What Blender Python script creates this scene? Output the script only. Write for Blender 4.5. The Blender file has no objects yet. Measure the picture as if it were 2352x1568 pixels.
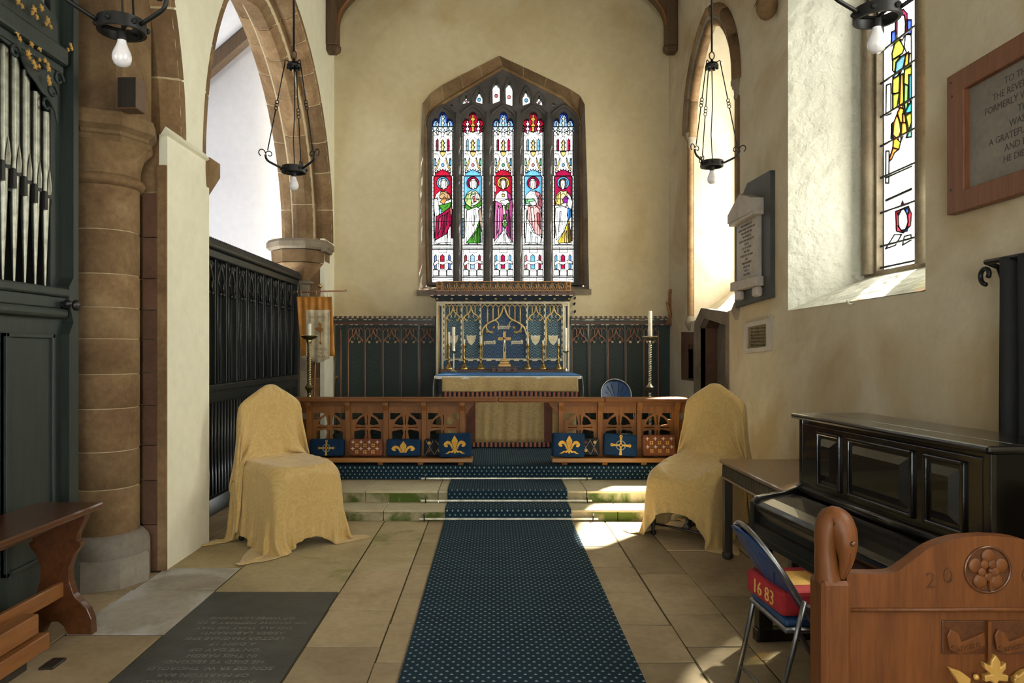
import bpy, bmesh, math, random
import numpy as np
from mathutils import Vector, Matrix
from mathutils.geometry import delaunay_2d_cdt
random.seed(7)
rng = np.random.RandomState(3)
PI = math.pi
scene = bpy.context.scene
COL = scene.collection

# ------------------------------------------------------------------ camera
FPX, VX, VY, H = 1650.0, 1134.0, 805.0, 1.6
cam_data = bpy.data.cameras.new('camera')
cam = bpy.data.objects.new('camera', cam_data)
COL.objects.link(cam)
cam.location = (0, 0, H)
cam.rotation_euler = (PI/2, 0, 0)
cam_data.sensor_width = 36
cam_data.lens = FPX/2352*36
cam_data.shift_x = (1176-VX)/2352
cam_data.shift_y = (VY-784)/2352
cam_data.clip_end = 200
scene.camera = cam

# ------------------------------------------------------------------ sky, sun, exposure
world = bpy.data.worlds.new('sky')
scene.world = world
world.use_nodes = True
wn = world.node_tree
bg = wn.nodes['Background']
bg.inputs['Color'].default_value = (0.985, 1.0, 0.965, 1)
bg.inputs['Strength'].default_value = 9.0
sun_data = bpy.data.lights.new('sun', 'SUN')
sun_data.energy = 150
sun_data.angle = 0.035
sun_data.color = (1.0, 0.94, 0.82)
sun = bpy.data.objects.new('sun', sun_data)
COL.objects.link(sun)
SUN_DIR = Vector((-1.0, -1.06, -1.95))
sun.rotation_euler = SUN_DIR.to_track_quat('-Z', 'Y').to_euler()
sun.location = (8, 12, 12)
scene.view_settings.view_transform = 'Standard'
scene.view_settings.look = 'None'
scene.view_settings.gamma = 1
scene.view_settings.use_curve_mapping = False
scene.view_settings.exposure = 0.05
try:
    scene.cycles.max_bounces = 10
    scene.cycles.diffuse_bounces = 6
    scene.cycles.transparent_max_bounces = 16
    scene.cycles.caustics_reflective = False
    scene.cycles.caustics_refractive = False
    scene.cycles.sample_clamp_indirect = 6
except Exception:
    pass

# ------------------------------------------------------------------ places: measured points of the room
def at(x, y, Y): return ((x-VX)*Y/FPX, Y, H-(y-VY)*Y/FPX)
def onx(x, y, X):
    Y = FPX*X/(x-VX); return (X, Y, H-(y-VY)*Y/FPX)
def onz(x, y, Z):
    Y = FPX*(H-Z)/(y-VY); return ((x-VX)*Y/FPX, Y, Z)
XL, XR, YE = -2.385, 2.62, 10.75
ZS = 0.367          # sanctuary floor
WY0, ZTOP = -3.0, 7.4

# ------------------------------------------------------------------ materials
MATS = {}
def nodes_of(name):
    m = bpy.data.materials.new(name); m.use_nodes = True
    nt = m.node_tree; b = nt.nodes['Principled BSDF']
    MATS[name] = m
    return m, nt, b
def N(nt, t, **kw):
    n = nt.nodes.new(t)
    for k, v in kw.items():
        if k.startswith('_'): setattr(n, k[1:], v)
        else:
            n.inputs[k.replace('__', ' ')].default_value = v
    return n
def ramp(nt, fac, stops):
    r = nt.nodes.new('ShaderNodeValToRGB')
    el = r.color_ramp.elements
    el[0].position, el[0].color = stops[0][0], tuple(stops[0][1])+(1,)
    el[1].position, el[1].color = stops[-1][0], tuple(stops[-1][1])+(1,)
    for p, c in stops[1:-1]:
        e = el.new(p); e.color = tuple(c)+(1,)
    nt.links.new(fac, r.inputs['Fac'])
    return r.outputs['Color']
def mixc(nt, fac, a, b, blend='MIX'):
    n = nt.nodes.new('ShaderNodeMix'); n.data_type = 'RGBA'; n.blend_type = blend
    for i, v in ((0, fac), (6, a), (7, b)):
        if hasattr(v, 'is_output'): nt.links.new(v, n.inputs[i])
        elif isinstance(v, (int, float)): n.inputs[i].default_value = v
        else: n.inputs[i].default_value = tuple(v)+(1,)
    return n.outputs[2]
def math_(nt, op, a, b=None, c=None):
    n = nt.nodes.new('ShaderNodeMath'); n.operation = op
    for i, v in enumerate((a, b, c)):
        if v is None: continue
        if hasattr(v, 'is_output'): nt.links.new(v, n.inputs[i])
        else: n.inputs[i].default_value = v
    return n.outputs[0]
def coords(nt, kind='Object', scale=(1, 1, 1), rot=(0, 0, 0)):
    tc = nt.nodes.new('ShaderNodeTexCoord')
    mp = nt.nodes.new('ShaderNodeMapping')
    mp.inputs['Scale'].default_value = scale
    mp.inputs['Rotation'].default_value = rot
    nt.links.new(tc.outputs[kind], mp.inputs['Vector'])
    return mp.outputs['Vector']
def geo_pos(nt):
    return nt.nodes.new('ShaderNodeNewGeometry').outputs['Position']
def noise(nt, vec, scale, detail=4, rough=.55, dist=0):
    n = N(nt, 'ShaderNodeTexNoise', Scale=scale, Detail=detail, Roughness=rough, Distortion=dist)
    nt.links.new(vec, n.inputs['Vector'])
    return n.outputs['Fac']
def bump(nt, b, h, strength, dist=.01):
    n = N(nt, 'ShaderNodeBump', Strength=strength, Distance=dist)
    nt.links.new(h, n.inputs['Height'])
    nt.links.new(n.outputs['Normal'], b.inputs['Normal'])
def plain(name, c, rough=.6, metal=0, spec=.5, coat=0, bumps=None, vary=0):
    m, nt, b = nodes_of(name)
    b.inputs['Roughness'].default_value = rough
    b.inputs['Metallic'].default_value = metal
    b.inputs['Specular IOR Level'].default_value = spec
    b.inputs['Coat Weight'].default_value = coat
    v = coords(nt)
    f = noise(nt, v, 9, 5)
    lo = [x*(1-.22-vary) for x in c]; hi = [min(1, x*(1.18+vary)) for x in c]
    nt.links.new(ramp(nt, f, [(.3, lo), (.7, hi)]), b.inputs['Base Color'])
    if bumps: bump(nt, b, noise(nt, v, bumps[0], 5), bumps[1], .01)
    return m
def wood(name, c1, c2, rough=.4, grain='z', scale=1.0, coat=0.0, spec=.5):
    m, nt, b = nodes_of(name)
    s = {'x': (1.2, 14, 14), 'y': (14, 1.2, 14), 'z': (14, 14, 1.2)}[grain]
    v = coords(nt, 'Object', tuple(k*scale for k in s))
    oi = nt.nodes.new('ShaderNodeObjectInfo')
    va = nt.nodes.new('ShaderNodeVectorMath'); va.operation = 'ADD'
    nt.links.new(v, va.inputs[0])
    cm = nt.nodes.new('ShaderNodeCombineXYZ')
    for i in range(3): nt.links.new(math_(nt, 'MULTIPLY', oi.outputs['Random'], 31.0+7*i), cm.inputs[i])
    nt.links.new(cm.outputs[0], va.inputs[1]); v = va.outputs[0]
    f = noise(nt, v, 1.6, 6, .62, .6)
    g = noise(nt, v, 7, 3, .6)
    col = mixc(nt, .35, ramp(nt, f, [(.3, c1), (.7, c2)]), ramp(nt, g, [(.35, c1), (.65, c2)]))
    nt.links.new(col, b.inputs['Base Color'])
    b.inputs['Roughness'].default_value = rough
    b.inputs['Coat Weight'].default_value = coat
    b.inputs['Specular IOR Level'].default_value = spec
    bump(nt, b, g, .12, .004)
    return m
def plaster(name, c1, c2, stain=None, bumpy=.25, lump=3.0):
    m, nt, b = nodes_of(name)
    p = geo_pos(nt)
    f1 = noise(nt, p, .7, 5, .6, .4); f2 = noise(nt, p, 9, 5, .6)
    col = ramp(nt, f1, [(.3, c1), (.72, c2)])
    col = mixc(nt, .18, col, ramp(nt, f2, [(.3, [x*.75 for x in c1]), (.7, [min(1, x*1.1) for x in c2])]))
    if stain:
        s = noise(nt, p, stain[1], 5, .55, .8)
        col = mixc(nt, ramp(nt, s, [(stain[2], (0, 0, 0)), (stain[2]+.16, (.8, .8, .8))]), col, stain[0])
    nt.links.new(col, b.inputs['Base Color'])
    b.inputs['Roughness'].default_value = .88
    b.inputs['Specular IOR Level'].default_value = .2
    h = math_(nt, 'ADD', math_(nt, 'MULTIPLY', noise(nt, p, lump, 3, .5), 1.0), math_(nt, 'MULTIPLY', noise(nt, p, 26, 5, .65), .18))
    bump(nt, b, h, bumpy, .05)
    return m
def stone(name, c1, c2, c3=None, rough=.85, vary=.3, scale=2.6, moss=None, bumpy=.3):
    m, nt, b = nodes_of(name)
    p = geo_pos(nt)
    oi = nt.nodes.new('ShaderNodeObjectInfo')
    f = noise(nt, p, scale, 6, .62, .5); g = noise(nt, p, scale*11, 4, .6)
    col = ramp(nt, f, [(.28, c1), (.5, c3 or [(a+q)/2 for a, q in zip(c1, c2)]), (.74, c2)])
    col = mixc(nt, .2, col, ramp(nt, g, [(.3, [x*.6 for x in c1]), (.7, c2)]))
    v = math_(nt, 'MULTIPLY_ADD', oi.outputs['Random'], vary*2, 1-vary)
    cmb = nt.nodes.new('ShaderNodeCombineColor')
    for i in range(3): nt.links.new(v, cmb.inputs[i])
    col = mixc(nt, 1.0, col, cmb.outputs[0], 'MULTIPLY')
    if moss:
        s = noise(nt, p, moss[1], 5, .6, .5)
        col = mixc(nt, ramp(nt, s, [(moss[2], (0, 0, 0)), (moss[2]+.12, (1, 1, 1))]), col, moss[0])
    nt.links.new(col, b.inputs['Base Color'])
    b.inputs['Roughness'].default_value = rough
    b.inputs['Specular IOR Level'].default_value = .3
    bump(nt, b, math_(nt, 'ADD', f, math_(nt, 'MULTIPLY', g, .4)), bumpy, .02)
    return m
def metal(name, c, rough=.3):
    m, nt, b = nodes_of(name)
    v = coords(nt)
    nt.links.new(ramp(nt, noise(nt, v, 18, 4), [(.3, [x*.6 for x in c]), (.65, c)]), b.inputs['Base Color'])
    b.inputs['Metallic'].default_value = 1; b.inputs['Roughness'].default_value = rough
    return m
GLASS = {}
def glass(c, clear=.8, dim=1.0):
    mx_, mn_ = max(c), min(c)
    sat = (mx_-mn_)/mx_
    t_ = min(1, sat*1.45); lo_ = min(.30, .13*.8/clear)
    c = [x*(dim*(1-t_)+t_*lo_) for x in c]
    key = tuple(round(x, 3) for x in c)+(clear, dim)
    if key in GLASS: return GLASS[key]
    m = bpy.data.materials.new('stained_glass'); m.use_nodes = True
    nt = m.node_tree; nt.nodes.clear()
    o = nt.nodes.new('ShaderNodeOutputMaterial')
    t = nt.nodes.new('ShaderNodeBsdfTransparent'); tr = nt.nodes.new('ShaderNodeBsdfTranslucent')
    p = nt.nodes.new('ShaderNodeNewGeometry').outputs['Position']
    f = noise(nt, p, 34, 4, .6, .7)
    col = ramp(nt, f, [(.32, [x*.62 for x in c]), (.62, [min(1, x*1.12) for x in c])])
    nt.links.new(col, t.inputs['Color']); nt.links.new(col, tr.inputs['Color'])
    mx = nt.nodes.new('ShaderNodeMixShader'); mx.inputs[0].default_value = clear
    nt.links.new(tr.outputs[0], mx.inputs[1]); nt.links.new(t.outputs[0], mx.inputs[2])
    nt.links.new(mx.outputs[0], o.inputs['Surface'])
    GLASS[key] = m
    return m

plaster('plaster_east', (.57, .475, .29), (.70, .61, .41), stain=((.48, .36, .18), .6, .56), bumpy=.22, lump=2.2)
plaster('plaster_wall', (.50, .43, .305), (.65, .58, .435), stain=((.43, .325, .18), .75, .49), bumpy=.3, lump=3)
plaster('plaster_white', (.78, .76, .60), (.89, .87, .71), stain=((.60, .53, .36), .8, .68), bumpy=.22, lump=4)
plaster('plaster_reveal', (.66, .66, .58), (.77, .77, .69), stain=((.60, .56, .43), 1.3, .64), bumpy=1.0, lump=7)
plaster('plaster_aisle', (.52, .515, .56), (.58, .575, .62), bumpy=.12)
stone('stone_brown', (.105, .055, .024), (.30, .205, .105), (.19, .115, .055), vary=.24)
stone('stone_grey', (.13, .10, .07), (.30, .25, .18), (.21, .17, .12), vary=.12)
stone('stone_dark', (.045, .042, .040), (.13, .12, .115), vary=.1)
stone('stone_red', (.065, .030, .018), (.15, .080, .050), vary=.15)
stone('stone_base', (.14, .12, .10), (.30, .26, .21), vary=.12)
stone('mortar', (.36, .28, .16), (.52, .43, .27), vary=0, scale=8)
stone('flag', (.26, .185, .105), (.46, .365, .23), (.36, .275, .165), vary=.18, rough=.62, scale=1.9, bumpy=.12)
stone('flag_green', (.27, .215, .115), (.46, .38, .23), (.37, .30, .17), vary=.14, rough=.65, scale=1.9, bumpy=.12, moss=((.16, .18, .045), 1.6, .60))
stone('flag_bloom', (.30, .26, .20), (.46, .41, .34), (.40, .36, .30), vary=.08, rough=.7, scale=1.9, bumpy=.12, moss=((.50, .49, .46), 2.2, .46))
stone('floor_joint', (.045, .038, .015), (.10, .085, .035), vary=0, scale=9)
stone('step_tread', (.42, .36, .22), (.64, .58, .40), vary=.08, rough=.6)
stone('step_riser', (.30, .26, .16), (.50, .43, .28), vary=.1, moss=((.075, .115, .018), 2.2, .42))
stone('slate', (.035, .038, .038), (.085, .088, .085), vary=0, rough=.5, scale=5, bumpy=.1)
stone('marble', (.36, .31, .27), (.55, .50, .44), vary=.06, rough=.55, bumpy=.1)
plain('letter_pale', (.17, .17, .15), .7)
plain('letter_dark', (.05, .045, .04), .7)
wood('oak', (.12, .042, .011), (.24, .095, .026), .5, 'x', 1, 0, .3)
wood('oak_upright', (.15, .054, .013), (.30, .122, .032), .5, 'z', 1, 0, .3)
wood('oak_kneeler', (.26, .11, .03), (.42, .20, .06), .34, 'x', 1, .2)
wood('pew_oak', (.085, .026, .006), (.18, .060, .014), .48, 'z', .8, .0, .35)
wood('bench_oak', (.040, .012, .004), (.125, .040, .012), .3, 'y', .8, .4)
wood('bench_light', (.17, .062, .016), (.30, .12, .036), .35, 'y', .8, .2)
wood('roof_oak', (.05, .028, .014), (.13, .075, .035), .6, 'z', .8)
wood('screen_wood', (.006, .008, .008), (.020, .024, .023), .42, 'z', .7, .1)
wood('organ_green', (.012, .019, .017), (.028, .040, .036), .5, 'z', .6)
wood('panel_green', (.010, .020, .019), (.024, .040, .036), .33, 'z', .6, .2)
wood('panel_brown', (.045, .016, .010), (.10, .04, .024), .4, 'x', .8)
wood('rib_copper', (.28, .12, .07), (.42, .20, .12), .4, 'z', .8)
wood('piano_black', (.003, .0025, .002), (.008, .0065, .005), .22, 'y', .5, .3)
wood('table_oak', (.11, .052, .024), (.22, .115, .055), .3, 'y', .7, .3)
wood('table_dark', (.018, .014, .011), (.042, .033, .026), .45, 'z', .7)
wood('frame_brown', (.13, .045, .017), (.23, .088, .036), .5, 'z', .7)
wood('cresting_gold', (.22, .10, .035), (.42, .22, .08), .4, 'z', 1.4)
metal('brass', (.62, .43, .15), .34)
metal('brass_dull', (.40, .32, .16), .36)
metal('gilt', (.85, .60, .22), .35)
metal('silver_gilt', (.78, .72, .55), .3)
metal('pipe_metal', (.36, .36, .30), .42)
metal('steel_tube', (.30, .30, .31), .38)
metal('rod_pale', (.86, .82, .66), .38)
plain('iron', (.010, .010, .010), .45, .4)
plain('black_paint', (.008, .008, .009), .4)
plain('cream_paint', (.72, .65, .46), .5)
plain('gilt_wood', (.52, .30, .075), .42, .2)
plain('embroidery_gold', (.34, .17, .03), .7)
plain('cross_brass', (.34, .20, .06), .38, .5)
plain('gold_paint', (.72, .52, .22), .4, .25)
plain('blue_paint', (.018, .045, .085), .45)
plain('red_paint', (.20, .045, .03), .5)
plain('candle_wax', (.86, .82, .68), .5, spec=.3)
plain('bulb_white', (.80, .78, .80), .18, coat=.5)
plain('speaker_brown', (.11, .062, .036), .5)
plain('blue_vinyl', (.012, .048, .15), .38, spec=.4)
plain('blue_seat', (.012, .050, .14), .6)
plain('red_wool', (.33, .012, .018), .85, bumps=(160, .3))
plain('gold_wool', (.62, .36, .09), .85, bumps=(160, .3))
plain('blue_wool', (.008, .032, .085), .9, spec=.2, bumps=(150, .35))
plain('yellow_wool', (.68, .40, .08), .85, spec=.2, bumps=(150, .3))
plain('white_wool', (.62, .60, .50), .85)
plain('grey_wool', (.28, .31, .34), .85)
plain('rust_wool', (.18, .055, .022), .9, bumps=(150, .35))
plain('black_wool', (.010, .012, .016), .9, bumps=(150, .35))
plain('orange_silk', (.55, .23, .03), .55)
plain('cream_silk', (.62, .54, .36), .6)
plain('white_linen', (.74, .74, .72), .8)
plain('altar_blue', (.035, .16, .42), .8)
plain('fringe_pink', (.38, .13, .09), .85)
plain('dark_cloth', (.010, .011, .013), .85)
plain('braid', (.13, .045, .028), .85, bumps=(120, .5))
plain('plug_white', (.6, .58, .52), .5)
plain('dark_recess', (.06, .045, .035), .9)
# ---- patterned materials
def carpet_material():
    m, nt, b = nodes_of('carpet')
    tc = nt.nodes.new('ShaderNodeTexCoord')
    sp = nt.nodes.new('ShaderNodeSeparateXYZ'); nt.links.new(tc.outputs['UV'], sp.inputs[0])
    U, V = sp.outputs[0], sp.outputs[1]
    rv = math_(nt, 'DIVIDE', V, .0355)
    st = math_(nt, 'MULTIPLY', math_(nt, 'MODULO', math_(nt, 'FLOOR', rv), 2.0), .5)
    pu = math_(nt, 'ADD', math_(nt, 'DIVIDE', U, .0515), st)
    du = math_(nt, 'MULTIPLY', math_(nt, 'SUBTRACT', math_(nt, 'FRACT', pu), .5), .0515)
    dv = math_(nt, 'MULTIPLY', math_(nt, 'SUBTRACT', math_(nt, 'FRACT', rv), .5), .0355)
    def ell(x, cx, rx, y, cy, ry):
        a = math_(nt, 'POWER', math_(nt, 'DIVIDE', math_(nt, 'SUBTRACT', x, cx), rx), 2.0)
        c = math_(nt, 'POWER', math_(nt, 'DIVIDE', math_(nt, 'SUBTRACT', y, cy), ry), 2.0)
        return math_(nt, 'ADD', a, c)
    au = math_(nt, 'ABSOLUTE', du)
    d = math_(nt, 'MINIMUM', ell(du, 0, .0034, dv, .002, .0095), ell(au, .0055, .0030, dv, .0, .0040))
    d = math_(nt, 'MINIMUM', d, ell(du, 0, .0075, dv, -.004, .0022))
    fac = math_(nt, 'LESS_THAN', d, 1.0)
    p = geo_pos(nt)
    base = ramp(nt, noise(nt, p, 3, 4), [(.3, (.006, .020, .038)), (.7, (.011, .034, .058))])
    fl = noise(nt, p, 320, 2)
    base = mixc(nt, .3, base, ramp(nt, fl, [(.3, (.004, .011, .019)), (.7, (.020, .045, .064))]))
    nt.links.new(mixc(nt, fac, base, (.24, .31, .30)), b.inputs['Base Color'])
    b.inputs['Roughness'].default_value = .92; b.inputs['Specular IOR Level'].default_value = .15
    bump(nt, b, fl, .4, .006)
carpet_material()
def damask(name, c1, c2, scale=7.0, rough=.42, sheen=.3, coord='UV'):
    m, nt, b = nodes_of(name)
    tc = nt.nodes.new('ShaderNodeTexCoord')
    v = tc.outputs[coord]
    nz = N(nt, 'ShaderNodeTexNoise', Scale=scale, Detail=1.0, Distortion=1.8); nt.links.new(v, nz.inputs['Vector'])
    w = math_(nt, 'SINE', math_(nt, 'MULTIPLY', nz.outputs['Fac'], 42.0))
    k2 = ramp(nt, math_(nt, 'MULTIPLY_ADD', w, .5, .5), [(.52, (0, 0, 0)), (.68, (1, 1, 1))])
    col = mixc(nt, k2, c1, c2)
    col = mixc(nt, .22, col, ramp(nt, noise(nt, v, 2.2, 3), [(.3, [x*.7 for x in c1]), (.7, c2)]))
    nt.links.new(col, b.inputs['Base Color'])
    r = nt.nodes.new('ShaderNodeMapRange'); nt.links.new(k2, r.inputs[0])
    r.inputs[3].default_value = rough+.06; r.inputs[4].default_value = rough-.06
    nt.links.new(r.outputs[0], b.inputs['Roughness'])
    b.inputs['Sheen Weight'].default_value = sheen; b.inputs['Specular IOR Level'].default_value = .35
    bump(nt, b, noise(nt, v, 60, 3), .06, .01)
damask('gold_damask', (.51, .345, .120), (.57, .395, .148), 6.0, .5)
damask('gold_frontal', (.40, .28, .115), (.50, .36, .16), 9.0, .55)
def brocade(name, c1, c2, s):
    # repeating foliate print: lozenge lattice with sprays
    m, nt, b = nodes_of(name)
    tc = nt.nodes.new('ShaderNodeTexCoord')
    sp = nt.nodes.new('ShaderNodeSeparateXYZ'); nt.links.new(tc.outputs['UV'], sp.inputs[0])
    u = math_(nt, 'DIVIDE', sp.outputs[0], s); v = math_(nt, 'DIVIDE', sp.outputs[1], s*1.25)
    st = math_(nt, 'MULTIPLY', math_(nt, 'MODULO', math_(nt, 'FLOOR', v), 2.0), .5)
    fu = math_(nt, 'ABSOLUTE', math_(nt, 'SUBTRACT', math_(nt, 'FRACT', math_(nt, 'ADD', u, st)), .5))
    fv = math_(nt, 'SUBTRACT', math_(nt, 'FRACT', v), .5)
    a = math_(nt, 'ADD', math_(nt, 'MULTIPLY', fu, 1.0), math_(nt, 'MULTIPLY', math_(nt, 'ABSOLUTE', fv), .8))
    ring = math_(nt, 'SINE', math_(nt, 'MULTIPLY', a, 22.0))
    leaf = math_(nt, 'SINE', math_(nt, 'ADD', math_(nt, 'MULTIPLY', fv, 16.0), math_(nt, 'MULTIPLY', math_(nt, 'POWER', fu, 2.0), 60.0)))
    k = math_(nt, 'GREATER_THAN', math_(nt, 'ADD', ring, math_(nt, 'MULTIPLY', leaf, .9)), .35)
    nt.links.new(mixc(nt, k, c1, c2), b.inputs['Base Color'])
    b.inputs['Roughness'].default_value = .6
brocade('brocade_blue', (.010, .040, .080), (.20, .33, .37), .085)
brocade('brocade_deep', (.014, .045, .11), (.06, .13, .22), .12)
brocade('stencil_green', (.012, .026, .023), (.020, .038, .034), .16)
brocade('kneeler_lattice', (.012, .014, .02), (.10, .07, .05), .07)

# ------------------------------------------------------------------ mesh helpers
def ccw(p):
    a = sum(p[i][0]*p[(i+1) % len(p)][1]-p[(i+1) % len(p)][0]*p[i][1] for i in range(len(p)))
    return list(p) if a > 0 else list(p)[::-1]
class MB:
    def __init__(s): s.v = []; s.f = []; s.uv = None
    def add(s, vs, fs):
        o = len(s.v); s.v += [tuple(p) for p in vs]; s.f += [tuple(i+o for i in f) for f in fs]; return s
    def box(s, x0, x1, y0, y1, z0, z1, bev=0):
        if bev:
            bm = bmesh.new(); bmesh.ops.create_cube(bm, size=1)
            for q in bm.verts: q.co = (x0+(q.co.x+.5)*(x1-x0), y0+(q.co.y+.5)*(y1-y0), z0+(q.co.z+.5)*(z1-z0))
            bmesh.ops.bevel(bm, geom=bm.edges[:], offset=bev, segments=1, affect='EDGES')
            bm.verts.index_update()
            s.add([q.co[:] for q in bm.verts], [[q.index for q in f.verts] for f in bm.faces]); bm.free(); return s
        return s.add([(x0,y0,z0),(x1,y0,z0),(x1,y1,z0),(x0,y1,z0),(x0,y0,z1),(x1,y0,z1),(x1,y1,z1),(x0,y1,z1)],
                     [(0,3,2,1),(4,5,6,7),(0,1,5,4),(1,2,6,5),(2,3,7,6),(3,0,4,7)])
    def lathe(s, prof, c=(0,0,0), n=20, sq=1.0, twist=None):
        # prof: (r, z) from bottom to top
        vs = []; fs = []
        for r, z in prof:
            for i in range(n):
                a = 2*PI*i/n; vs.append((c[0]+r*math.cos(a), c[1]+r*sq*math.sin(a), c[2]+z))
        for k in range(len(prof)-1):
            for i in range(n):
                j = (i+1) % n; fs.append((k*n+i, k*n+j, (k+1)*n+j, (k+1)*n+i))
        fs.append(tuple(range(n-1, -1, -1))); fs.append(tuple((len(prof)-1)*n+i for i in range(n)))
        return s.add(vs, fs)
    def tube(s, pts, r, n=8, close=False, flat=1.0):
        pts = [Vector(p) for p in pts]; m = len(pts)
        rs = r if isinstance(r, (list, tuple)) else [r]*m
        vs = []; fs = []; up = None
        for k in range(m):
            if close: t = (pts[(k+1) % m]-pts[k-1])
            else: t = pts[min(k+1, m-1)]-pts[max(k-1, 0)]
            if t.length < 1e-9: t = Vector((0,0,1))
            t.normalize()
            if up is None:
                up = Vector((0,0,1)) if abs(t.z) < .9 else Vector((0,1,0))
            x = t.cross(up)
            if x.length < 1e-6: x = t.cross(Vector((1,0,0)))
            x.normalize(); up = x.cross(t).normalized()
            for i in range(n):
                a = 2*PI*i/n; vs.append(tuple(pts[k]+x*math.cos(a)*rs[k]+up*math.sin(a)*rs[k]*flat))
        kk = m if close else m-1
        for k in range(kk):
            q = (k+1) % m
            for i in range(n):
                j = (i+1) % n; fs.append((k*n+i, k*n+j, q*n+j, q*n+i))
        if not close:
            fs.append(tuple(range(n-1, -1, -1))); fs.append(tuple((m-1)*n+i for i in range(n)))
        return s.add(vs, fs)
    def plate(s, outer, holes, d0, d1, f3):
        # flat plate with holes, between depths d0 and d1, placed by f3(u, v, w)
        outer = ccw(outer); holes = [ccw(h) for h in holes]
        loops = [outer]+list(holes); P = []; E = []
        for lp in loops:
            o = len(P); P += [Vector((p[0], p[1])) for p in lp]
            E += [(o+i, o+(i+1) % len(lp)) for i in range(len(lp))]
        fin = [list(range(len(outer)))]; o = len(outer)
        for h in holes: fin.append(list(range(o, o+len(h)))); o += len(h)
        rv, re, rf, ov, oe, of = delaunay_2d_cdt(P, E, fin, 1, 1e-7)
        tri = [f for f, src in zip(rf, of) if 0 in src and not any(k > 0 for k in src)]
        n = len(rv)
        vs = [f3(p.x, p.y, d0) for p in rv]+[f3(p.x, p.y, d1) for p in rv]
        fs = [tuple(f) for f in tri]+[tuple(i+n for i in reversed(f)) for f in tri]
        cnt = {}
        for f in tri:
            for a, c in zip(f, list(f[1:])+[f[0]]):
                cnt[(a, c)] = 1
        for (a, c) in list(cnt):
            if (c, a) not in cnt: fs.append((c, a, a+n, c+n))
        return s.add(vs, fs)
    def sweep(s, path, prof, close=False):
        # path: list of (origin, xaxis, yaxis); prof: closed list of 2d points
        n = len(prof); m = len(path); vs = []; fs = []
        for o, x, y in path:
            for a, c in prof: vs.append((o[0]+x[0]*a+y[0]*c, o[1]+x[1]*a+y[1]*c, o[2]+x[2]*a+y[2]*c))
        for k in range(m-1):
            for i in range(n):
                j = (i+1) % n; fs.append((k*n+i, k*n+j, (k+1)*n+j, (k+1)*n+i))
        fs.append(tuple(range(n-1, -1, -1))); fs.append(tuple((m-1)*n+i for i in range(n)))
        return s.add(vs, fs)
    def ball(s, c, r, n=12, m=8, sx=1, sy=1, sz=1):
        prof = [(max(1e-4, r*math.sin(PI*k/m)), -r*math.cos(PI*k/m)*sz) for k in range(m+1)]
        o = len(s.v); s.lathe(prof, (0,0,0), n)
        for i in range(o, len(s.v)):
            p = s.v[i]; s.v[i] = (c[0]+p[0]*sx, c[1]+p[1]*sy, c[2]+p[2])
        return s
    def xf(s, M):
        s.v = [tuple(M @ Vector(p)) for p in s.v]; return s
    def build(s, name, mat, parent=None, w=True, smooth=False, uvf=None, bev=0, angle=None):
        me = bpy.data.meshes.new(name)
        vs = s.v
        off = Vector((0,0,0)); loc = None
        if parent is not None:
            if w:
                q = parent
                while q is not None: off += Vector(q.location); q = q.parent
        else:
            a = np.array(vs); loc = Vector(((a[:,0].min()+a[:,0].max())/2, (a[:,1].min()+a[:,1].max())/2, a[:,2].min()))
            off = loc
        me.from_pydata([(p[0]-off.x, p[1]-off.y, p[2]-off.z) for p in vs], [], s.f)
        if uvf:
            uv = me.uv_layers.new(name='UVMap')
            for l in me.loops: uv.data[l.index].uv = uvf(*vs[l.vertex_index])
        bm = bmesh.new(); bm.from_mesh(me); bmesh.ops.recalc_face_normals(bm, faces=bm.faces[:]); bm.to_mesh(me); bm.free()
        if smooth:
            me.shade_smooth() if hasattr(me, 'shade_smooth') else me.polygons.foreach_set('use_smooth', [True]*len(me.polygons))
            if angle: me.set_sharp_from_angle(angle=math.radians(angle))
        me.materials.append(MATS[mat] if isinstance(mat, str) else mat)
        o = bpy.data.objects.new(name, me)
        COL.objects.link(o)
        if parent is not None: o.parent = parent
        elif loc is not None: o.location = loc
        if bev:
            md = o.modifiers.new('edge', 'BEVEL'); md.width = bev; md.segments = 2; md.limit_method = 'ANGLE'
        return o
def tag(o, label=None, cat=None, group=None, kind=None):
    if label: o['label'] = label
    if cat: o['category'] = cat
    if group: o['group'] = group
    if kind: o['kind'] = kind
    return o
def thing(name, label, cat, loc=(0,0,0), rz=0, group=None):
    o = bpy.data.objects.new(name, None); COL.objects.link(o)
    o.location = loc; o.rotation_euler = (0, 0, rz); o.empty_display_size = .1
    return tag(o, label, cat, group)
def copy_tree(o, parent=None):
    c = o.copy(); COL.objects.link(c); c.parent = parent
    for ch in list(o.children): copy_tree(ch, c)
    return c
def struct(o): o['kind'] = 'structure'; return o
_txt = {}
def text_mesh(body, size, extrude=.0, font_shear=0, align='CENTER'):
    key = (body, size, extrude, font_shear, align)
    if key in _txt: return _txt[key]
    cu = bpy.data.curves.new('lettering', 'FONT'); cu.body = body; cu.size = size; cu.extrude = extrude
    cu.align_x = align; cu.align_y = 'CENTER'; cu.resolution_u = 2; cu.shear = font_shear
    o = bpy.data.objects.new('lettering', cu); COL.objects.link(o)
    dg = bpy.context.evaluated_depsgraph_get()
    me = bpy.data.meshes.new_from_object(o.evaluated_get(dg))
    vs = [v.co[:] for v in me.vertices]; fs = [tuple(p.vertices) for p in me.polygons]
    bpy.data.objects.remove(o); bpy.data.curves.remove(cu); bpy.data.meshes.remove(me)
    _txt[key] = (vs, fs)
    return vs, fs
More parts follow.
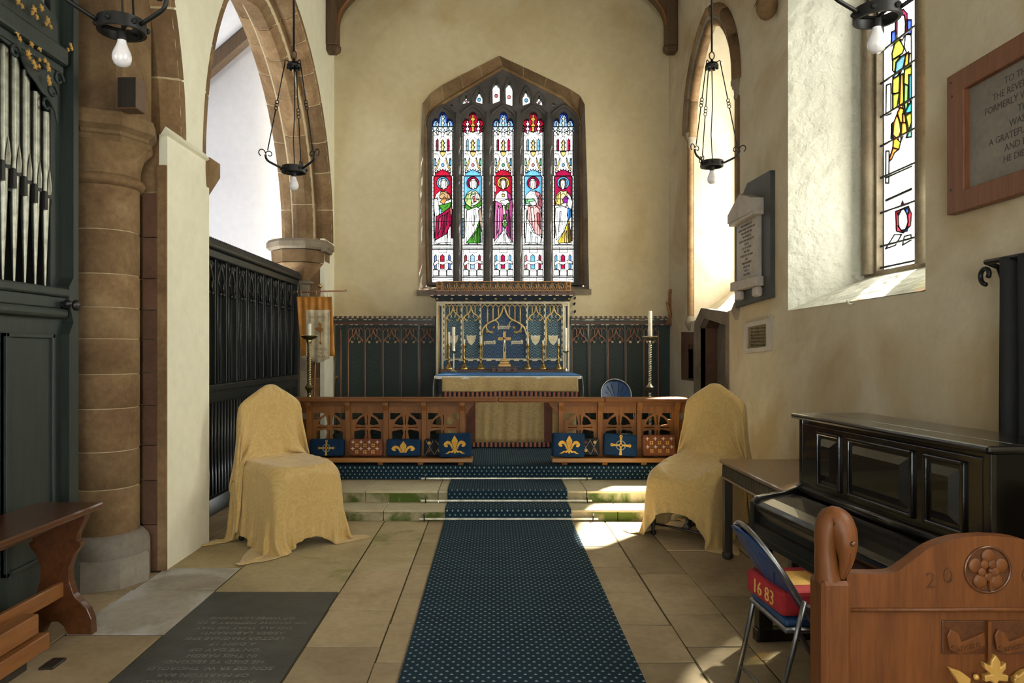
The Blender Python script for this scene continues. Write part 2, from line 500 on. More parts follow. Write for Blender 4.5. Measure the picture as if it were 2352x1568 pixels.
def lettering(body, size, M, mat, parent, name='lettering', extrude=.001, w=True, sx=1.0, **k):
    vs, fs = text_mesh(body, size, extrude, **k)
    mb = MB(); mb.add([M @ Vector((p[0]*sx, p[1], p[2])) for p in vs], fs)
    if not mb.v: return None
    o = mb.build(name, mat, parent, w); o['kind'] = 'stuff'; return o
def wall_frame(o, x, y):      # matrix with given origin, x axis and y axis
    x = Vector(x).normalized(); y = Vector(y).normalized(); z = x.cross(y)
    M = Matrix((x, y, z)).transposed().to_4x4(); M.translation = Vector(o); return M
def arc(cx, cy, r, a0, a1, n):
    return [(cx+r*math.cos(math.radians(a0+(a1-a0)*i/n)), cy+r*math.sin(math.radians(a0+(a1-a0)*i/n))) for i in range(n+1)]
def circle(cx, cy, r, n=16): return [(cx+r*math.cos(2*PI*i/n), cy+r*math.sin(2*PI*i/n)) for i in range(n)]
def bez(p0, p1, p2, p3, n=10):
    out = []
    for i in range(n+1):
        t = i/n; u = 1-t
        out.append(tuple(u**3*a+3*u*u*t*b+3*u*t*t*c+t**3*d for a, b, c, d in zip(p0, p1, p2, p3)))
    return out
def smooth_path(pts, n=6):
    out = []; m = len(pts)
    for i in range(m-1):
        p0 = pts[max(i-1, 0)]; p1 = pts[i]; p2 = pts[i+1]; p3 = pts[min(i+2, m-1)]
        for k in range(n):
            t = k/n
            out.append(tuple(.5*((2*b)+(-a+c)*t+(2*a-5*b+4*c-d)*t*t+(-a+3*b-3*c+d)*t**3) for a, b, c, d in zip(p0, p1, p2, p3)))
    out.append(tuple(pts[-1])); return out
# ------------------------------------------------------------------ floor
fl = MB().box(-6.5, 3.4, WY0, 7.2, -.12, -.006).build('floor', 'floor_joint'); struct(fl)
def slab(x0, x1, y0, y1, mat='flag'):
    g = .004+random.random()*.003
    dz = random.uniform(-.002, .002)
    b = MB().box(x0+g, x1-g, y0+g, y1-g, -.05, dz)
    n = len(b.v)
    b.v = [(x+random.uniform(-.004, .004), y+random.uniform(-.004, .004), z+(random.uniform(-.0012, .0012) if z > -.04 else 0)) for x, y, z in b.v]
    return b.build('flagstone', mat, fl, bev=.003)
def column_of(x0, x1, ys, mats=('flag',)):
    for i in range(len(ys)-1):
        slab(x0, x1, ys[i+1], ys[i], mats[i] if i < len(mats) else 'flag')
column_of(-.612, -.44, [6.76, 6.29, 6.0, 5.37, 4.67, 4.22, 3.69, 3.1, 2.5, 1.8, .9, 0], ['flag', 'flag_green', 'flag_green'])
column_of(-1.025, -.612, [6.76, 6.04, 5.23, 4.44, 3.89, 3.05, 2.2, 1.3, .4], ['flag_green', 'flag_green'])
column_of(-1.86, -1.025, [6.76, 5.57, 4.765], ['flag_green', 'flag_green'])
column_of(-1.86, -1.025, [2.55, 1.6, .5])
column_of(-2.42, -1.86, [6.76, 5.95, 5.30, 4.80, 4.05, 3.40, 2.6, 1.6, .5], ['flag_green', 'flag_green', 'flag_bloom', 'flag_bloom'])
column_of(.71, 1.04, [6.76, 5.86, 5.32, 4.78, 4.2, 3.69, 3.0, 2.2, 1.2, .2])
column_of(1.04, 1.39, [6.76, 6.40, 5.15, 4.37, 3.89, 3.05, 2.1, 1.0])
column_of(1.39, 1.98, [6.76, 5.75, 4.68, 3.72, 2.8, 1.7])
column_of(1.98, 2.60, [6.76, 5.9, 4.9, 4.0, 3.1, 2.0])
column_of(-3.3, -2.42, [5.2, 4.72, 4.3, 3.7, 2.9, 2.0, 1.0])
column_of(-3.3, -2.42, [9.9, 9.0, 8.0, 7.0, 6.05])

# ledger stone let into the floor
lg = thing('ledger_stone', 'dark slate grave slab with incised inscription let into the flagstone floor', 'grave slab', (-1.4425, 3.66, 0))
MB().box(-1.853, -1.032, 2.56, 4.758, -.05, .002).build('slab', 'slate', lg)
LED = ['HERE LYETH THE BODY', 'ANTHONY THOROLD', 'OF MARSTON BAR', 'SON OF SR W. THOROLD', 'HE DIED YE SECOND', 'IN THIS PARISH', 'ON YE DAY OF', 'A DOM 17', 'LECTOR MAGNAE SPEI', 'AEGER LABORANTI', 'DO ALL THAT HE MAY', 'OF WHOSE MEMORY & EX', 'OF WIFES LEARNING']
for i, t in enumerate(LED):
    yy = 3.39+.0755*i
    M = Matrix.Translation((-1.43+.01*math.sin(i*3), yy, .0022)) @ Matrix.Rotation(PI, 4, 'Z')
    lettering(t, .052, M, 'letter_pale', lg, extrude=.0004, sx=1.05)

# ------------------------------------------------------------------ steps up to the sanctuary
s1 = thing('stone_step', 'lowest mossy stone step below the altar rail', 'step', (0, 6.93, 0))
s2 = thing('stone_step', 'second stone step with bright green moss on its riser', 'step', (0, 7.4, 0))
def step_stones(root, xs, y0, y1, z0, z1):
    for a, b in zip(xs[:-1], xs[1:]):
        MB().box(a+.003, b-.003, y0+.012, y1, z0, z1-.022).build('riser_block', 'step_riser', root, bev=.003)
        MB().box(a+.003, b-.003, y0, y1+.004, z1-.022+random.uniform(-.002, .002), z1).build('tread_slab', 'step_tread', root, bev=.006)
step_stones(s1, [-2.37, -1.75, -1.04, .10, 1.17, 1.92, 2.60], 6.76, 7.12, -.04, .10)
step_stones(s2, [-2.37, -1.90, -1.27, -.55, .62, .92, 1.75, 2.60], 7.11, 7.74, .09, .212)
san = MB().box(XL-.75, XR+.05, 7.745, YE+.02, .0, ZS-.0095).build('floor', 'floor_joint'); struct(san)

def carpet_strip(name, pts, x0, x1, label, thick=.009):
    # pts: (Y, Z) path, nosings rounded by the caller; uv runs along the path
    L = [0]
    for a, b in zip(pts[:-1], pts[1:]): L.append(L[-1]+math.dist(a, b))
    me = bpy.data.meshes.new(name); vs = []; fs = []; uvs = []
    nx = max(2, int((x1-x0)/.2))
    nrm = []
    for i in range(len(pts)):
        a = pts[max(i-1, 0)]; b = pts[min(i+1, len(pts)-1)]
        t = Vector((b[0]-a[0], b[1]-a[1])).normalized(); nrm.append((-t.y, t.x))
    ox, oy, oz = (x0+x1)/2, pts[0][0], min(p[1] for p in pts)
    for lay in (0, 1):
        for (y, z), n_ in zip(pts, nrm):
            for k in range(nx+1):
                x = x0+(x1-x0)*k/nx
                vs.append((x-ox, y+n_[0]*thick*lay-oy, z+n_[1]*thick*lay-oz))
    P = len(pts); S = nx+1
    def idx(l, i, k): return l*P*S+i*S+k
    for i in range(P-1):
        for k in range(nx):
            fs.append((idx(1,i,k), idx(1,i,k+1), idx(1,i+1,k+1), idx(1,i+1,k)))
            fs.append((idx(0,i,k), idx(0,i+1,k), idx(0,i+1,k+1), idx(0,i,k+1)))
        fs.append((idx(0,i,0), idx(1,i,0), idx(1,i+1,0), idx(0,i+1,0)))
        fs.append((idx(0,i,nx), idx(0,i+1,nx), idx(1,i+1,nx), idx(1,i,nx)))
    for k in range(nx):
        fs.append((idx(0,0,k), idx(0,0,k+1), idx(1,0,k+1), idx(1,0,k)))
        fs.append((idx(0,P-1,k), idx(1,P-1,k), idx(1,P-1,k+1), idx(0,P-1,k+1)))
    me.from_pydata(vs, [], fs)
    uv = me.uv_layers.new(name='UVMap')
    for l in me.loops:
        vi = l.vertex_index % (P*S); uv.data[l.index].uv = (x0+(x1-x0)*(vi % S)/nx, L[vi//S])
    me.materials.append(MATS['carpet'])
    o = bpy.data.objects.new(name, me); COL.objects.link(o); o.location = (ox, oy, oz)
    return tag(o, label, 'carpet')
def nosing(y, z0, z1, r=.022):
    return [(y, z0), (y, z1-r)]+[(y+r-r*math.cos(a), z1-r+r*math.sin(a)) for a in (.4, .8, 1.2, PI/2)]
carpet_strip('carpet_runner', [(y, .003) for y in (1.2, 2.5, 4, 5.5, 6.735)], -.459, .730, 'blue patterned carpet runner laid along the flagstone floor')
st_pts = nosing(6.748, .006, .103)+[(7.0, .103)]+nosing(7.098, .107, .215)+[(7.4, .215), (7.70, .215)]
carpet_strip('stair_carpet', st_pts, -.457, .728, 'blue patterned carpet strip climbing the two stone steps')
sc_pts = nosing(7.737, .216, ZS-.009)+[(8.4, ZS-.009), (9.2, ZS-.009), (10.7, ZS-.009)]
carpet_strip('sanctuary_carpet', sc_pts, -2.37, 2.60, 'wide blue patterned carpet covering the altar platform behind the rail')
def stair_rod(y, z, x0, x1, label):
    r = thing('stair_rod', label, 'stair rod', ((x0+x1)/2, y, z), 0, 'carpet rods on the steps')
    MB().box(x0, x1, y-.012, y-.003, z, z+.020).build('rod', 'rod_pale', r, bev=.003)
    for sx in (x0+.05, x1-.05):
        MB().tube([(sx, y, z+.045), (sx, y-.018, z+.05), (sx, y-.022, z+.015), (sx, y-.02, z-.012)], .006, 6).build('bracket', 'iron', r)
        MB().ball((sx, y-.02, z+.052), .011, 8, 6).build('knob', 'steel_tube', r)
stair_rod(6.738, .014, -.70, .98, 'pale flat carpet rod at the foot of the lowest step')
stair_rod(7.088, .112, -.72, .97, 'pale flat carpet rod at the foot of the second step')
stair_rod(7.718, .219, -.78, 1.05, 'pale flat carpet rod below the rail platform edge')

# ------------------------------------------------------------------ north side: arcade wall
ASP = 3.18; AR = 2.70
def arch_pts(y0, y1, r, z, n=16):
    # pointed arch from y0 up and down to y1
    c1, c2 = y0+r, y1-r; ym = (y0+y1)/2
    t = math.degrees(math.acos((ym-c2)/r))
    left = [(c1+r*math.cos(math.radians(180-(t)*i/n)), z+r*math.sin(math.radians(180-t*i/n))) for i in range(n+1)]
    right = [(c2+r*math.cos(math.radians(t-t*i/n)), z+r*math.sin(math.radians(t-t*i/n))) for i in range(1, n+1)]
    return left+right
A1, A2 = (.80, 5.55), (5.90, 10.66)
outl = [(WY0, 0), (.45, 0), (.45, ASP)]+arch_pts(*A1, AR, ASP)+[(5.25, ASP), (5.25, 0), (6.02, 0), (6.02, ASP)] \
    + arch_pts(*A2, AR, ASP)+[(10.12, ASP), (10.12, 0), (YE+.05, 0), (YE+.05, ZTOP), (WY0, ZTOP)]
wl = MB().plate(outl, [], 0, .06, lambda u, v, w: (XL-w, u, v)).build('wall_left', 'plaster_white'); struct(wl)
MB().plate(outl, [], .69, .75, lambda u, v, w: (XL-w, u, v)).build('aisle_face', 'plaster_white', wl)
# pier between the two arches and the east respond: coursed stone
for (y0, y1) in ((5.25, 6.02), (10.12, 10.78)):
    zs = [0, .34, .66, .915, 1.206, 1.44, 1.68, 1.894, 2.12, 2.42, 2.76, ASP]
    for a, b in zip(zs[:-1], zs[1:]):
        MB().box(XL-.69, XL-.06, y0+.002, y1-.002, a+.003, b-.003).build('stone_course', 'stone_brown', wl, bev=.004)
    MB().box(XL-.685, XL-.065, y0+.008, y1-.008, 0, ASP).build('mortar', 'mortar', wl)
MB().box(XL-.062, XL-.0, 5.225, 5.25, 0, 2.95).build('chamfer', 'stone_brown', wl)
for a, b in ((.0, .34), (.34, .66), (.66, .915), (.915, 1.206), (1.206, 1.44), (1.44, 1.68), (1.68, 1.894), (1.894, 2.12), (2.12, 2.42), (2.42, 2.74)):
    MB().box(XL-.155, XL-.062, 5.20, 5.25, a+.003, b-.003).build('jamb_stone', 'stone_red', wl)
# impost ledge and corbel
MB().add([(XL+.03, 5.22, ASP), (XL+.03, 5.95, ASP), (XL, 5.95, ASP+.05), (XL, 5.22, ASP+.05), (XL-.05, 5.22, ASP-.03), (XL-.05, 5.95, ASP-.03)],
         [(0,1,2,3), (4,5,1,0), (3,2,5,4), (0,3,4), (1,5,2)]).build('impost_ledge', 'plaster_white', wl)
MB().add([(XL+.035, 5.95, 3.20), (XL+.035, 6.17, 3.20), (XL-.62, 6.17, 3.20), (XL-.62, 5.95, 3.20),
          (XL+.035, 5.95, 3.08), (XL+.035, 6.17, 3.08), (XL-.62, 6.17, 3.08), (XL-.62, 5.95, 3.08),
          (XL-.03, 5.98, 2.86), (XL-.03, 6.03, 2.86), (XL-.55, 6.03, 2.86), (XL-.55, 5.98, 2.86)],
         [(0,1,2,3), (0,4,5,1), (1,5,6,2), (2,6,7,3), (3,7,4,0), (4,8,9,5), (5,9,10,6), (6,10,11,7), (7,11,8,4), (8,11,10,9)]).build('corbel', 'stone_brown', wl)

PROF_A = [(-.015, -.004), (.045, -.004), (.115, .065), (.15, .12), (.14, .17), (.14, .58), (.12, .675), (.045, .745), (-.015, .745)]
PROF_B = [(.135, .20), (.215, .20), (.235, .225), (.30, .285), (.335, .31), (.335, .44), (.30, .465), (.235, .525), (.215, .55), (.135, .55)]
def shrink(prof, k=.008):
    cx = sum(p[0] for p in prof)/len(prof); cy = sum(p[1] for p in prof)/len(prof)
    return [(p[0]+(k if p[0] < cx else -k), p[1]+(k if p[1] < cy else -k)) for p in prof]
def stone_arch(name, y0, y1, label):
    root = thing(name, label, 'arch', (XL-.37, (y0+y1)/2, ASP))
    ym = (y0+y1)/2; t = math.degrees(math.acos((ym-(y1-AR))/AR))
    for prof, cnt in ((PROF_A, 8), (PROF_B, 7)):
        for (c, d0, d1) in ((y0+AR, 180, 180-t), (y1-AR, 0, t)):
            def fr(a):
                a = math.radians(a); cs, sn = math.cos(a), math.sin(a)
                return ((XL, c+AR*cs, ASP+AR*sn), (0, -cs, -sn), (-1, 0, 0))
            MB().sweep([fr(d0+(d1-d0)*i/24) for i in range(25)], shrink(prof)).build('mortar', 'mortar', root)
            cuts = [0]
            for i in range(cnt): cuts.append(cuts[-1]+random.uniform(.8, 1.2))
            cuts = [q/cuts[-1] for q in cuts]
            for a, b in zip(cuts[:-1], cuts[1:]):
                a += .0022; b -= .0022
                MB().sweep([fr(d0+(d1-d0)*(a+(b-a)*i/4)) for i in range(5)], prof).build('voussoir', 'stone_brown', root)
    return root
stone_arch('stone_arch', A1[0], A1[1], 'brown moulded stone arch springing above the round column beside the organ')
stone_arch('stone_arch', A2[0], A2[1], 'wide brown pointed stone arch above the dark carved screen')

# round column
cx, cy = -2.715, 5.02
colm = thing('stone_column', 'round brown stone column with moulded capital beside the organ', 'column', (cx, cy, 0))
zs = [.33, .66, .915, 1.206, 1.44, 1.68, 1.894, 2.12, 2.42, 2.735]
for a, b in zip(zs[:-1], zs[1:]):
    MB().lathe([(.214, a+.003), (.218, a+.009), (.218, b-.009), (.214, b-.003)], (cx, cy, 0), 28).build('drum', 'stone_brown', colm, smooth=True, angle=40)
MB().lathe([(.212, .3), (.212, 2.74)], (cx, cy, 0), 28).build('mortar', 'mortar', colm, smooth=True, angle=40)
MB().lathe([(.218, 2.72), (.245, 2.735), (.255, 2.76), (.245, 2.785), (.222, 2.80), (.226, 2.87), (.25, 2.95), (.30, 3.0)], (cx, cy, 0), 28).build('capital', 'stone_brown', colm, smooth=True, angle=50)
MB().lathe([(.31, 3.0), (.325, 3.03), (.30, 3.05), (.305, 3.07), (.345, 3.10), (.35, 3.15), (.335, 3.19)], (cx, cy, 0), 8).build('abacus', 'stone_brown', colm)
MB().lathe([(.305, 0), (.305, .19), (.29, .205)], (cx, cy, 0), 8).build('plinth', 'stone_base', colm)
MB().lathe([(.285, .205), (.285, .27), (.275, .30), (.245, .335), (.222, .35)], (cx, cy, 0), 28).build('base', 'stone_base', colm, smooth=True, angle=50)
# springing block of the arch above the column
MB().box(cx-.24, cx+.21, cy-.16, 5.3, 3.185, 5.4).build('springer', 'stone_brown', colm, bev=.05)

# east respond: octagonal capital on a short shaft
rx, ry = -2.76, 10.28
resp = thing('stone_column', 'octagonal brown stone capital and shaft at the far end of the wide arch', 'column', (rx, ry, ZS))
def octo(prof, name, mat='stone_grey'):
    b = MB().lathe(prof, (0, 0, 0), 8); b.xf(Matrix.Translation((rx, ry, 0)) @ Matrix.Rotation(PI/8, 4, 'Z')); return b.build(name, mat, resp)
octo([(.44, 3.01), (.475, 3.04), (.475, 3.11), (.44, 3.15)], 'abacus')
octo([(.405, 2.83), (.41, 3.0)], 'frieze', 'stone_brown')
octo([(.25, 2.585), (.40, 2.82)], 'bell', 'stone_brown')
for a, b in ((ZS, .9), (.9, 1.33), (1.33, 1.75), (1.75, 2.2), (2.2, 2.53)):
    MB().lathe([(.235, a+.003), (.235, b-.003)], (rx, ry, 0), 24).build('drum', 'stone_grey', resp, smooth=True, angle=40)
MB().lathe([(.24, 2.525), (.275, 2.545), (.275, 2.57), (.24, 2.59)], (rx, ry, 0), 24).build('necking', 'stone_grey', resp, smooth=True, angle=40)
MB().box(XL-.03, XL+.05, 10.02, 10.42, 2.98, 3.12).build('stub', 'stone_grey', resp, bev=.02)

# north aisle seen through the arch
def quad(name, pts, mat, parent=None):
    o = MB().add(pts, [(0, 1, 2, 3)]).build(name, mat, parent)
    md = o.modifiers.new('thick', 'SOLIDIFY'); md.thickness = .06; return o
ab = MB().box(-6.6, XL-.75, 11.0, 11.1, 0, 7.0).build('wall_aisle', 'plaster_aisle'); struct(ab)
nw = MB().plate([(WY0, 0), (11.1, 0), (11.1, 4.2), (WY0, 4.2)], [[(y, 1.2), (y+1.3, 1.2), (y+1.3, 3.3), (y, 3.3)] for y in (-1.6, 2.9)], 0, .1, lambda u, v, w: (-6.5-w, u, v)).build('wall_north', 'plaster_aisle'); struct(nw)  # wall openings are out of view, added and sized to light the aisle
quad('ceiling_aisle', [(-3.0, WY0, 7.02), (-3.0, 11.1, 7.02), (-6.6, 11.1, 3.9), (-6.6, WY0, 3.9)], 'plaster_aisle')
bpy.data.objects['ceiling_aisle']['kind'] = 'structure'
MB().sweep([((-3.2, 10.72, 6.72), (0, 1, 0), (0, 0, 1)), ((-6.4, 10.72, 3.92), (0, 1, 0), (0, 0, 1))], [(-.09, -.11), (.09, -.11), (.09, .11), (-.09, .11)]).build('rafter', 'roof_oak', bpy.data.objects['ceiling_aisle'])
def pointed_w(x0, x1, zb, zs, apex, n=8):
    xm = (x0+x1)/2
    return [(x0, zb), (x1, zb)]+[(xm+(x1-xm)*math.cos(PI*i/(2*n)), zs+(apex-zs)*math.sin(PI*i/(2*n))) for i in range(n)]+[(xm-(x1-xm)*math.cos(PI*i/(2*n)), zs+(apex-zs)*math.sin(PI*i/(2*n))) for i in range(n, -1, -1)]
# chancel roof
ce = MB().box(XL-.8, XR+.8, WY0, YE+.6, ZTOP, ZTOP+.1).build('ceiling', 'roof_oak'); struct(ce)
ww = MB().plate([(XL-.8, 0), (XR+.8, 0), (XR+.8, ZTOP), (XL-.8, ZTOP)], [pointed_w(-1.1, 1.3, 0.02, 2.1, 3.6)], 0, .1, lambda u, v, w: (u, WY0-w, v)).build('west_light_baffle', 'plaster_white'); struct(ww)  # unseen wall added behind the camera; its arch limits sky light from the west
# ------------------------------------------------------------------ east wall and its window
OUT = [(962, 668), (964, 570), (965, 470), (966, 370), (968, 300), (971, 238), (989, 215), (1014, 197), (1058, 174), (1102, 152), (1147, 129),
       (1202, 154), (1255, 179), (1307, 204), (1332, 220), (1343, 241), (1345, 310), (1348, 406), (1350, 500), (1351, 585), (1353, 666)]
INN = [(983, 652), (981, 560), (979, 465), (978, 370), (977, 320), (977, 283), (988, 262), (1021, 236), (1066, 209), (1110, 183), (1155, 157),
       (1202, 181), (1248, 204), (1293, 227), (1324, 259), (1333, 285), (1334, 330), (1335, 410), (1336, 500), (1336, 580), (1337, 652)]
YG = 11.0
outer3 = [at(x, y, YE) for x, y in OUT]; inner3 = [at(x, y, YG) for x, y in INN]
we = MB().plate([(XL-.1, 0), (XR+.1, 0), (XR+.1, ZTOP), (XL-.1, ZTOP)], [[(p[0], p[2]) for p in outer3]], 0, .05, lambda u, v, w: (u, YE+w, v)).build('wall_east', 'plaster_east'); struct(we)
win1 = thing('window_1', None, None, at(1157, 665, YE)); struct(win1)
for i in range(len(OUT)-1):
    a, b, c, d = (Vector(outer3[i]), Vector(outer3[i+1]), Vector(inner3[i+1]), Vector(inner3[i]))
    e = Vector((0, -.012, 0)); g = (b-a).normalized()*.004
    k = Vector((0, 0.3, 0))
    MB().add([a+e+g, b+e-g, c-g, d+g, a+k+(a-d)*.5, b+k+(b-c)*.5], [(0, 1, 2, 3), (0, 4, 5, 1), (3, 2, 5, 4), (0, 3, 4), (1, 5, 2)]).build('reveal_stone', 'stone_grey' if (i < 5 or i > 14) else 'stone_brown', win1)
nO = len(OUT)
MB().add([(p[0], YE+.004, p[2]) for p in outer3]+[(p[0], p[1]+.004, p[2]) for p in inner3]+[(p[0], YE+.3, p[2]) for p in [(q[0]+(q[0]-.15)*.2, 0, q[2]+(q[2]-4)*.2) for q in outer3]], [(k, k+1, nO+k+1, nO+k) for k in range(nO-1)]+[(k, k+1, 2*nO+k+1, 2*nO+k) for k in range(nO-1)]).build('reveal_bed', 'mortar', win1)
MB().tube([(p[0], p[1]-.03, p[2]) for p in inner3], .03, 8).build('roll_moulding', 'stone_brown', win1, smooth=True)
a, b, c, d = outer3[0], outer3[-1], inner3[-1], inner3[0]
MB().add([(a[0]-.03, YE-.03, a[2]-.07), (b[0]+.03, YE-.03, b[2]-.07), (b[0]+.03, YE-.03, b[2]+.01), (a[0]-.03, YE-.03, a[2]+.01), (c[0]+.08, YG+.14, c[2]), (d[0]-.08, YG+.14, d[2])],
         [(0, 1, 2, 3), (3, 2, 4, 5), (0, 3, 5), (1, 4, 2), (0, 5, 4, 1)]).build('window_sill', 'stone_grey', win1)
LX = [1016.5, 1086, 1156, 1225, 1294.5]
HEAD = [(-24.5, 284), (-23.5, 277), (-19, 272), (-14, 271.5), (-10, 275), (-9.5, 268), (-8.5, 262), (-4.5, 257.5), (0, 256.3),
        (4.5, 257.5), (8.5, 262), (9.5, 268), (10, 275), (14, 271.5), (19, 272), (23.5, 277), (24.5, 284)]
def light_outline(xc): return [(xc-24.5, 648)]+[(xc+x, y) for x, y in HEAD]+[(xc+24.5, 648)]
def c6(pts): return [(980+x*.1488, 130+y*.1488) for x, y in pts]
SMALL = [c6(p) for p in (
    [(350, 755), (400, 735), (412, 785)],
    [(552, 735), (550, 690), (575, 660), (595, 650), (600, 605), (608, 595), (618, 610), (622, 650), (650, 665), (678, 690), (665, 710)],
    [(757, 705), (762, 620), (790, 580), (800, 540), (810, 527), (820, 540), (830, 580), (862, 620), (860, 735)],
    [(1020, 732), (1015, 470), (1035, 435), (1055, 425), (1060, 400), (1072, 390), (1085, 405), (1085, 425), (1120, 450), (1133, 490), (1130, 690)],
    [(1225, 735), (1217, 480), (1230, 445), (1255, 425), (1260, 400), (1272, 388), (1285, 405), (1290, 430), (1315, 460), (1328, 500), (1325, 768)],
    [(1485, 760), (1480, 620), (1500, 585), (1515, 570), (1520, 525), (1535, 518), (1548, 530), (1552, 575), (1590, 610), (1600, 650), (1595, 720)],
    [(1690, 720), (1688, 680), (1720, 655), (1728, 610), (1738, 603), (1750, 615), (1752, 655), (1780, 670), (1792, 710), (1785, 762)],
    [(1940, 770), (1945, 715), (1998, 742)])]
def wp(x, y): p = at(x, y, YG); return (p[0], p[2])
def ep(x, y, Y=None): p = at(x, y, YG); return (p[0], YG if Y is None else Y, p[2])
tout = [wp(x+(-3 if x < 1155 else 3), y+(3 if y > 640 else -3)) for x, y in INN]
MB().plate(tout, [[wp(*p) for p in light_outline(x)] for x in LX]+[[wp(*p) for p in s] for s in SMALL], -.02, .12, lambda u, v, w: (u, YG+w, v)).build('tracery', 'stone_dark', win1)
for xa, xb in zip(LX[:-1], LX[1:]):
    xm = (xa+xb)/2
    p0 = ep(xm, 652); p1 = ep(xm, 262)
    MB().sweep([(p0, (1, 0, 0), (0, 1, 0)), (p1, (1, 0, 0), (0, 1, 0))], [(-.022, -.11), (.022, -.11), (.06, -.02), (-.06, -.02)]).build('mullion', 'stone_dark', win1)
for i, xc in enumerate(LX):
    hp = [ep(xc+dx, y, YG-.045) for dx, y in [(-34, 292), (-32, 276), (-26, 263), (-16, 254), (-7, 248), (0, 244), (7, 248), (16, 254), (26, 263), (32, 276), (34, 292)]]
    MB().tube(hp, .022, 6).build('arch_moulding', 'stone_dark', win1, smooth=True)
for s in SMALL[1:-1]:
    xs = [p[0] for p in s]; ys = [p[1] for p in s]; x0, x1, y0, y1 = min(xs)-5, max(xs)+5, min(ys)-3, max(ys)
    xm = (x0+x1)/2
    MB().tube([ep(x0, y1, YG-.03), ep(x0, (y0+y1)/2, YG-.03), ep(xm-4, y0, YG-.03), ep(xm, y0-5, YG-.03), ep(xm+4, y0, YG-.03), ep(x1, (y0+y1)/2, YG-.03), ep(x1, y1, YG-.03)], .012, 5).build('arch_moulding', 'stone_dark', win1, smooth=True)

# ---- stained glass by painting panes over each other and cutting them apart
W_ = (.95, .95, .92); RED = (.50, .012, .04); CRIM = (.42, .01, .07); BLU = (.045, .11, .85); LBL = (.16, .50, .80); SKY = (.30, .55, .92)
GOLD = (.85, .50, .09); GRN = (.07, .30, .035); LGRN = (.42, .60, .22); PNK = (.62, .22, .26); MAG = (.48, .07, .27); YEL = (.82, .62, .14); PUR = (.26, .03, .34)
TAN = (.55, .35, .18); ORG = (.80, .24, .02); OLV = (.28, .30, .03); DBL = (.03, .06, .34); TEAL = (.03, .28, .26); SKN = (.95, .86, .76); GRY = (.60, .62, .62)
def cut_panes(root, polys, to2, to3, lead=.0045, clear=.8, lead_mat='iron', lines=(), lw=.0038, dim=1.0):
    P = []; E = []; F = []
    for poly, c in polys:
        o = len(P); P += [Vector(q) for q in ccw([to2(*p) for p in poly])]
        E += [(o+i, o+(i+1) % len(poly)) for i in range(len(poly))]; F.append(list(range(o, o+len(poly))))
    rv, re, rf, ov, oe, of = delaunay_2d_cdt(P, E, F, 1, 1e-5)
    owner = {}; groups = {}
    for fi, (f, src) in enumerate(zip(rf, of)):
        if 0 not in src: continue
        k = max(src); owner[fi] = k; groups.setdefault(k, []).append(f)
    for k, fs in groups.items():
        used = sorted({i for f in fs for i in f}); mp = {v: i for i, v in enumerate(used)}
        MB().add([to3(rv[i].x, rv[i].y, 0) for i in used], [tuple(mp[i] for i in f) for f in fs]).build('pane', glass(polys[k][1], clear, dim), root)
    edge = {}
    for fi, k in owner.items():
        f = rf[fi]
        for a, b in zip(f, list(f[1:])+[f[0]]): edge.setdefault((min(a, b), max(a, b)), []).append(k)
    ld = MB()
    for (a, b), ks in edge.items():
        if len(ks) == 2 and ks[0] == ks[1]: continue
        p, q = rv[a], rv[b]; t = (q-p)
        if t.length < 1e-6: continue
        n = Vector((-t.y, t.x)).normalized()*lead; t = t.normalized()*lead*.5
        ld.add([to3(v.x, v.y, w) for w in (-.006, .006) for v in (p-t+n, p-t-n, q+t-n, q+t+n)],
               [(0, 1, 2, 3), (4, 7, 6, 5), (0, 4, 5, 1), (1, 5, 6, 2), (2, 6, 7, 3), (3, 7, 4, 0)])
    for ln in lines:
        pl_ = [Vector(to2(*p)) for p in ln]
        for p, q in zip(pl_[:-1], pl_[1:]):
            t = (q-p)
            if t.length < 1e-6: continue
            n = Vector((-t.y, t.x)).normalized()*lw
            ld.add([to3(v.x, v.y, w) for w in (-.005, .003) for v in (p+n, p-n, q-n, q+n)], [(0, 1, 2, 3), (4, 7, 6, 5), (0, 4, 5, 1), (1, 5, 6, 2), (2, 6, 7, 3), (3, 7, 4, 0)])
    if ld.v: ld.build('leading', lead_mat, root)['kind'] = 'stuff'
def rect(x0, x1, y0, y1): return [(x0, y0), (x1, y0), (x1, y1), (x0, y1)]
def circ(cx, cy, r, n=12, sy=1.0): return [(cx+r*math.cos(2*PI*i/n), cy+sy*r*math.sin(2*PI*i/n)) for i in range(n)]
def finial(cx, y0, y1, w):
    h = (y1-y0)
    return [(cx, y0), (cx+w*.35, y0+h*.10), (cx+w*.25, y0+h*.2), (cx+w, y0+h*.28), (cx+w*.3, y0+h*.42), (cx+w*.3, y0+h*.55), (cx+w*.9, y0+h*.65), (cx+w*.4, y0+h*.8), (cx+w*.5, y1),
            (cx-w*.5, y1), (cx-w*.4, y0+h*.8), (cx-w*.9, y0+h*.65), (cx-w*.3, y0+h*.55), (cx-w*.3, y0+h*.42), (cx-w, y0+h*.28), (cx-w*.25, y0+h*.2), (cx-w*.35, y0+h*.10)]
def crown_bg(): return [(-17, 403), (-18, 394), (-13, 395), (-13, 389), (-8, 392), (-6, 386.5), (-3, 390), (0, 385.5), (3, 390), (6, 386.5), (8, 392), (13, 389), (13, 395), (18, 394), (17, 403)]
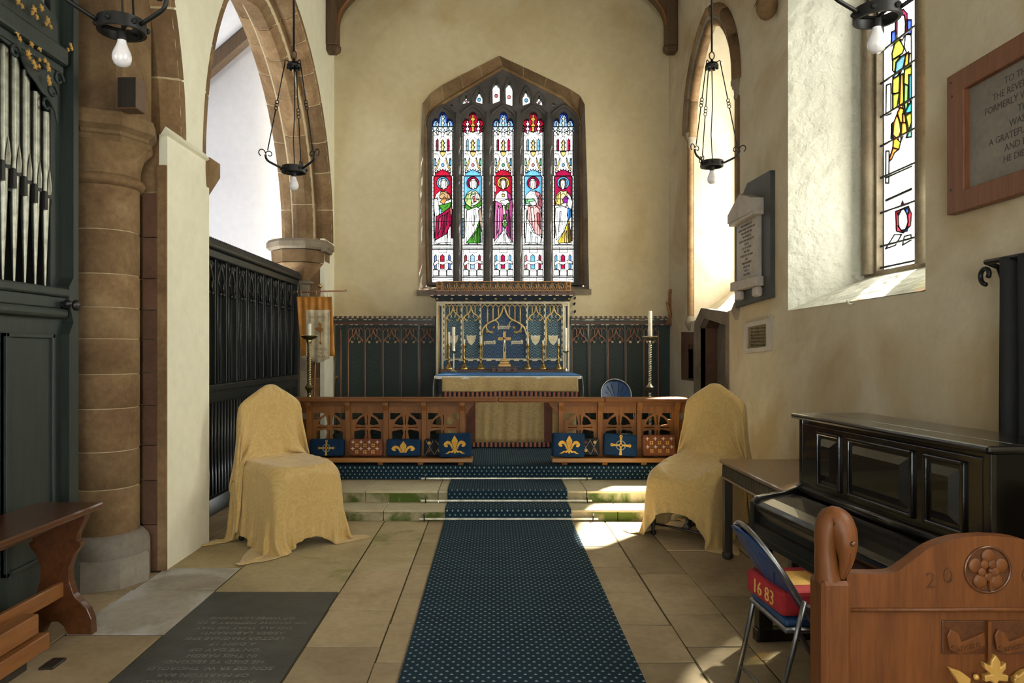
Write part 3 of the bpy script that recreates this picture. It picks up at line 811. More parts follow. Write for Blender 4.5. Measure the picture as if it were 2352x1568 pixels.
def window_light(i, xc, dy=0):
    blue_head = i in (0, 2, 4)
    hc = BLU if blue_head else RED
    K = [RED, LBL, RED, LBL, CRIM][i]; halo = [LBL, CRIM, YEL, CRIM, LBL][i]; pil = CRIM if blue_head else LBL
    strip = [LBL, (.2, .6, .4), LBL, (.15, .5, .25), LBL][i]; rnd = [LBL, PNK, (.1, .5, .2), PNK, LBL][i]
    Q = []
    def A(poly, c): Q.append(([(xc+x, y+dy) for x, y in poly], c))
    Q.append((light_outline(xc), W_))
    hd = [p for p in HEAD]
    A(hd+[(24.5, 289), (-24.5, 289)], hc)
    if blue_head:
        A([(-21, 300), (-23, 284), (-19, 275), (-13, 274.5), (-8, 280), (-7, 268), (-3, 261), (3, 261), (7, 268), (8, 280), (13, 274.5), (19, 275), (23, 284), (21, 300)], SKY)
        A(finial(0, 262, 289, 4.5), (.85, .80, .55)); A(finial(-13, 277, 289, 4), W_); A(finial(13, 277, 289, 4), W_)
        A([(-24.5, 289), (24.5, 289), (22, 298), (14, 303), (8, 298), (0, 304), (-8, 298), (-14, 303), (-22, 298)], (.55, .75, .95))
        A(finial(0, 289, 312, 5), W_); A(finial(-12, 289, 308, 3.5), (.9, .85, .6)); A(finial(12, 289, 308, 3.5), (.9, .85, .6))
    else:
        A([(-24.5, 289), (24.5, 289), (23, 300), (15, 303), (8, 299), (0, 302), (-8, 299), (-15, 303), (-23, 300)], CRIM)
        A(finial(0, 259, 300, 6.5), GOLD); A(finial(-12.5, 273, 304, 5), W_); A(finial(12.5, 273, 304, 5), W_)
        A(finial(-22, 285, 300, 2.5), GOLD); A(finial(22, 285, 300, 2.5), GOLD)
    for sx in (-1, 1):
        A([(sx*10, 345), (sx*10, 320), (sx*12.2, 316), (sx*14.5, 320), (sx*14.5, 345)], pil)
        A(rect(min(sx*15.5, sx*19.5), max(sx*15.5, sx*19.5), 362, 379), strip)
        A([(sx*8, 360), (sx*10, 366), (sx*15, 382), (sx*19, 386), (sx*17, 390), (sx*12, 384), (sx*7, 368)], (.80, .60, .22))
        A([(sx*22.6, 300), (sx*24.4, 300), (sx*24.4, 400), (sx*22.6, 400)], (.86, .84, .7))
    A(finial(0, 318, 345, 6), (.88, .66, .22)); A([(-7, 346), (7, 346), (4, 354), (0, 358), (-4, 354)], (.85, .62, .2))
    A(circ(0, 377, 3.6), rnd)
    A(crown_bg(), K)
    A([(-24.5, 402), (-20, 402)]+[(-20, 470), (-24.5, 470)], W_)
    # figure bay
    A([(-20, 402.5), (20, 402.5), (20, 545), (-20, 545)], K if i != 1 and i != 3 else LBL)
    A([(-19, 470), (19, 470), (19, 560), (-19, 560)], (.78, .84, .86))
    A(circ(0, 418, 14.2, 18), halo)
    A(circ(0, 418, 10.2, 14), [(.55, .8, .95), (.6, .05, .12), (.95, .8, .45), (.6, .05, .12), (.3, .6, .95)][i])
    hair = [(.6, .55, .5), (.8, .76, .7), (.45, .25, .13), (.6, .55, .5), (.16, .10, .08)][i]
    hx = [2, 1, 0, -1, -1][i]
    A([(hx-7, 430), (hx-8, 418), (hx-5, 410), (hx, 408), (hx+5, 410), (hx+8, 418), (hx+7, 431)], hair)
    A([(hx-4.5, 413), (hx, 411.5), (hx+4.5, 413), (hx+5, 422), (hx+3, 431), (hx, 434), (hx-3, 431), (hx-5, 422)], SKN)
    body = [(-17, 470), (-19, 456), (-15, 444), (-6, 436), (0, 438), (6, 436), (15, 444), (20, 456), (19, 470)]
    if i == 0:
        A(body, (.90, .84, .72)); A([(-5, 438), (5, 438), (16, 446), (18, 456), (6, 460), (-8, 452)], TAN); A([(-7, 462), (4, 450), (10, 456), (2, 468)], (.75, .3, .1))
        A([(-20, 456), (-12, 452), (-8, 478), (-9, 496), (-18, 494), (-20, 476)], (.80, .88, .94)); A([(-9, 470), (8, 466), (20, 462), (17, 476), (2, 486), (-9, 482)], GRN); A([(-8, 478), (-2, 478), (-3, 490), (-9, 491)], SKY)
        A([(-16, 496), (0, 487), (17, 474), (21, 486), (19, 512), (8, 536), (-18, 550), (-17, 520)], CRIM); A([(-9, 500), (0, 492), (-4, 520), (-12, 540)], (.55, .05, .16)); A([(4, 492), (12, 486), (8, 515), (0, 535)], (.32, .005, .06))
        A([(-18, 551), (8, 536), (18, 515), (19, 556), (-16, 557)], (.93, .93, .90)); A([(8, 538), (12, 530), (12, 556), (7, 556)], GRY)
        A([(20, 480), (23, 478), (23, 545), (20, 545)], RED); A([(15, 478), (20, 470), (22, 486), (19, 498)], (.55, .15, .12))
    elif i == 1:
        A(body, (.62, .74, .42)); A([(-15, 446), (-2, 440), (-4, 474), (-17, 470)], LGRN); A([(4, 440), (14, 445), (18, 458), (8, 456)], (.70, .68, .50)); A([(-5, 447), (6, 443), (9, 460), (-2, 466)], (.88, .82, .76)); A([(-1, 450), (4, 448), (6, 460), (1, 462)], (.75, .15, .12))
        A([(-16, 466), (-4, 476), (10, 466), (20, 458), (21, 468), (12, 476), (-6, 484), (-18, 476)], GRN)
        A([(-15, 482), (8, 474), (16, 478), (15, 506), (6, 530), (-14, 556), (-17, 520)], (.95, .95, .93)); A([(2, 480), (6, 478), (4, 510), (0, 520)], GRY)
        A([(-16, 557), (6, 528), (14, 506), (18, 530), (17, 557)], GRN); A([(0, 545), (8, 530), (7, 557), (1, 557)], (.16, .42, .07)); A([(11, 525), (14, 515), (15, 557), (11, 557)], (.04, .20, .02))
        A([(12, 482), (18, 476), (22, 500), (20, 536), (16, 510)], (.42, .30, .2)); A([(-24, 500), (-20, 500), (-20, 545), (-24, 545)], SKY); A([(18, 530), (22, 530), (22, 555), (18, 555)], SKY)
    elif i == 2:
        A(body, (.94, .95, .96)); A([(8, 437), (16, 444), (21, 456), (22, 470), (12, 468)], MAG); A([(-3, 444), (3, 444), (3, 450), (-3, 450)], YEL)
        A([(-18, 460), (-4, 466), (0, 480), (-2, 530), (-20, 552), (-20, 500)], (.60, .14, .38)); A([(-12, 470), (-8, 480), (-10, 525), (-14, 535)], (.70, .30, .52)); A([(6, 464), (20, 456), (23, 470), (20, 500), (22, 556), (8, 536), (2, 500)], MAG); A([(12, 480), (16, 500), (17, 545), (11, 530)], (.30, .02, .16))
        A([(-8, 460), (10, 456), (16, 464), (4, 470)], SKN); A([(8, 466), (14, 464), (12, 482), (7, 480)], GRN); A([(-1, 470), (3, 470), (6, 500), (9, 512), (3, 524), (-3, 514), (0, 500)], (.60, .72, .40)); A([(0, 492), (8, 490), (5, 502), (0, 504)], GRN); A([(-2, 512), (4, 508), (9, 514), (3, 524)], (.15, .5, .1))
        A([(-17, 556), (-2, 530), (2, 526), (8, 538), (18, 556)], (.92, .95, .93)); A([(1, 536), (4, 536), (5, 557), (0, 557)], GRY); A([(-21, 424), (-18, 422), (-16, 436), (-20, 442)], SKN)
        A([(-23, 460), (-20.5, 460), (-20.5, 545), (-23, 545)], RED)
    elif i == 3:
        A(body, (.90, .92, .93)); A([(4, 438), (14, 440), (21, 452), (22, 470), (16, 480), (6, 474), (10, 456)], PNK); A([(14, 446), (20, 456), (18, 474), (12, 468)], (.48, .12, .16))
        A([(-18, 456), (0, 454), (6, 460), (-4, 468), (-16, 466)], (.20, .50, .26)); A([(-10, 462), (4, 460), (8, 468), (-2, 472)], SKN)
        A([(-12, 472), (6, 470), (16, 480), (20, 500), (20, 536), (8, 540), (-6, 512), (-14, 500)], (.68, .32, .32)); A([(-6, 476), (0, 474), (4, 505), (-2, 508)], (.85, .58, .55)); A([(10, 486), (16, 490), (17, 525), (11, 512)], (.46, .12, .14))
        A([(-18, 556), (-16, 510), (-10, 512), (0, 532), (18, 542), (17, 557)], (.86, .93, .93)); A([(-6, 530), (-3, 536), (-3, 557), (-7, 557)], (.6, .75, .8)); A([(6, 542), (9, 544), (9, 557), (5, 557)], (.6, .75, .8))
        A([(-20, 480), (-16, 476), (-15, 505), (-20, 512)], (.70, .72, .72))
    else:
        A(body, (.88, .74, .34)); A([(-14, 446), (-6, 440), (-6, 470), (-17, 466)], YEL); A([(8, 440), (16, 448), (21, 462), (18, 484), (10, 470)], (.86, .88, .90)); A([(-2, 456), (5, 448), (11, 452), (10, 464), (0, 466)], PUR); A([(-4, 466), (8, 464), (6, 473), (-2, 472)], SKN)
        A([(-18, 476), (-2, 472), (10, 476), (12, 500), (2, 530), (-16, 550), (-19, 510)], (.93, .94, .95)); A([(-8, 484), (-5, 484), (-8, 530), (-11, 530)], (.72, .78, .84)); A([(11, 476), (17, 478), (18, 496), (12, 504), (9, 490)], (.06, .25, .65))
        A([(-13, 553), (2, 530), (12, 504), (17, 530), (17, 556), (-10, 557)], (.80, .55, .06)); A([(4, 538), (8, 528), (8, 556), (3, 556)], (.88, .68, .22)); A([(12, 512), (15, 514), (15, 556), (12, 556)], (.25, .12, .02)); A([(18, 520), (21, 520), (21, 552), (18, 552)], RED)
    A(rect(-24.5, 24.5, 562, 566), (.90, .90, .84)); A(rect(-24.5, 24.5, 570, 571.5), (.70, .55, .35))
    A(rect(-9, 9, 571.5, 579), (.93, .93, .92))
    c3 = [((.12, .25, .75), RED, (.12, .25, .75)), (RED, SKY, RED), (LBL, CRIM, LBL), (PNK, LBL, CRIM), (LBL, CRIM, (.12, .4, .85))][i]
    for k, (x, hw) in enumerate(((-16.5, 2.6), (-1, 4.8), (15, 2.6))):
        A([(x-hw, 616), (x-hw, 587), (x, 583), (x+hw, 587), (x+hw, 616)], c3[k])
    A([(-22, 604), (-14, 597), (-4, 600), (2, 600), (12, 596), (22, 600), (21, 606), (10, 602), (0, 607), (-12, 604), (-20, 610)], (.95, .93, .88))
    A(rect(-22, -10, 619, 632), (.93, .93, .92)); A(rect(-8, 8, 619, 632), (.93, .93, .92)); A(rect(10, 22, 619, 632), (.93, .93, .92))
    A(rect(-24.5, 24.5, 635, 636.2), (.70, .70, .68))
    for yb in (289, 345, 402.5, 455.6, 507.6, 562):
        pass
    root = bpy.data.objects.new('stained_light', None); COL.objects.link(root); root.parent = win1
    root.location = (0, 0, 0)
    LN = []
    def T(*pts): LN.append([(xc+x, y) for x, y in pts])
    for s in (-1, 1):
        T((s*21.6, 290), (s*21.6, 401)); T((s*21.4, 404), (s*21.4, 561)); T((s*22, 573), (s*22, 646))
        for k in range(30): T((s*21.6, 294+k*9), (s*24.4, 294+k*9))
        T((s*2, 312), (s*8, 318), (s*8, 344)); T((s*16, 344), (s*16, 318), (s*20, 306)); T((s*4, 300), (s*10, 308), (s*16, 304)); T((s*3, 320), (s*3, 342))
        T((s*20, 350), (s*12, 352), (s*6, 362), (s*2, 372)); T((s*20, 358), (s*14, 372), (s*20, 384)); T((s*4, 382), (s*10, 388), (s*19, 392)); T((s*12, 346), (s*12, 352))
        T((hx+s*1.2, 418.5), (hx+s*3.2, 418.5)); T((s*10, 445), (s*14, 462)); T((s*14, 480), (s*15.5, 540)); T((s*8, 488), (s*11, 546)); T((s*3.5, 492), (s*3.5, 552)); T((s*12, 470), (s*4, 476))
        T((s*9, 566), (s*9, 579)); T((s*9.5, 584), (s*9.5, 616)); T((s*20, 584), (s*20, 616)); T((s*9, 619), (s*9, 634)); T((s*8, 637), (s*8, 647)); T((s*2, 556), (s*12, 559)); T((s*16, 622), (s*14, 628))
    for y in (297, 308, 333, 352, 393, 575, 581, 617.5, 633, 641): T((-21.5, y), (-10, y)); T((10, y), (21.5, y))
    T((hx, 419), (hx-.5, 424), (hx+.6, 424.5)); T((hx-1.6, 428), (hx+1.6, 428)); T((-6, 447), (0, 441), (6, 447)); T((-4, 500), (0, 520), (-1, 545)); T((-9, 622), (9, 622))
    cut_panes(root, Q, wp, lambda u, v, w: (u, YG+.05+w, v), lead=.0048, lines=LN, dim=.36)
    bars = MB()
    for yb in (289, 345, 402.5, 455.6, 507.6, 562):
        a = ep(xc-25.5, yb+dy, YG+.03); b = ep(xc+25.5, yb+dy, YG+.03)
        bars.box(a[0], b[0], YG+.024, YG+.036, a[2]-.005, a[2]+.005)
    bars.build('saddle_bars', 'iron', root)
for i, xc in enumerate(LX): window_light(i, xc, 0)
tl = bpy.data.objects.new('tracery_lights', None); COL.objects.link(tl); tl.parent = win1
for k, s in enumerate(SMALL):
    Q = [(s, W_)]
    xs = [p[0] for p in s]; ys = [p[1] for p in s]
    cxm, cym = (min(xs)+max(xs))/2, min(ys)*.42+max(ys)*.58
    if 0 < k < 7:
        Q.append(([(cxm-2, min(ys)-1), (cxm+2, min(ys)-1), (cxm+1.6, min(ys)+5), (cxm-1.6, min(ys)+5)], (.85, .75, .4)))
        Q.append((circ(cxm, cym, 4.2 if 1 < k < 6 else 2.6, 12), [0, PNK, LBL, (.70, .18, .2), (.75, .3, .3), LBL, PNK][k]))
    cut_panes(tl, Q, wp, lambda u, v, w: (u, YG+.05+w, v), lead=.004, dim=.36)
# iron pins beside the altar canopy and the wall crack are left to the plaster; roof truss brace against the east wall
tr = thing('roof_brace', 'dark oak arched roof brace with wall posts against the east wall', 'roof brace', (0.12, 10.3, 5.86))
YB = 10.3
def brace_side(x_wall, sgn):
    x0 = x_wall; pw = .155
    zb = 5.86
    MB().box(min(x0, x0+sgn*pw), max(x0, x0+sgn*pw), YB-.11, YB+.11, zb+.09, ZTOP).build('wall_post', 'roof_oak', tr, bev=.012)
    MB().ball((x0+sgn*.12, YB, zb+.06), .075, 12, 8).build('pendant_knob', 'roof_oak', tr, smooth=True)
    MB().box(min(x0, x0+sgn*.13), max(x0, x0+sgn*.13), YB-.09, YB+.09, zb, zb+.1).build('post_foot', 'roof_oak', tr, bev=.02)
    cur = [(x0+sgn*pw, 6.22), (x0+sgn*(pw+.02), 6.36), (x0+sgn*(pw+.10), 6.52), (x0+sgn*(pw+.30), 6.72), (x0+sgn*(pw+.62), 6.90), (x0+sgn*(pw+1.1), 7.02), (x0+sgn*2.505, 7.12)]
    cur = smooth_path(cur, 4)
    poly = cur+[(x0+sgn*2.505, ZTOP), (x0+sgn*pw, ZTOP)]
    MB().plate(poly, [], YB-.08, YB+.08, lambda u, v, w: (u, w, v)).build('arched_brace', 'roof_oak', tr)
    MB().tube([(p[0], YB-.08, p[1]) for p in cur], .018, 6).build('brace_moulding', 'oak_upright', tr, smooth=True)
brace_side(XL+.005, 1); brace_side(XR-.005, -1)
# ------------------------------------------------------------------ south wall
def pointed(y0, y1, zb, zs, apex, n=10):
    ym = (y0+y1)/2; hw = (y1-y0)/2; rise = apex-zs
    r = (hw*hw+rise*rise)/(2*hw)
    t = math.degrees(math.asin(min(1, rise/r)))
    left = [(y0+r+r*math.cos(math.radians(180-t*i/n)), zs+r*math.sin(math.radians(180-t*i/n))) for i in range(n+1)]
    right = [(y1-r+r*math.cos(math.radians(t-t*i/n)), zs+r*math.sin(math.radians(t-t*i/n))) for i in range(1, n+1)]
    return [(y0, zb)]+left+right+[(y1, zb)]
XG = 3.25
W2o = pointed(4.36, 6.395, 1.96, 4.7, 5.7); W2i = pointed(4.50, 6.26, 2.23, 4.6, 5.35)
W3o = pointed(7.72, 9.62, 2.0, 4.47, 5.62); W3i = pointed(7.96, 9.59, 2.45, 4.4, 5.25)
W4o = pointed(.3, 2.5, 2.0, 4.4, 5.4); W4i = pointed(.5, 2.3, 2.25, 4.3, 5.1)
SED = [(8.08, .75), (9.09, .75), (9.09, 1.883), (8.895, 2.0), (8.08, 1.889)]
PIS = [(9.40, 1.23), (9.66, 1.23), (9.66, 1.62), (9.60, 1.68), (9.40, 1.68)]
W3o[0] = (7.72, 2.055); W3o[-1] = (9.62, 1.985)
def fr(u, v, w): return (XR+w, u, v)
wr = MB().plate([(WY0, 0), (YE+.05, 0), (YE+.05, ZTOP), (WY0, ZTOP)], [W2o, W3o, SED, PIS, W4o], 0, .06, fr).build('wall_right', 'plaster_wall'); struct(wr)
MB().plate([(WY0, 0), (YE+.9, 0), (YE+.9, ZTOP), (WY0, ZTOP)], [W2i, W3i, W4i], XG-XR-.02, XG-XR+.08, fr).build('outer_leaf', 'plaster_wall', wr)
def loft(name, o, i, x0, x1, mat, parent):
    b = MB(); n = len(o)
    b.add([(x0, u, v) for u, v in o]+[(x1, u, v) for u, v in i], [(k, k+1, n+k+1, n+k) for k in range(n-1)]+[(n-1, 0, n, 2*n-1)])
    return b.build(name, mat, parent)
win2 = thing('window_2', None, None, (XR, 5.38, 1.96)); struct(win2)
win3 = thing('window_3', None, None, (XR, 8.67, 2.0)); struct(win3)
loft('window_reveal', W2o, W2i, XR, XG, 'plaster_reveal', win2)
loft('window_reveal', W3o, W3i, XR, XG, 'plaster_wall', win3)
side_open = thing('side_light_opening', None, None, (XR, 1.4, 2.0)); struct(side_open)  # unseen opening added in the south wall for side light from the right
loft('window_reveal', W4o, W4i, XR, XG, 'plaster_reveal', side_open)
MB().plate(W4i, [pointed(.55, 1.36, 2.3, 4.2, 4.7, 6), pointed(1.44, 2.25, 2.3, 4.2, 4.7, 6)], -.02, .1, lambda u, v, w: (XG+w, u, v)).build('stone_frame', 'stone_grey', side_open)
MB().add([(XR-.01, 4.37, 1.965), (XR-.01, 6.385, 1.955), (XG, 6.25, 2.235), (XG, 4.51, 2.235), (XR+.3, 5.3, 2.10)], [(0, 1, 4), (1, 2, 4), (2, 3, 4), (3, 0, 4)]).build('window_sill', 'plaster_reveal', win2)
# stone frame with three lights
L2 = [(5.47, 6.06), (4.92, 5.33), (4.56, 4.80)]
MB().plate([(u, v) for u, v in W2i], [pointed(a, b, 2.27, 4.45, 4.8, 6) for a, b in L2], -.02, .12, lambda u, v, w: (XG+w, u, v)).build('stone_frame', 'stone_grey', win2)
for yc, r in ((6.155, .06), (5.39, .055), (4.86, .05)):
    MB().lathe([(r, 2.25), (r, 4.55)], (XG-.03, yc, 0), 14).build('shaft', 'stone_grey', win2, smooth=True, angle=50)
def q2(x, y): p = onx(x, y, XG+.04); return (p[1], p[2])
Y0, Y1 = 5.47, 6.06
def px2(pts): return [q2(x, y) for x, y in pts]
def r2(y0, y1, z0, z1): return [(y0, z0), (y1, z0), (y1, z1), (y0, z1)]
SW = (.90, .92, .86)
Q = [(pointed(Y0, Y1, 2.27, 4.45, 4.8, 6), SW)]
def c7(pts): return px2([(1990+x*.408, y*.408) for x, y in pts])
def G(pts, c): Q.append((c7(pts), c))
G([(162, 190), (165, 95), (185, 60), (212, 52), (232, 75), (232, 190)], CRIM)
G([(140, 260), (142, 180), (165, 170), (165, 240)], DBL); G([(232, 190), (230, 110), (256, 110), (256, 190)], DBL)
G([(174, 215), (175, 110), (195, 82), (215, 85), (222, 130), (218, 195), (205, 225)], (.93, .86, .74))
G([(222, 195), (254, 195), (256, 300), (230, 300), (215, 260)], (.95, .92, .85))
G([(145, 300), (160, 245), (185, 220), (200, 240), (215, 270), (205, 300), (160, 330), (148, 340)], OLV)
G([(148, 395), (150, 335), (190, 315), (200, 350), (165, 410)], (.34, .36, .05))
G([(158, 430), (168, 350), (195, 320), (225, 300), (212, 370), (195, 410)], (.05, .13, .18)); G([(150, 440), (165, 405), (190, 410), (165, 445)], (.10, .18, .25))
G([(212, 385), (222, 310), (240, 290), (238, 360)], ORG); G([(238, 365), (245, 300), (256, 300), (256, 370)], (.9, .85, .4))
G([(212, 470), (215, 390), (256, 370), (256, 420), (240, 500)], OLV)
G([(148, 525), (150, 445), (190, 420), (185, 525)], (.36, .34, .03)); G([(150, 620), (150, 530), (188, 520), (175, 600)], OLV)
G([(190, 525), (195, 420), (208, 415), (212, 560), (205, 610), (185, 610)], ORG); G([(212, 560), (215, 470), (238, 480), (235, 600), (220, 640)], (.09, .20, .05)); G([(240, 560), (240, 420), (256, 420), (256, 580)], (.04, .20, .26))
G([(215, 640), (238, 590), (256, 570), (256, 630)], TEAL)
G([(150, 760), (155, 690), (175, 640), (190, 690), (195, 740), (180, 780)], (.85, .33, .05)); G([(175, 635), (190, 605), (212, 610), (205, 690), (192, 690)], ORG)
G([(150, 830), (155, 760), (180, 785), (195, 800), (185, 840)], ORG); G([(195, 800), (200, 690), (225, 690), (232, 740), (210, 760)], (.82, .28, .03)); G([(205, 640), (218, 640), (225, 690), (205, 690)], (.75, .2, .03))
G([(222, 650), (256, 630), (256, 690), (240, 740), (230, 690)], OLV); G([(225, 775), (240, 735), (256, 690), (256, 770)], (.08, .22, .16))
G([(140, 780), (142, 700), (150, 690), (150, 780)], DBL)
G([(126, 900), (140, 865), (150, 830), (185, 840), (160, 860), (145, 895), (132, 906)], (.55, .16, .03))
G([(110, 1030), (112, 850), (130, 850), (128, 1030)], (.8, .84, .8)); G([(112, 650), (114, 480), (140, 470), (140, 640)], (.86, .9, .86))
G([(195, 1160), (206, 1130), (216, 1155)], CRIM); G([(170, 1300), (166, 1190), (240, 1160), (256, 1200), (250, 1270), (210, 1310)], (.42, .02, .04))
G([(178, 1200), (238, 1165), (240, 1195), (225, 1215), (185, 1225)], DBL); G([(180, 1270), (215, 1295), (235, 1275), (232, 1300), (205, 1306)], DBL)
G([(182, 1215), (200, 1180), (215, 1175), (232, 1210), (236, 1250), (222, 1290), (200, 1296), (184, 1270)], (.92, .93, .93))
G([(110, 1400), (160, 1320), (200, 1320), (165, 1380)], (.86, .88, .84)); G([(205, 1380), (215, 1330), (254, 1320), (254, 1350)], (.92, .90, .78))
for yb in (960, 1090): G([(112, yb+35), (256, yb-30), (256, yb-24), (112, yb+41)], (.55, .55, .5))
l2 = bpy.data.objects.new('stained_light', None); COL.objects.link(l2); l2.parent = win2
cut_panes(l2, Q, lambda a, b: (a, b), lambda u, v, w: (XG+.04+w, u, v), lead=.006, clear=.22, dim=.7)
br = MB()
for yb in (230, 415, 610, 780, 965, 1170, 1365, 1490):
    z = c7([(180, yb)])[0][1]; br.box(XG+.01, XG+.022, Y0, Y1, z-.008, z+.008)
br.build('saddle_bars', 'iron', l2)
for a, b in L2[1:]:
    cut_panes(l2, [(pointed(a, b, 2.27, 4.45, 4.8, 6), (.80, .84, .76)), (r2(a+.08, b-.08, 2.9, 4.3), (.35, .32, .10)), (r2(a+.14, b-.14, 3.2, 3.9), ORG)], lambda p, q: (p, q), lambda u, v, w: (XG+.04+w, u, v), lead=.006, clear=.10, dim=.5)
# eastern lancet: clear leaded glass, moulded arch on shafts
MB().plate(W3i, [pointed(8.01, 9.54, 2.5, 4.25, 5.0, 8)], -.02, .1, lambda u, v, w: (XG+w, u, v)).build('stone_frame', 'stone_grey', win3)
l3 = bpy.data.objects.new('leaded_light', None); COL.objects.link(l3); l3.parent = win3
for a, b in ((8.01, 9.54),):
    Q = [(pointed(a, b, 2.5, 4.25, 5.0, 8), (.92, .93, .90))]
    for k in range(9):
        Q.append((r2(a, b, 2.5+k*.22, 2.5+k*.22+.21), (.93, .94, .90) if k % 2 else (.88, .92, .90)))
    cut_panes(l3, Q, lambda p, q: (p, q), lambda u, v, w: (XG+.04+w, u, v), lead=.006, clear=.72)
mo = [(XR, u, v) for u, v in W3o[1:-1]]
for off, rr, mt in ((.06, .07, 'stone_brown'), (-.07, .06, 'stone_brown'), (.0, .05, 'stone_grey')):
    cyy, czz = 8.67, 4.0
    pts = []
    for x, u, v in mo:
        d = Vector((u-cyy, v-czz)).normalized()*off
        pts.append((XR+.02 if off < 0 else XR-.015, u+d.x, v+d.y))
    n = len(pts); k = 7
    for s in range(k):
        a = round(s*(n-1)/k); b = round((s+1)*(n-1)/k)
        MB().tube(pts[a:b+1], rr, 8).build('arch_stone', mt, win3, smooth=True)
for yc, zb in ((7.72, 2.06), (9.60, 2.0)):
    MB().lathe([(.04, zb), (.04, 4.38)], (XR+.01, yc, 0), 14).build('shaft', 'stone_brown', win3, smooth=True, angle=50)
    MB().lathe([(.045, 4.30), (.05, 4.33), (.045, 4.36), (.05, 4.40), (.08, 4.46), (.08, 4.50)], (XR+.01, yc, 0), 14).build('shaft_capital', 'stone_grey', win3, smooth=True, angle=50)
    MB().lathe([(.03, zb-.13), (.065, zb-.06), (.075, zb-.02), (.06, zb+.02), (.045, zb+.06)], (XR+.01, yc, 0), 14).build('shaft_base', 'stone_grey', win3, smooth=True, angle=50)
    MB().box(XR-.012, XR+.05, yc-.03 if yc > 9 else yc-.075, yc+.075 if yc > 9 else yc+.03, zb, 4.32).build('jamb_stone', 'stone_brown', win3)
# sedilia and piscina
sed = thing('stone_niche', 'stone sedilia niche with sloping lintel in the right wall under the lancet', 'niche', (XR, 8.6, .75))
MB().plate([(7.99, .75), (9.357, .75), (9.357, 1.79), (9.33, 1.956), (9.03, 2.136), (7.99, 2.03)], [SED], -.015, .05, fr).build('surround', 'stone_grey', sed)
b = MB(); n = len(SED)
b.add([(XR, u, v) for u, v in SED]+[(XR+.21, u, v) for u, v in SED], [(k, (k+1) % n, n+(k+1) % n, n+k) for k in range(n)]); b.build('jambs', 'stone_red', sed)
MB().add([(XR+.21, u, v) for u, v in SED], [tuple(range(n))]).build('back', 'stone_grey', sed)
pis = thing('stone_niche', 'small dark piscina recess beside the sedilia', 'niche', (XR, 9.68, 1.2))
MB().plate([(9.36, 1.2), (9.99, 1.2), (10.0, 1.86), (9.36, 1.84)], [PIS], -.012, .05, fr).build('surround', 'stone_red', pis)
b = MB(); n = len(PIS)
b.add([(XR, u, v) for u, v in PIS]+[(XR+.16, u, v) for u, v in PIS], [(k, (k+1) % n, n+(k+1) % n, n+k) for k in range(n)]+[tuple(range(n, 2*n))]); b.build('recess', 'stone_red', pis)

# ---- things fixed on the south wall
def on_wall(y, z, out=.0):     # lettering frame on the south wall, read from the room
    return wall_frame((XR-out, y, z), (0, -1, 0), (0, 0, 1))
mt = thing('memorial_tablet', 'pale marble memorial tablet on a dark slate backing between the windows', 'memorial', (XR, 7.14, 2.08))
def fw(u, v, w): return (XR-w, u, v)
MB().plate([(6.69, 2.10), (7.64, 2.06), (7.64, 3.08), (7.30, 3.30), (6.69, 3.28)], [], 0, .045, fw).build('backing', 'slate', mt)
MB().box(XR-.085, XR-.045, 6.90, 7.50, 2.30, 2.96).build('tablet', 'marble', mt, bev=.004)
MB().plate([(6.85, 2.93), (7.56, 2.93), (7.56, 3.02), (7.20, 3.17), (6.85, 3.06)], [], .045, .16, fw).build('pediment', 'marble', mt)
MB().box(XR-.15, XR-.045, 6.84, 7.56, 2.90, 2.94).build('cornice', 'marble', mt, bev=.01)
MB().box(XR-.13, XR-.045, 6.84, 7.57, 2.22, 2.315).build('shelf', 'marble', mt, bev=.01)
for yb in (6.92, 7.42):
    MB().box(XR-.12, XR-.045, yb-.06, yb+.06, 2.12, 2.22).build('bracket', 'marble', mt, bev=.025)
TAB = ['IN REMEMBRANCE OF', 'HENRY LINDSEY DODDING A.M.', 'WHO DIED MAY 3RD', 'AND BURIED IN', 'HOUGH UPON THE HILL 1857', 'AGED 72', 'ALSO OF HIS WIFE', 'MARY ANN', 'BLESSED ARE THE DEAD', 'ALSO', 'THEIR SON HENRY', 'DIED IN 1842', 'AGED 17', 'ALSO JOHN']
for i, t in enumerate(TAB):
    lettering(t, .032, on_wall(7.2, 2.86-.038*i, .0865), 'letter_dark', mt, extrude=.0004)
bp = thing('brass_plaque', 'small engraved brass plaque in a stone frame below the memorial tablet', 'plaque', (XR, 6.95, 1.58))
MB().plate([(6.76, 1.60), (7.44, 1.57), (7.44, 1.88), (6.76, 1.90)], [[(6.83, 1.64), (7.36, 1.62), (7.36, 1.84), (6.83, 1.855)]], 0, .03, fw).build('stone_frame', 'marble', bp)
MB().plate([(6.82, 1.63), (7.37, 1.61), (7.37, 1.85), (6.82, 1.86)], [], 0, .012, fw).build('brass_plate', 'brass_dull', bp)
for i in range(6): lettering('IN MEMORY OF THE MEN OF THIS PARISH' if i == 0 else 'WHO GAVE THEIR LIVES IN THE WAR', .022, on_wall(7.1, 1.82-.033*i, .0128), 'letter_dark', bp, extrude=.0003)
fb = thing('wooden_board', 'grey lettered board in a wide brown wooden frame high on the right wall', 'board', (XR, 3.3, 2.36))
MB().plate([(2.75, 2.365), (4.07, 2.365), (4.07, 3.145), (2.75, 3.145)], [[(2.90, 2.48), (3.925, 2.48), (3.925, 3.03), (2.90, 3.03)]], 0, .055, fw).build('frame', 'frame_brown', fb, bev=.006)
stone('board_stone', (.16, .14, .11), (.27, .24, .20), vary=0, rough=.8)
MB().box(XR-.02, XR, 2.88, 3.94, 2.46, 3.05).build('panel', 'board_stone', fb)
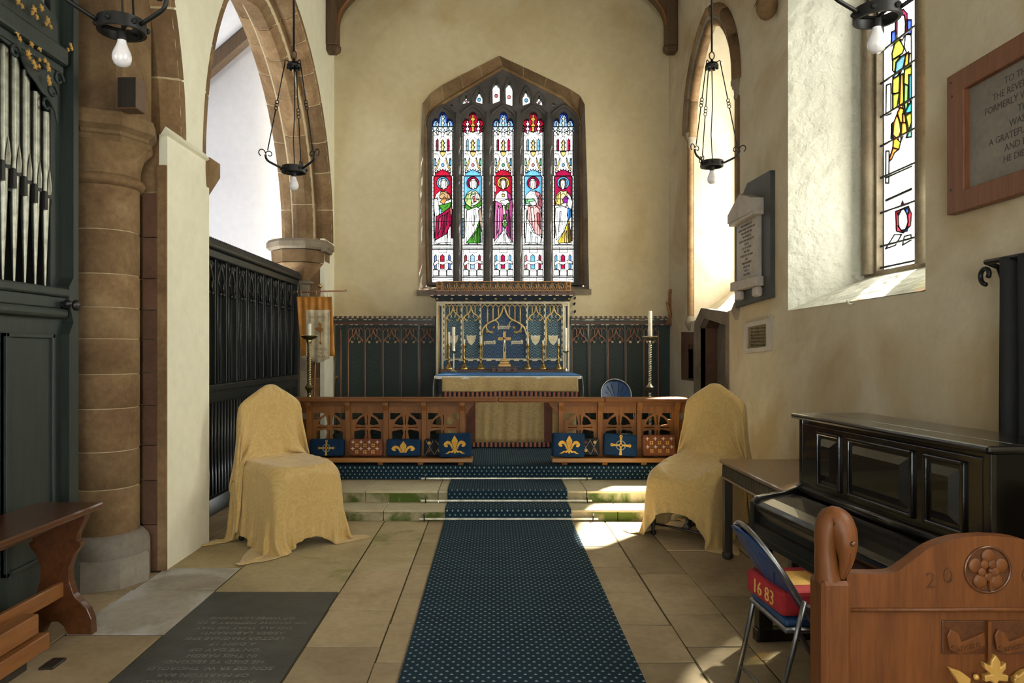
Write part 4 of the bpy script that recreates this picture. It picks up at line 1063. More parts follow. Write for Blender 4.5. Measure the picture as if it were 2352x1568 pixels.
for i, t in enumerate(['TO THE MEMORY OF', 'THE REVEREND J. H. BROWN', 'FORMERLY VICAR OF THIS PARISH', 'THIS TABLET', 'WAS ERECTED BY', 'A GRATEFUL CONGREGATION', 'AND BY HIS FRIENDS', 'HE DIED IN THE YEAR', 'A.D. 1854']):
    lettering(t, .05, on_wall(3.42, 2.97-.057*i, .0208), 'letter_dark', fb, extrude=.0004)
for yz in ((4.03, 3.10), (4.02, 3.02), (4.03, 2.50)):
    MB().ball((XR-.056, yz[0], yz[1]), .007, 6, 4).build('peg', 'letter_dark', fb)
# carved head corbel
hc = thing('head_corbel', 'small carved stone head corbel high on the right wall', 'corbel', onx(1785, 40, XR))
hx, hy, hz = onx(1783, 12, XR)
MB().ball((XR-.09, hy, hz), .11, 14, 10, .9, .8, 1.25).build('head', 'stone_brown', hc, smooth=True)
MB().add([(XR-.18, hy-.03, hz+.02), (XR-.18, hy+.03, hz+.02), (XR-.215, hy, hz-.03), (XR-.17, hy, hz+.07)], [(0, 1, 2), (0, 2, 3), (1, 3, 2), (0, 3, 1)]).build('nose', 'stone_brown', hc)
MB().box(XR-.16, XR, hy-.12, hy+.12, hz+.10, hz+.35, bev=.02).build('block', 'stone_brown', hc)
# hooks
for lab, (px, py) in (('small iron hook on the plaster below the big window sill', (1962, 698)), ('small iron hook in the plaster beside the brass plaque', (1778, 728))):
    X, Y, Z = onx(px, py, XR)
    tag(MB().tube([(X, Y, Z), (X-.035, Y, Z), (X-.05, Y, Z+.015), (X-.05, Y, Z+.03)], .006, 6).build('wall_hook', 'plug_white', smooth=True), lab, 'hook')
# door curtain on its iron bracket
dc = thing('door_curtain', 'long dark curtain hanging from a scrolled iron bracket behind the piano', 'curtain', (XR-.08, 3.3, 0))
b = MB(); n = 46; zs2 = [0.03, .7, 1.4, 2.0, 2.06]
vs = []; fs = []
for z in zs2:
    for i in range(n+1):
        y = 3.62-(.95)*i/n; vs.append((XR-.085+.028*math.sin(i*1.05+.4*z), y, z))
for k in range(len(zs2)-1):
    for i in range(n): fs.append((k*(n+1)+i, k*(n+1)+i+1, (k+1)*(n+1)+i+1, (k+1)*(n+1)+i))
o = b.add(vs, fs).build('curtain_cloth', 'dark_cloth', dc, smooth=True); md = o.modifiers.new('thick', 'SOLIDIFY'); md.thickness = .008
MB().tube([(XR-.085, 3.70, 2.055), (XR-.085, 2.6, 2.055)], .014, 8).build('rail', 'iron', dc, smooth=True)
MB().tube([(XR, 3.70, 1.98), (XR-.02, 3.70, 2.03), (XR-.085, 3.70, 2.055)], .014, 8).build('bracket', 'iron', dc, smooth=True)
MB().tube([(XR-.085, 3.70+.05*math.sin(t)*(1-t/9), 1.96-.05*math.cos(t)*(1-t/9)+.03) for t in [i*.45 for i in range(13)]], .012, 8).build('scroll', 'iron', dc, smooth=True)
# ------------------------------------------------------------------ reredos behind the altar
YR = 10.35
def rp(x, y, d=0.0):
    p = at(x, y, YR); return (p[0], YR-d, p[2])
def pbox(x0, x1, y0, y1, d0, d1, Y=YR):      # box given by picture rectangle on plane Y, standing from depth d0 to d1 in front of it
    a = at(x0, y0, Y); b = at(x1, y1, Y)
    return MB().box(min(a[0], b[0]), max(a[0], b[0]), Y-d1, Y-d0, min(a[2], b[2]), max(a[2], b[2]))
def flower(c, r, name, mat, parent):
    b = MB()
    for k in range(4):
        a = PI/4+k*PI/2; b.ball((c[0]+r*.6*math.cos(a), c[1], c[2]+r*.6*math.sin(a)), r*.48, 6, 4, 1, .6, 1)
    b.ball((c[0], c[1]-r*.3, c[2]), r*.36, 6, 4)
    return b.build(name, mat, parent)
rr = thing('reredos', 'carved and gilded blue reredos standing behind the altar', 'reredos', rp(1157, 870))
def uvxz(x, y, z): return (x, z)
pbox(1003, 1307, 694, 905, -.36, 0).build('carcass', 'blue_paint', rr)
pbox(1021, 1060, 700, 823, .0, .012).build('panel', 'brocade_blue', rr, uvf=uvxz)
pbox(1060, 1103, 700, 823, .0, .012).build('panel', 'brocade_blue', rr, uvf=uvxz)
pbox(1104, 1209, 700, 823, .0, .012).build('panel', 'brocade_deep', rr, uvf=uvxz)
pbox(1210, 1251, 700, 823, .0, .012).build('panel', 'brocade_blue', rr, uvf=uvxz)
pbox(1251, 1291, 700, 823, .0, .012).build('panel', 'brocade_blue', rr, uvf=uvxz)
pbox(1019, 1292, 829, 846, .0, .03).build('predella', 'brocade_deep', rr, uvf=uvxz)
pbox(1012, 1298, 846, 856, .0, .05).build('plinth_rail', 'panel_brown', rr)
pbox(1003, 1307, 693, 698, .0, .07).build('top_rail', 'cream_paint', rr)
pbox(1019, 1292, 823, 828.5, .0, .05).build('bottom_rail', 'cream_paint', rr)
for k in range(13):
    x = 1024+k*21; pbox(x, x+9, 826, 828.5, .05, .055).build('paint_block', 'black_paint', rr)
for x0, x1 in ((1003, 1019), (1292, 1307)):
    pbox(x0, x0+4, 698, 868, 0, .06).build('pilaster_edge', 'cream_paint', rr); pbox(x1-4, x1, 698, 868, 0, .06).build('pilaster_edge', 'cream_paint', rr)
    pbox(x0+4, x1-4, 698, 703, 0, .05).build('pilaster_head', 'cream_paint', rr)
    xm = x0+5.5
    MB().tube([rp(xm, 868, .045), rp(xm, 704, .045)], .010, 8).build('colonette', 'gold_paint', rr, smooth=True)
    MB().ball(rp(xm, 703, .05), .014, 8, 6).build('gilt_boss', 'gilt', rr)
for k, x in enumerate((1021, 1060.4, 1103.5, 1209.6, 1250.8, 1291)):
    pbox(x-2, x+2, 698, 825, 0, .05).build('post', 'cream_paint', rr)
    for q in range(9):
        pbox(x-2, x+.2, 702+q*13.5, 708+q*13.5, .05, .054).build('paint_block', 'black_paint', rr)
    MB().tube([rp(x+4, 823, .03), rp(x+4, 735 if k not in (2, 3) else 762, .03)], .008, 6).build('colonette', 'gold_paint', rr, smooth=True)
def ogee(x0, x1, yb, ya, root, d, r, mat, cusp=True, n_lan=4, ytop=699, rl=None, flower_mat='gilt', Y=YR, curl=1.0):
    def q(x, y): p = at(x, y, Y); return (p[0], Y-d, p[2])
    xm = (x0+x1)/2; h = yb-ya; hw = (x1-x0)/2
    for s in (-1, 1):
        pts = [(xm+s*hw, yb), (xm+s*hw*.93, yb-h*.22), (xm+s*hw*.66, yb-h*.42), (xm+s*hw*.36, yb-h*.55), (xm+s*hw*.16, yb-h*.72), (xm+s*hw*.04, ya), (xm, ya-3)]
        MB().tube([q(*p) for p in smooth_path(pts, 4)], r, 6).build('ogee_rib', mat, root, smooth=True)
        if cusp:
            cx, cyy = xm+s*hw*.52, yb-h*.05
            MB().tube([q(*p) for p in smooth_path([(xm+s*hw*.80, yb-h*.34), (xm+s*hw*.78, yb-h*.16), (cx+s*hw*.08, yb-h*.02), (cx, cyy)], 4)], r*.8, 6).build('cusp', mat, root, smooth=True)
            MB().tube([q(*p) for p in smooth_path([(xm+s*hw*.40, yb-h*.52), (xm+s*hw*.27, yb-h*.42), (xm+s*hw*.24, yb-h*.30), (xm+s*hw*.30, yb-h*.24)], 4)], r*.7, 6).build('cusp', mat, root, smooth=True)
            c = q(cx, cyy+1); flower((c[0], c[1]-.01, c[2]), r*1.55*curl, 'rosette', flower_mat, root)
    st = (x1-x0)/n_lan
    for k in range(n_lan):
        xa, xb = x0+k*st, x0+(k+1)*st; xc = (xa+xb)/2
        pts = [(xa, ytop+8), (xa+st*.15, ytop+4), (xc, ytop+.5), (xb-st*.15, ytop+4), (xb, ytop+8)]
        MB().tube([q(*p) for p in pts], r*.7, 5).build('lancet_head', mat, root, smooth=True)
        if k > 0:
            t = abs((xa-xm)/hw)
            yl = (ya if t < .05 else yb-h*(.22 if t > .8 else (.42 if t > .6 else (.52 if t > .4 else .66))))
            if t < .05: continue
            MB().tube([q(xa, ytop+6), q(xa, yl)], r*.85, 6).build('colonette', mat, root, smooth=True)
            c = q(xa, ytop+7); MB().ball((c[0], c[1]-.012, c[2]), r*.9, 6, 4).build('gilt_boss', flower_mat, root)
for x0, x1 in ((1024, 1058), (1063, 1101), (1213, 1248), (1254, 1289)):
    ogee(x0, x1, 736, 708, rr, .035, .0105, 'gold_paint')
ogee(1107, 1207, 765, 708, rr, .04, .014, 'gold_paint', n_lan=8)
for sx in (-1, 1):
    flower(rp(1157+sx*38, 761, .06), .022, 'rosette', 'gilt', rr); flower(rp(1157+sx*23, 752, .06), .02, 'rosette', 'gilt', rr)
# painted shields and scrolls
for x in (1042, 1082.4, 1229.7, 1270):
    pts = [(-11, -11.5), (-4, -10), (0, -11.5), (4, -10), (11, -11.5), (10, -2), (7, 5), (0, 12), (-7, 5), (-10, -2)]
    MB().plate([(rp(x+a, 781+b)[0], rp(x+a, 781+b)[2]) for a, b in pts], [], YR-.022, YR-.012, lambda u, v, w: (u, w, v)).build('shield', 'cream_paint', rr)
    lettering('IHS', .068, wall_frame(rp(x, 780, .0225), (1, 0, 0), (0, 0, 1)), 'gold_paint', rr, 'monogram', extrude=.001)
for x, y in ((1156.7, 752.5), (1125, 787), (1188, 786.5)):
    pts = [(-13.5, 4), (-13.5, -3), (-10, -4), (8, -4), (9, -6.5), (12, -6), (13.5, -3), (13, 3), (-10, 3), (-12.5, 5)]
    MB().plate([(rp(x+a, y+b)[0], rp(x+a, y+b)[2]) for a, b in pts], [], YR-.024, YR-.012, lambda u, v, w: (u, w, v)).build('scroll', 'cream_paint', rr)
    lettering('Sanctus', .043, wall_frame(rp(x-.8, y-.4, .0245), (1, 0, 0), (0, 0, 1)), 'letter_dark', rr, extrude=.001)
# canopy
MB().add([rp(999, 681, .22), rp(1310, 681, .22), rp(1307, 694, .06), rp(1003, 694, .06), rp(999, 681, -.3), rp(1310, 681, -.3)], [(0, 1, 2, 3), (0, 4, 5, 1), (0, 3, 4), (1, 5, 2)]).build('canopy_hollow', 'blue_paint', rr)
for k in range(10): flower(rp(1006+k*33.2, 687.5, .155), .019, 'rosette', 'gilt', rr)
pbox(989, 1317, 675, 681, -.3, .25).build('cornice', 'panel_brown', rr)
for k in range(21):
    x = 990+k*15.6; pbox(x, x+13.5, 671, 675.5, -.3, .24).build('cornice_block', 'panel_brown', rr)
    pbox(x+2, x+9, 680, 682, .24, .253).build('paint_block', 'cream_paint', rr)
    if k < 19: pbox(1002+k*16.3, 1009+k*16.3, 692.2, 694, .07, .075).build('paint_block', 'cream_paint', rr)
pbox(1018, 1296, 649, 671, .10, .14).build('cresting_ground', 'table_dark', rr)
pbox(1018, 1296, 648, 650.5, .08, .19).build('cresting_top', 'cresting_gold', rr); pbox(1004, 1309, 669, 671.5, .08, .20).build('cresting_foot', 'cresting_gold', rr)
for k in range(18):
    x = 1018+k*15.45; 
    q = lambda a, b: rp(x+a, b, .16)
    MB().tube([q(*p) for p in smooth_path([(0, 650), (.6, 661), (3.5, 668), (7.7, 670), (12, 668), (14.8, 661), (15.4, 650)], 3)], .009, 5).build('cresting_rib', 'cresting_gold', rr, smooth=True)
    MB().tube([q(*p) for p in smooth_path([(1, 652), (7, 655), (12, 659), (11, 664), (7, 664), (6, 660)], 3)], .007, 5).build('carved_leaf', 'brass_dull', rr, smooth=True)
    MB().tube([q(*p) for p in smooth_path([(3, 655), (4, 661), (8, 667), (13, 653)], 3)], .006, 5).build('carved_leaf', 'cresting_gold', rr, smooth=True)
for x0, x1 in ((1004, 1018), (1296, 1309)):
    pbox(x0, x1, 648.5, 671, .08, .17).build('end_block', 'cresting_gold', rr)
    for y in (654, 665):
        c = rp((x0+x1)/2, y, .172); MB().tube([(c[0]+.031*math.cos(a), c[1], c[2]+.031*math.sin(a)) for a in [i*PI/6 for i in range(12)]], .008, 5, close=True).build('roundel', 'cresting_gold', rr, smooth=True); MB().ball(c, .016, 6, 4).build('roundel_boss', 'brass_dull', rr)
for k, (x, y) in enumerate(((1320, 683), (1319, 696), (1320, 714))):
    p = at(x, y, YE); tag(MB().tube([p, (p[0]+.005, YE-.04, p[2]), (p[0]-.01, YE-.06, p[2]-.03)], .012, 6).build('iron_pin', 'iron'), ['topmost', 'middle', 'lowest'][k]+' of three black iron pins in the plaster right of the reredos', 'pin', 'iron pins')

# ------------------------------------------------------------------ east wall panelling
def panelling(name, x0, x1, posts, label):
    YP = 10.70
    root = thing(name, label, 'panelling', (at((x0+x1)/2, 800, YP)[0], YP, ZS))
    def pb(xa, xb, ya, yb, d0, d1): return pbox(xa, xb, ya, yb, d0, d1, YP)
    zb = 996
    pb(x0, x1, 742, zb, -.03, 0).build('backing', 'panel_green', root)
    edges = posts+[x1]
    for a, b in zip(edges[:-1], edges[1:]):
        pb(a+1, b-1, 748, zb, 0, .012).build('panel', 'stencil_green', root, uvf=uvxz)
        pb(a-4, a-.5, 745, zb, 0, .035).build('stile', 'panel_green', root)
        p, q = at(a+1, zb, YP), at(a+1, 758, YP)
        MB().tube([(p[0], YP-.03, p[2]), (q[0], YP-.03, q[2])], .008, 6).build('rib', 'rib_copper', root, smooth=True)
        if b-a > 30:
            ogee(a+3, b-5, 786, 759, root, .03, .0085, 'rib_copper', n_lan=4, ytop=752, flower_mat='silver_gilt', Y=YP, curl=1.5)
    pb(x0, x1, 738, 746, -.03, .07).build('frieze', 'panel_brown', root)
    pb(x0, x1, 733, 738, -.03, .10).build('cornice', 'panel_green', root)
    pb(x0, x1, 728.5, 733, -.03, .06).build('cresting_rail', 'table_dark', root)
    n = int((x1-x0)/11.3)
    for k in range(n+1):
        x = x0+k*11.3
        if x+4.5 > x1: break
        pb(x, x+4.5, 726.5, 732.5, -.02, .085).build('cresting_block', 'panel_brown', root)
        pb(x+5, min(x+11, x1), 729, 731, .06, .066).build('paint_block', 'cream_paint', root)
        if k % 3 != 2:
            xx = x0+k*11.3*1.0; pb(xx, min(xx+8, x1), 734, 735.4, .10, .104).build('paint_block', 'cream_paint', root); pb(xx+2, min(xx+9, x1), 745.2, 746.6, .07, .074).build('paint_block', 'cream_paint', root)
    return root
panelling('wall_panelling', 770, 1001, [783, 800, 838.5, 880, 922, 964], 'dark green carved panelling on the east wall left of the reredos')
panelling('wall_panelling', 1309, 1540, [1312, 1353, 1394.5, 1436, 1477, 1510], 'dark green carved panelling on the east wall right of the reredos')
# carved wooden crucifix figure standing on the right end of the panelling
cf = thing('carved_figure', 'small carved wooden cross figure on the panelling in the right corner', 'carving', at(1540, 735, 10.62))
b = MB(); p = at(1540, 744, 10.62)
b.box(p[0]-.03, p[0]+.03, 10.59, 10.65, p[2], p[2]+.46, bev=.008).build('post', 'bench_light', cf)
MB().ball((p[0], 10.60, p[2]+.48), .04, 10, 8).build('head', 'bench_light', cf, smooth=True)
MB().tube([(p[0]-.065, 10.60, p[2]+.33), (p[0]-.03, 10.58, p[2]+.20), (p[0], 10.57, p[2]+.10)], [.012, .022, .012], 6).build('wing', 'cresting_gold', cf, smooth=True)
MB().tube([(p[0]+.065, 10.60, p[2]+.33), (p[0]+.03, 10.58, p[2]+.20), (p[0], 10.57, p[2]+.10)], [.012, .022, .012], 6).build('wing', 'slate', cf, smooth=True)
MB().box(p[0]-.06, p[0]+.05, 10.57, 10.66, p[2]-.02, p[2]+.06, bev=.01).build('foot', 'bench_light', cf)

# ------------------------------------------------------------------ altar
AX0, AX1, AY0, AY1, AZ = -.737, 1.106, 9.08, 10.16, 1.283
al = thing('altar', 'wooden altar table beneath the reredos', 'altar', ((AX0+AX1)/2, 9.6, ZS))
MB().box(AX0+.02, AX1-.02, AY0+.03, AY1, AZ-.05, AZ-.012, bev=.005).build('mensa', 'panel_brown', al)
for x in (AX0+.10, AX1-.20):
    for y in (AY0+.08, AY1-.2): MB().box(x, x+.1, y, y+.1, ZS+.01, AZ-.05).build('leg', 'panel_brown', al)
MB().box(AX0+.08, AX1-.08, AY0+.07, AY0+.10, ZS+.05, AZ-.05).build('front_panel', 'panel_brown', al)
def wavy(x0, x1, z0, z1, y, amp, wl, nz=10, nx=90, flare=.0, edge=.0, ph=0):
    b = MB(); vs = []; fs = []
    for k in range(nz+1):
        t = k/nz; z = z1+(z0-z1)*t
        for i in range(nx+1):
            x = x0+(x1-x0)*i/nx
            a = amp*t*(math.sin(x*2*PI/wl+ph)+.6*math.sin(x*2*PI/wl*1.73+1+2*t))
            vs.append((x, y-flare*t-a-.004*math.sin(9*z+5*x), z+edge*t*math.sin(x*5.1)))
    for k in range(nz):
        for i in range(nx): fs.append((k*(nx+1)+i, k*(nx+1)+i+1, (k+1)*(nx+1)+i+1, (k+1)*(nx+1)+i))
    return b.add(vs, fs)
def cloth_obj(mb, name, mat, parent, th=.004, **k):
    o = mb.build(name, mat, parent, smooth=True, **k); md = o.modifiers.new('thick', 'SOLIDIFY'); md.thickness = th; md.offset = 0; return o
ft = thing('altar_frontal', 'gold damask altar frontal with braid and chequered fringe', 'altar frontal', ((AX0+AX1)/2, AY0, ZS))
fx0, fx1 = at(1015, 0, 9.07)[0], at(1328, 0, 9.07)[0]
cloth_obj(wavy(fx0, fx1, 1.085, 1.262, AY0-.004, .010, .33, flare=.02, edge=.004), 'superfrontal', 'gold_frontal', ft, uvf=uvxz)
cloth_obj(wavy(fx0+.02, fx1-.02, ZS+.07, 1.25, AY0+.028, .010, .16, nz=14, nx=140), 'frontal', 'gold_frontal', ft, uvf=uvxz)
for i in range(60):
    x = fx0+.006+(fx1-fx0-.012)*i/60; w = (fx1-fx0)/60*.98
    MB().box(x, x+w, AY0-.040, AY0-.028, 1.025+.003*math.sin(x*5.1), 1.082+.004*math.sin(x*5.1)).build('fringe_tuft', 'fringe_pink' if i % 2 else 'black_wool', ft)
for i in range(60):
    x = fx0+.03+(fx1-fx0-.06)*i/60; w = (fx1-fx0-.06)/60*.98
    MB().box(x, x+w, AY0-.002, AY0+.012, ZS+.015, ZS+.072).build('fringe_tuft', 'fringe_pink' if i % 2 else 'black_wool', ft)
for x0, x1 in ((1071, 1092), (1250, 1269)):
    a, b = at(x0, 0, 9.07)[0], at(x1, 0, 9.07)[0]
    MB().box(a, b, AY0+.004, AY0+.016, ZS+.07, 1.06).build('braid_panel', 'braid', ft)
fl1 = thing('altar_linen', 'white linen cloth with a blue cover spread on the altar', 'altar cloth', ((AX0+AX1)/2, 9.6, AZ))
MB().box(AX0, AX1, AY0, AY1, AZ-.012, AZ, bev=.003).build('linen_top', 'white_linen', fl1)
cloth_obj(wavy(AX0, AX1, AZ-.042, AZ-.004, AY0-.002, .004, .5, nz=4), 'linen_front', 'white_linen', fl1)
MB().box(AX0+.01, AX1-.01, AY0-.004, AY1-.03, AZ, AZ+.012, bev=.004).build('blue_cover', 'altar_blue', fl1)
for s, x in ((-1, AX0), (1, AX1)):
    b = MB(); vs = []; fs = []
    for k in range(9):
        t = k/8; z = AZ-.005-.30*t
        for i in range(13):
            y = AY0+.02+(.9)*i/12; vs.append((x+s*(.012+.02*math.sin(t*2.6)+.01*math.sin(i*1.1)*t), y, z))
    for k in range(8):
        for i in range(12): fs.append((k*13+i, k*13+i+1, (k+1)*13+i+1, (k+1)*13+i))
    cloth_obj(b.add(vs, fs), 'linen_side', 'white_linen', fl1)
# small shelf carrying the candlesticks
gz = AZ+.052
gr = MB().box(at(1012, 0, 10.2)[0], at(1298, 0, 10.2)[0], 10.135, 10.292, AZ+.0, gz, bev=.006).build('candle_shelf', 'panel_brown')
tag(gr, 'low dark wooden shelf at the back of the altar under the candlesticks', 'shelf')
def twist(b, c, r0, z0, z1, turns, n=10, m=60):
    vs = []; fs = []
    for k in range(m+1):
        t = k/m; ph = 2*PI*turns*t
        for i in range(n):
            a = 2*PI*i/n; r = r0*(1+.22*math.cos(2*(a-ph)))
            vs.append((c[0]+r*math.cos(a), c[1]+r*math.sin(a), c[2]+z0+(z1-z0)*t))
    for k in range(m):
        for i in range(n): fs.append((k*n+i, k*n+(i+1) % n, (k+1)*n+(i+1) % n, (k+1)*n+i))
    return b.add(vs, fs)
ALT_C = [(1031, 762, 'brass altar candlestick nearest the left end with a tall slim candle'), (1066, 779, 'second brass altar candlestick from the left with a short stub candle'), (1104, 771.6, 'third brass altar candlestick from the left beside the blue centre panel'),
         (1212.5, 777, 'brass altar candlestick just right of the blue centre panel'), (1247.5, 781, 'brass altar candlestick with the shortest candle on the right half'), (1283, 777, 'brass altar candlestick nearest the right end of the altar')]
CAND = {1031: 'slim cream candle in the leftmost brass altar candlestick', 1066: 'short stub candle in the second brass candlestick from the left', 1104: 'cream candle in the third brass candlestick from the left',
        1212.5: 'cream candle in the brass candlestick just right of the cross', 1247.5: 'shortest candle stub in the right half of the altar', 1283: 'cream candle in the rightmost brass altar candlestick'}
for x, yt, lab in ALT_C:
    c = at(x, 850, 10.2); c = (c[0], 10.21, gz)
    t = thing('altar_candlestick', lab, 'candlestick', c, 0, 'brass candlesticks on the altar shelf')
    MB().lathe([(.062, 0), (.064, .012), (.055, .025), (.035, .045), (.022, .075), (.014, .085)], c, 18).build('base', 'brass', t, smooth=True, angle=50)
    MB().lathe([(.014, .085), (.020, .10), (.010, .115), (.015, .14), (.022, .155), (.012, .17), (.008, .20), (.013, .23), (.016, .27), (.009, .29), (.014, .31), (.02, .325)], c, 14).build('stem', 'brass', t, smooth=True)
    MB().lathe([(.02, .322), (.046, .330), (.048, .337), (.02, .338), (.017, .365)], c, 18).build('drip_pan', 'brass', t, smooth=True, angle=50)
    zt = at(x, yt, 10.2)[2]-gz
    tag(MB().lathe([(.0165, .345), (.0165, zt-.004), (.012, zt)], c, 12).build('candle', 'candle_wax', smooth=True, angle=50), CAND[x], 'candle', 'candles in the brass altar candlesticks')
for x, yt, lab in ((1041.3, 750.5, 'twisted silver gilt candlestick with a thick tall candle on the left of the altar'), (1299.6, 753, 'twisted silver gilt candlestick with a thick tall candle on the right of the altar')):
    c = at(x, 855, 9.95); c = (c[0], 9.98, AZ+.012)
    t = thing('altar_candlestick', lab, 'candlestick', c, 0, 'twisted candlesticks on the altar')
    MB().lathe([(.055, .006), (.057, .016), (.035, .03), (.02, .05), (.012, .06)], c, 8).build('base', 'silver_gilt', t)
    for k in range(4):
        a = PI/4+k*PI/2; MB().ball((c[0]+.05*math.cos(a), c[1]+.05*math.sin(a), c[2]+.006), .009, 6, 4).build('foot', 'silver_gilt', t)
    twist(MB(), c, .011, .055, .275, 7).build('stem', 'silver_gilt', t, smooth=True)
    MB().lathe([(.014, .27), (.045, .29), (.048, .302), (.03, .302), (.024, .345)], c, 16).build('cup', 'silver_gilt', t, smooth=True, angle=50)
    zt = at(x, yt, 9.98)[2]-c[2]
    tag(MB().lathe([(.024, .345), (.024, zt-.005), (.018, zt)], c, 14).build('candle', 'candle_wax', smooth=True, angle=50), 'thick white candle in the twisted candlestick at the '+('left' if x < 1100 else 'right')+' end of the altar', 'candle', 'thick altar candles')
c = at(1158.5, 852, 10.1)
tb = thing('cross_plinth', 'dark carved wooden box under the altar cross', 'box', (c[0], 10.06, AZ+.012))
MB().box(c[0]-.185, c[0]+.185, 9.98, 10.13, AZ+.012, AZ+.085, bev=.006).build('body', 'panel_brown', tb)
MB().box(c[0]-.195, c[0]+.195, 9.97, 10.134, AZ+.085, AZ+.095).build('lid', 'panel_brown', tb)
for k in (-1, 0, 1): flower((c[0]+k*.11, 9.977, AZ+.05), .018, 'carved_boss', 'panel_brown', tb)
zc = AZ+.095
cr = thing('altar_cross', 'brass crucifix on a stepped base at the centre of the altar', 'cross', (c[0], 10.06, zc))
for k, (w, z0, z1) in enumerate(((.088, 0, .035), (.066, .035, .07), (.048, .07, .105))):
    MB().box(c[0]-w, c[0]+w, 10.06-w*.6, 10.06+w*.6, zc+z0, zc+z1, bev=.004).build('base_step', 'cross_brass', cr)
MB().box(c[0]-.022, c[0]+.022, 10.05, 10.07, zc+.10, zc+.49, bev=.003).build('upright', 'cross_brass', cr)
MB().box(c[0]-.092, c[0]+.092, 10.05, 10.07, zc+.365, zc+.41, bev=.003).build('arm', 'cross_brass', cr)
fg = MB(); fz = zc+.38
fg.tube([(c[0], 10.042, fz-.17), (c[0]+.004, 10.040, fz-.11), (c[0]-.003, 10.038, fz-.06), (c[0], 10.038, fz-.02), (c[0], 10.036, fz+.005)], [.006, .010, .012, .015, .008], 8)
fg.tube([(c[0]-.062, 10.044, fz+.018), (c[0]-.03, 10.040, fz+.005), (c[0], 10.038, fz-.012), (c[0]+.03, 10.040, fz+.005), (c[0]+.062, 10.044, fz+.018)], .005, 6)
fg.ball((c[0]+.003, 10.034, fz+.018), .011, 8, 6)
fg.build('corpus', 'silver_gilt', cr, smooth=True)
# ------------------------------------------------------------------ altar rail
YP = 7.95
def rail_panel_holes(cx, cz, hw):
    H_ = []
    for s in (-1, 1):
        top = [(.020, .034), (.036, .122)]+[(.129*math.cos(math.radians(a)), .129*math.sin(math.radians(a))) for a in (68, 55, 42, 29, 17)]+[(.118, .032), (.045, .020)]
        bot = [(.040, -.022), (.132, -.040), (.150, -.05), (.150, -.20), (.055, -.20), (.022, -.05)]
        sp = [(hw-.012, .158), (hw-.012, .085)]+[(.150*math.cos(math.radians(a)), .150*math.sin(math.radians(a))) for a in (36, 46, 56, 66)]+[(.055, .158)]
        v1 = [(.004, .06), (.008, .125), (.0, .128)] if s > 0 else None
        for h in (top, bot, sp): H_.append([(cx+s*x, cz+z) for x, z in h])
    return H_
def altar_rail(label, posts, xend):
    root = thing('altar_rail', label, 'altar rail', (sum(posts)/len(posts), YP, ZS))
    for x in posts:
        MB().box(x-.028, x+.028, YP-.06, YP+.05, ZS, 1.0, bev=.004).build('post', 'oak_upright', root)
        MB().add([(x-.028, YP-.06, .94), (x+.028, YP-.06, .94), (x+.028, YP-.10, 1.0), (x-.028, YP-.10, 1.0), (x-.028, YP-.10, 1.036), (x+.028, YP-.10, 1.036), (x-.028, YP-.05, 1.036), (x+.028, YP-.05, 1.036)],
                 [(0, 1, 2, 3), (3, 2, 5, 4), (4, 5, 7, 6), (0, 3, 4, 6), (1, 7, 5, 2), (0, 6, 7, 1)]).build('bracket', 'oak_upright', root)
    for a, b in zip(posts[:-1], posts[1:]):
        cx, hw = (a+b)/2, (b-a)/2-.026
        cz = .752
        MB().plate([(cx-hw, ZS+.03), (cx+hw, ZS+.03), (cx+hw, 1.035), (cx-hw, 1.035)], rail_panel_holes(cx, cz, hw), YP-.005, YP+.03, lambda u, v, w: (u, w, v)).build('tracery_panel', 'oak_upright', root)
        # raised ridges on the cross
        for q in ([(cx, cz+.03), (cx, cz+.135)], [(cx+.03, cz), (cx+.135, cz)], [(cx-.03, cz), (cx-.135, cz)], [(cx, cz-.03), (cx, cz-.2)]):
            MB().tube([(q[0][0], YP-.005, q[0][1]), (q[1][0], YP-.005, q[1][1])], .006, 4).build('cross_ridge', 'bench_oak', root)
        MB().box(a+.028, b-.028, YP-.03, YP-.006, .985, 1.036).build('upper_rail', 'oak', root)
    MB().box(*xend, YP-.12, YP+.11, 1.036, 1.084, bev=.012).build('rail_top', 'oak', root)
    return root
LP = [(x-1134)*7.93/1650 for x in (622, 711, 800, 887, 975, 1062)]
RP = [(x-1134)*7.93/1650 for x in (1288, 1378, 1467, 1553, 1636)]
altar_rail('oak altar rail with pierced cross panels left of the central opening', LP, (-2.36, at(1143, 0, YP)[0]))
altar_rail('oak altar rail with pierced cross panels right of the central opening', RP, (at(1386, 0, YP)[0], 2.52))
bar = thing('rail_bar', 'removable oak rail bar spanning the central opening', 'rail bar', (at(1264, 0, YP)[0], YP, 1.04))
MB().box(at(1143.5, 0, YP)[0], at(1385.5, 0, YP)[0], YP-.12, YP+.11, 1.036, 1.083, bev=.012).build('bar', 'oak', bar)
for x, s in ((LP[-1]+.03, 1), (RP[0]-.03, -1)):
    MB().plate([(x, .90), (x+s*.03, .91), (x+s*.05, .96), (x+s*.09, .99), (x+s*.10, 1.036), (x, 1.036)], [], YP-.03, YP+.03, lambda u, v, w: (u, w, v)).build('bracket', 'oak', bar)
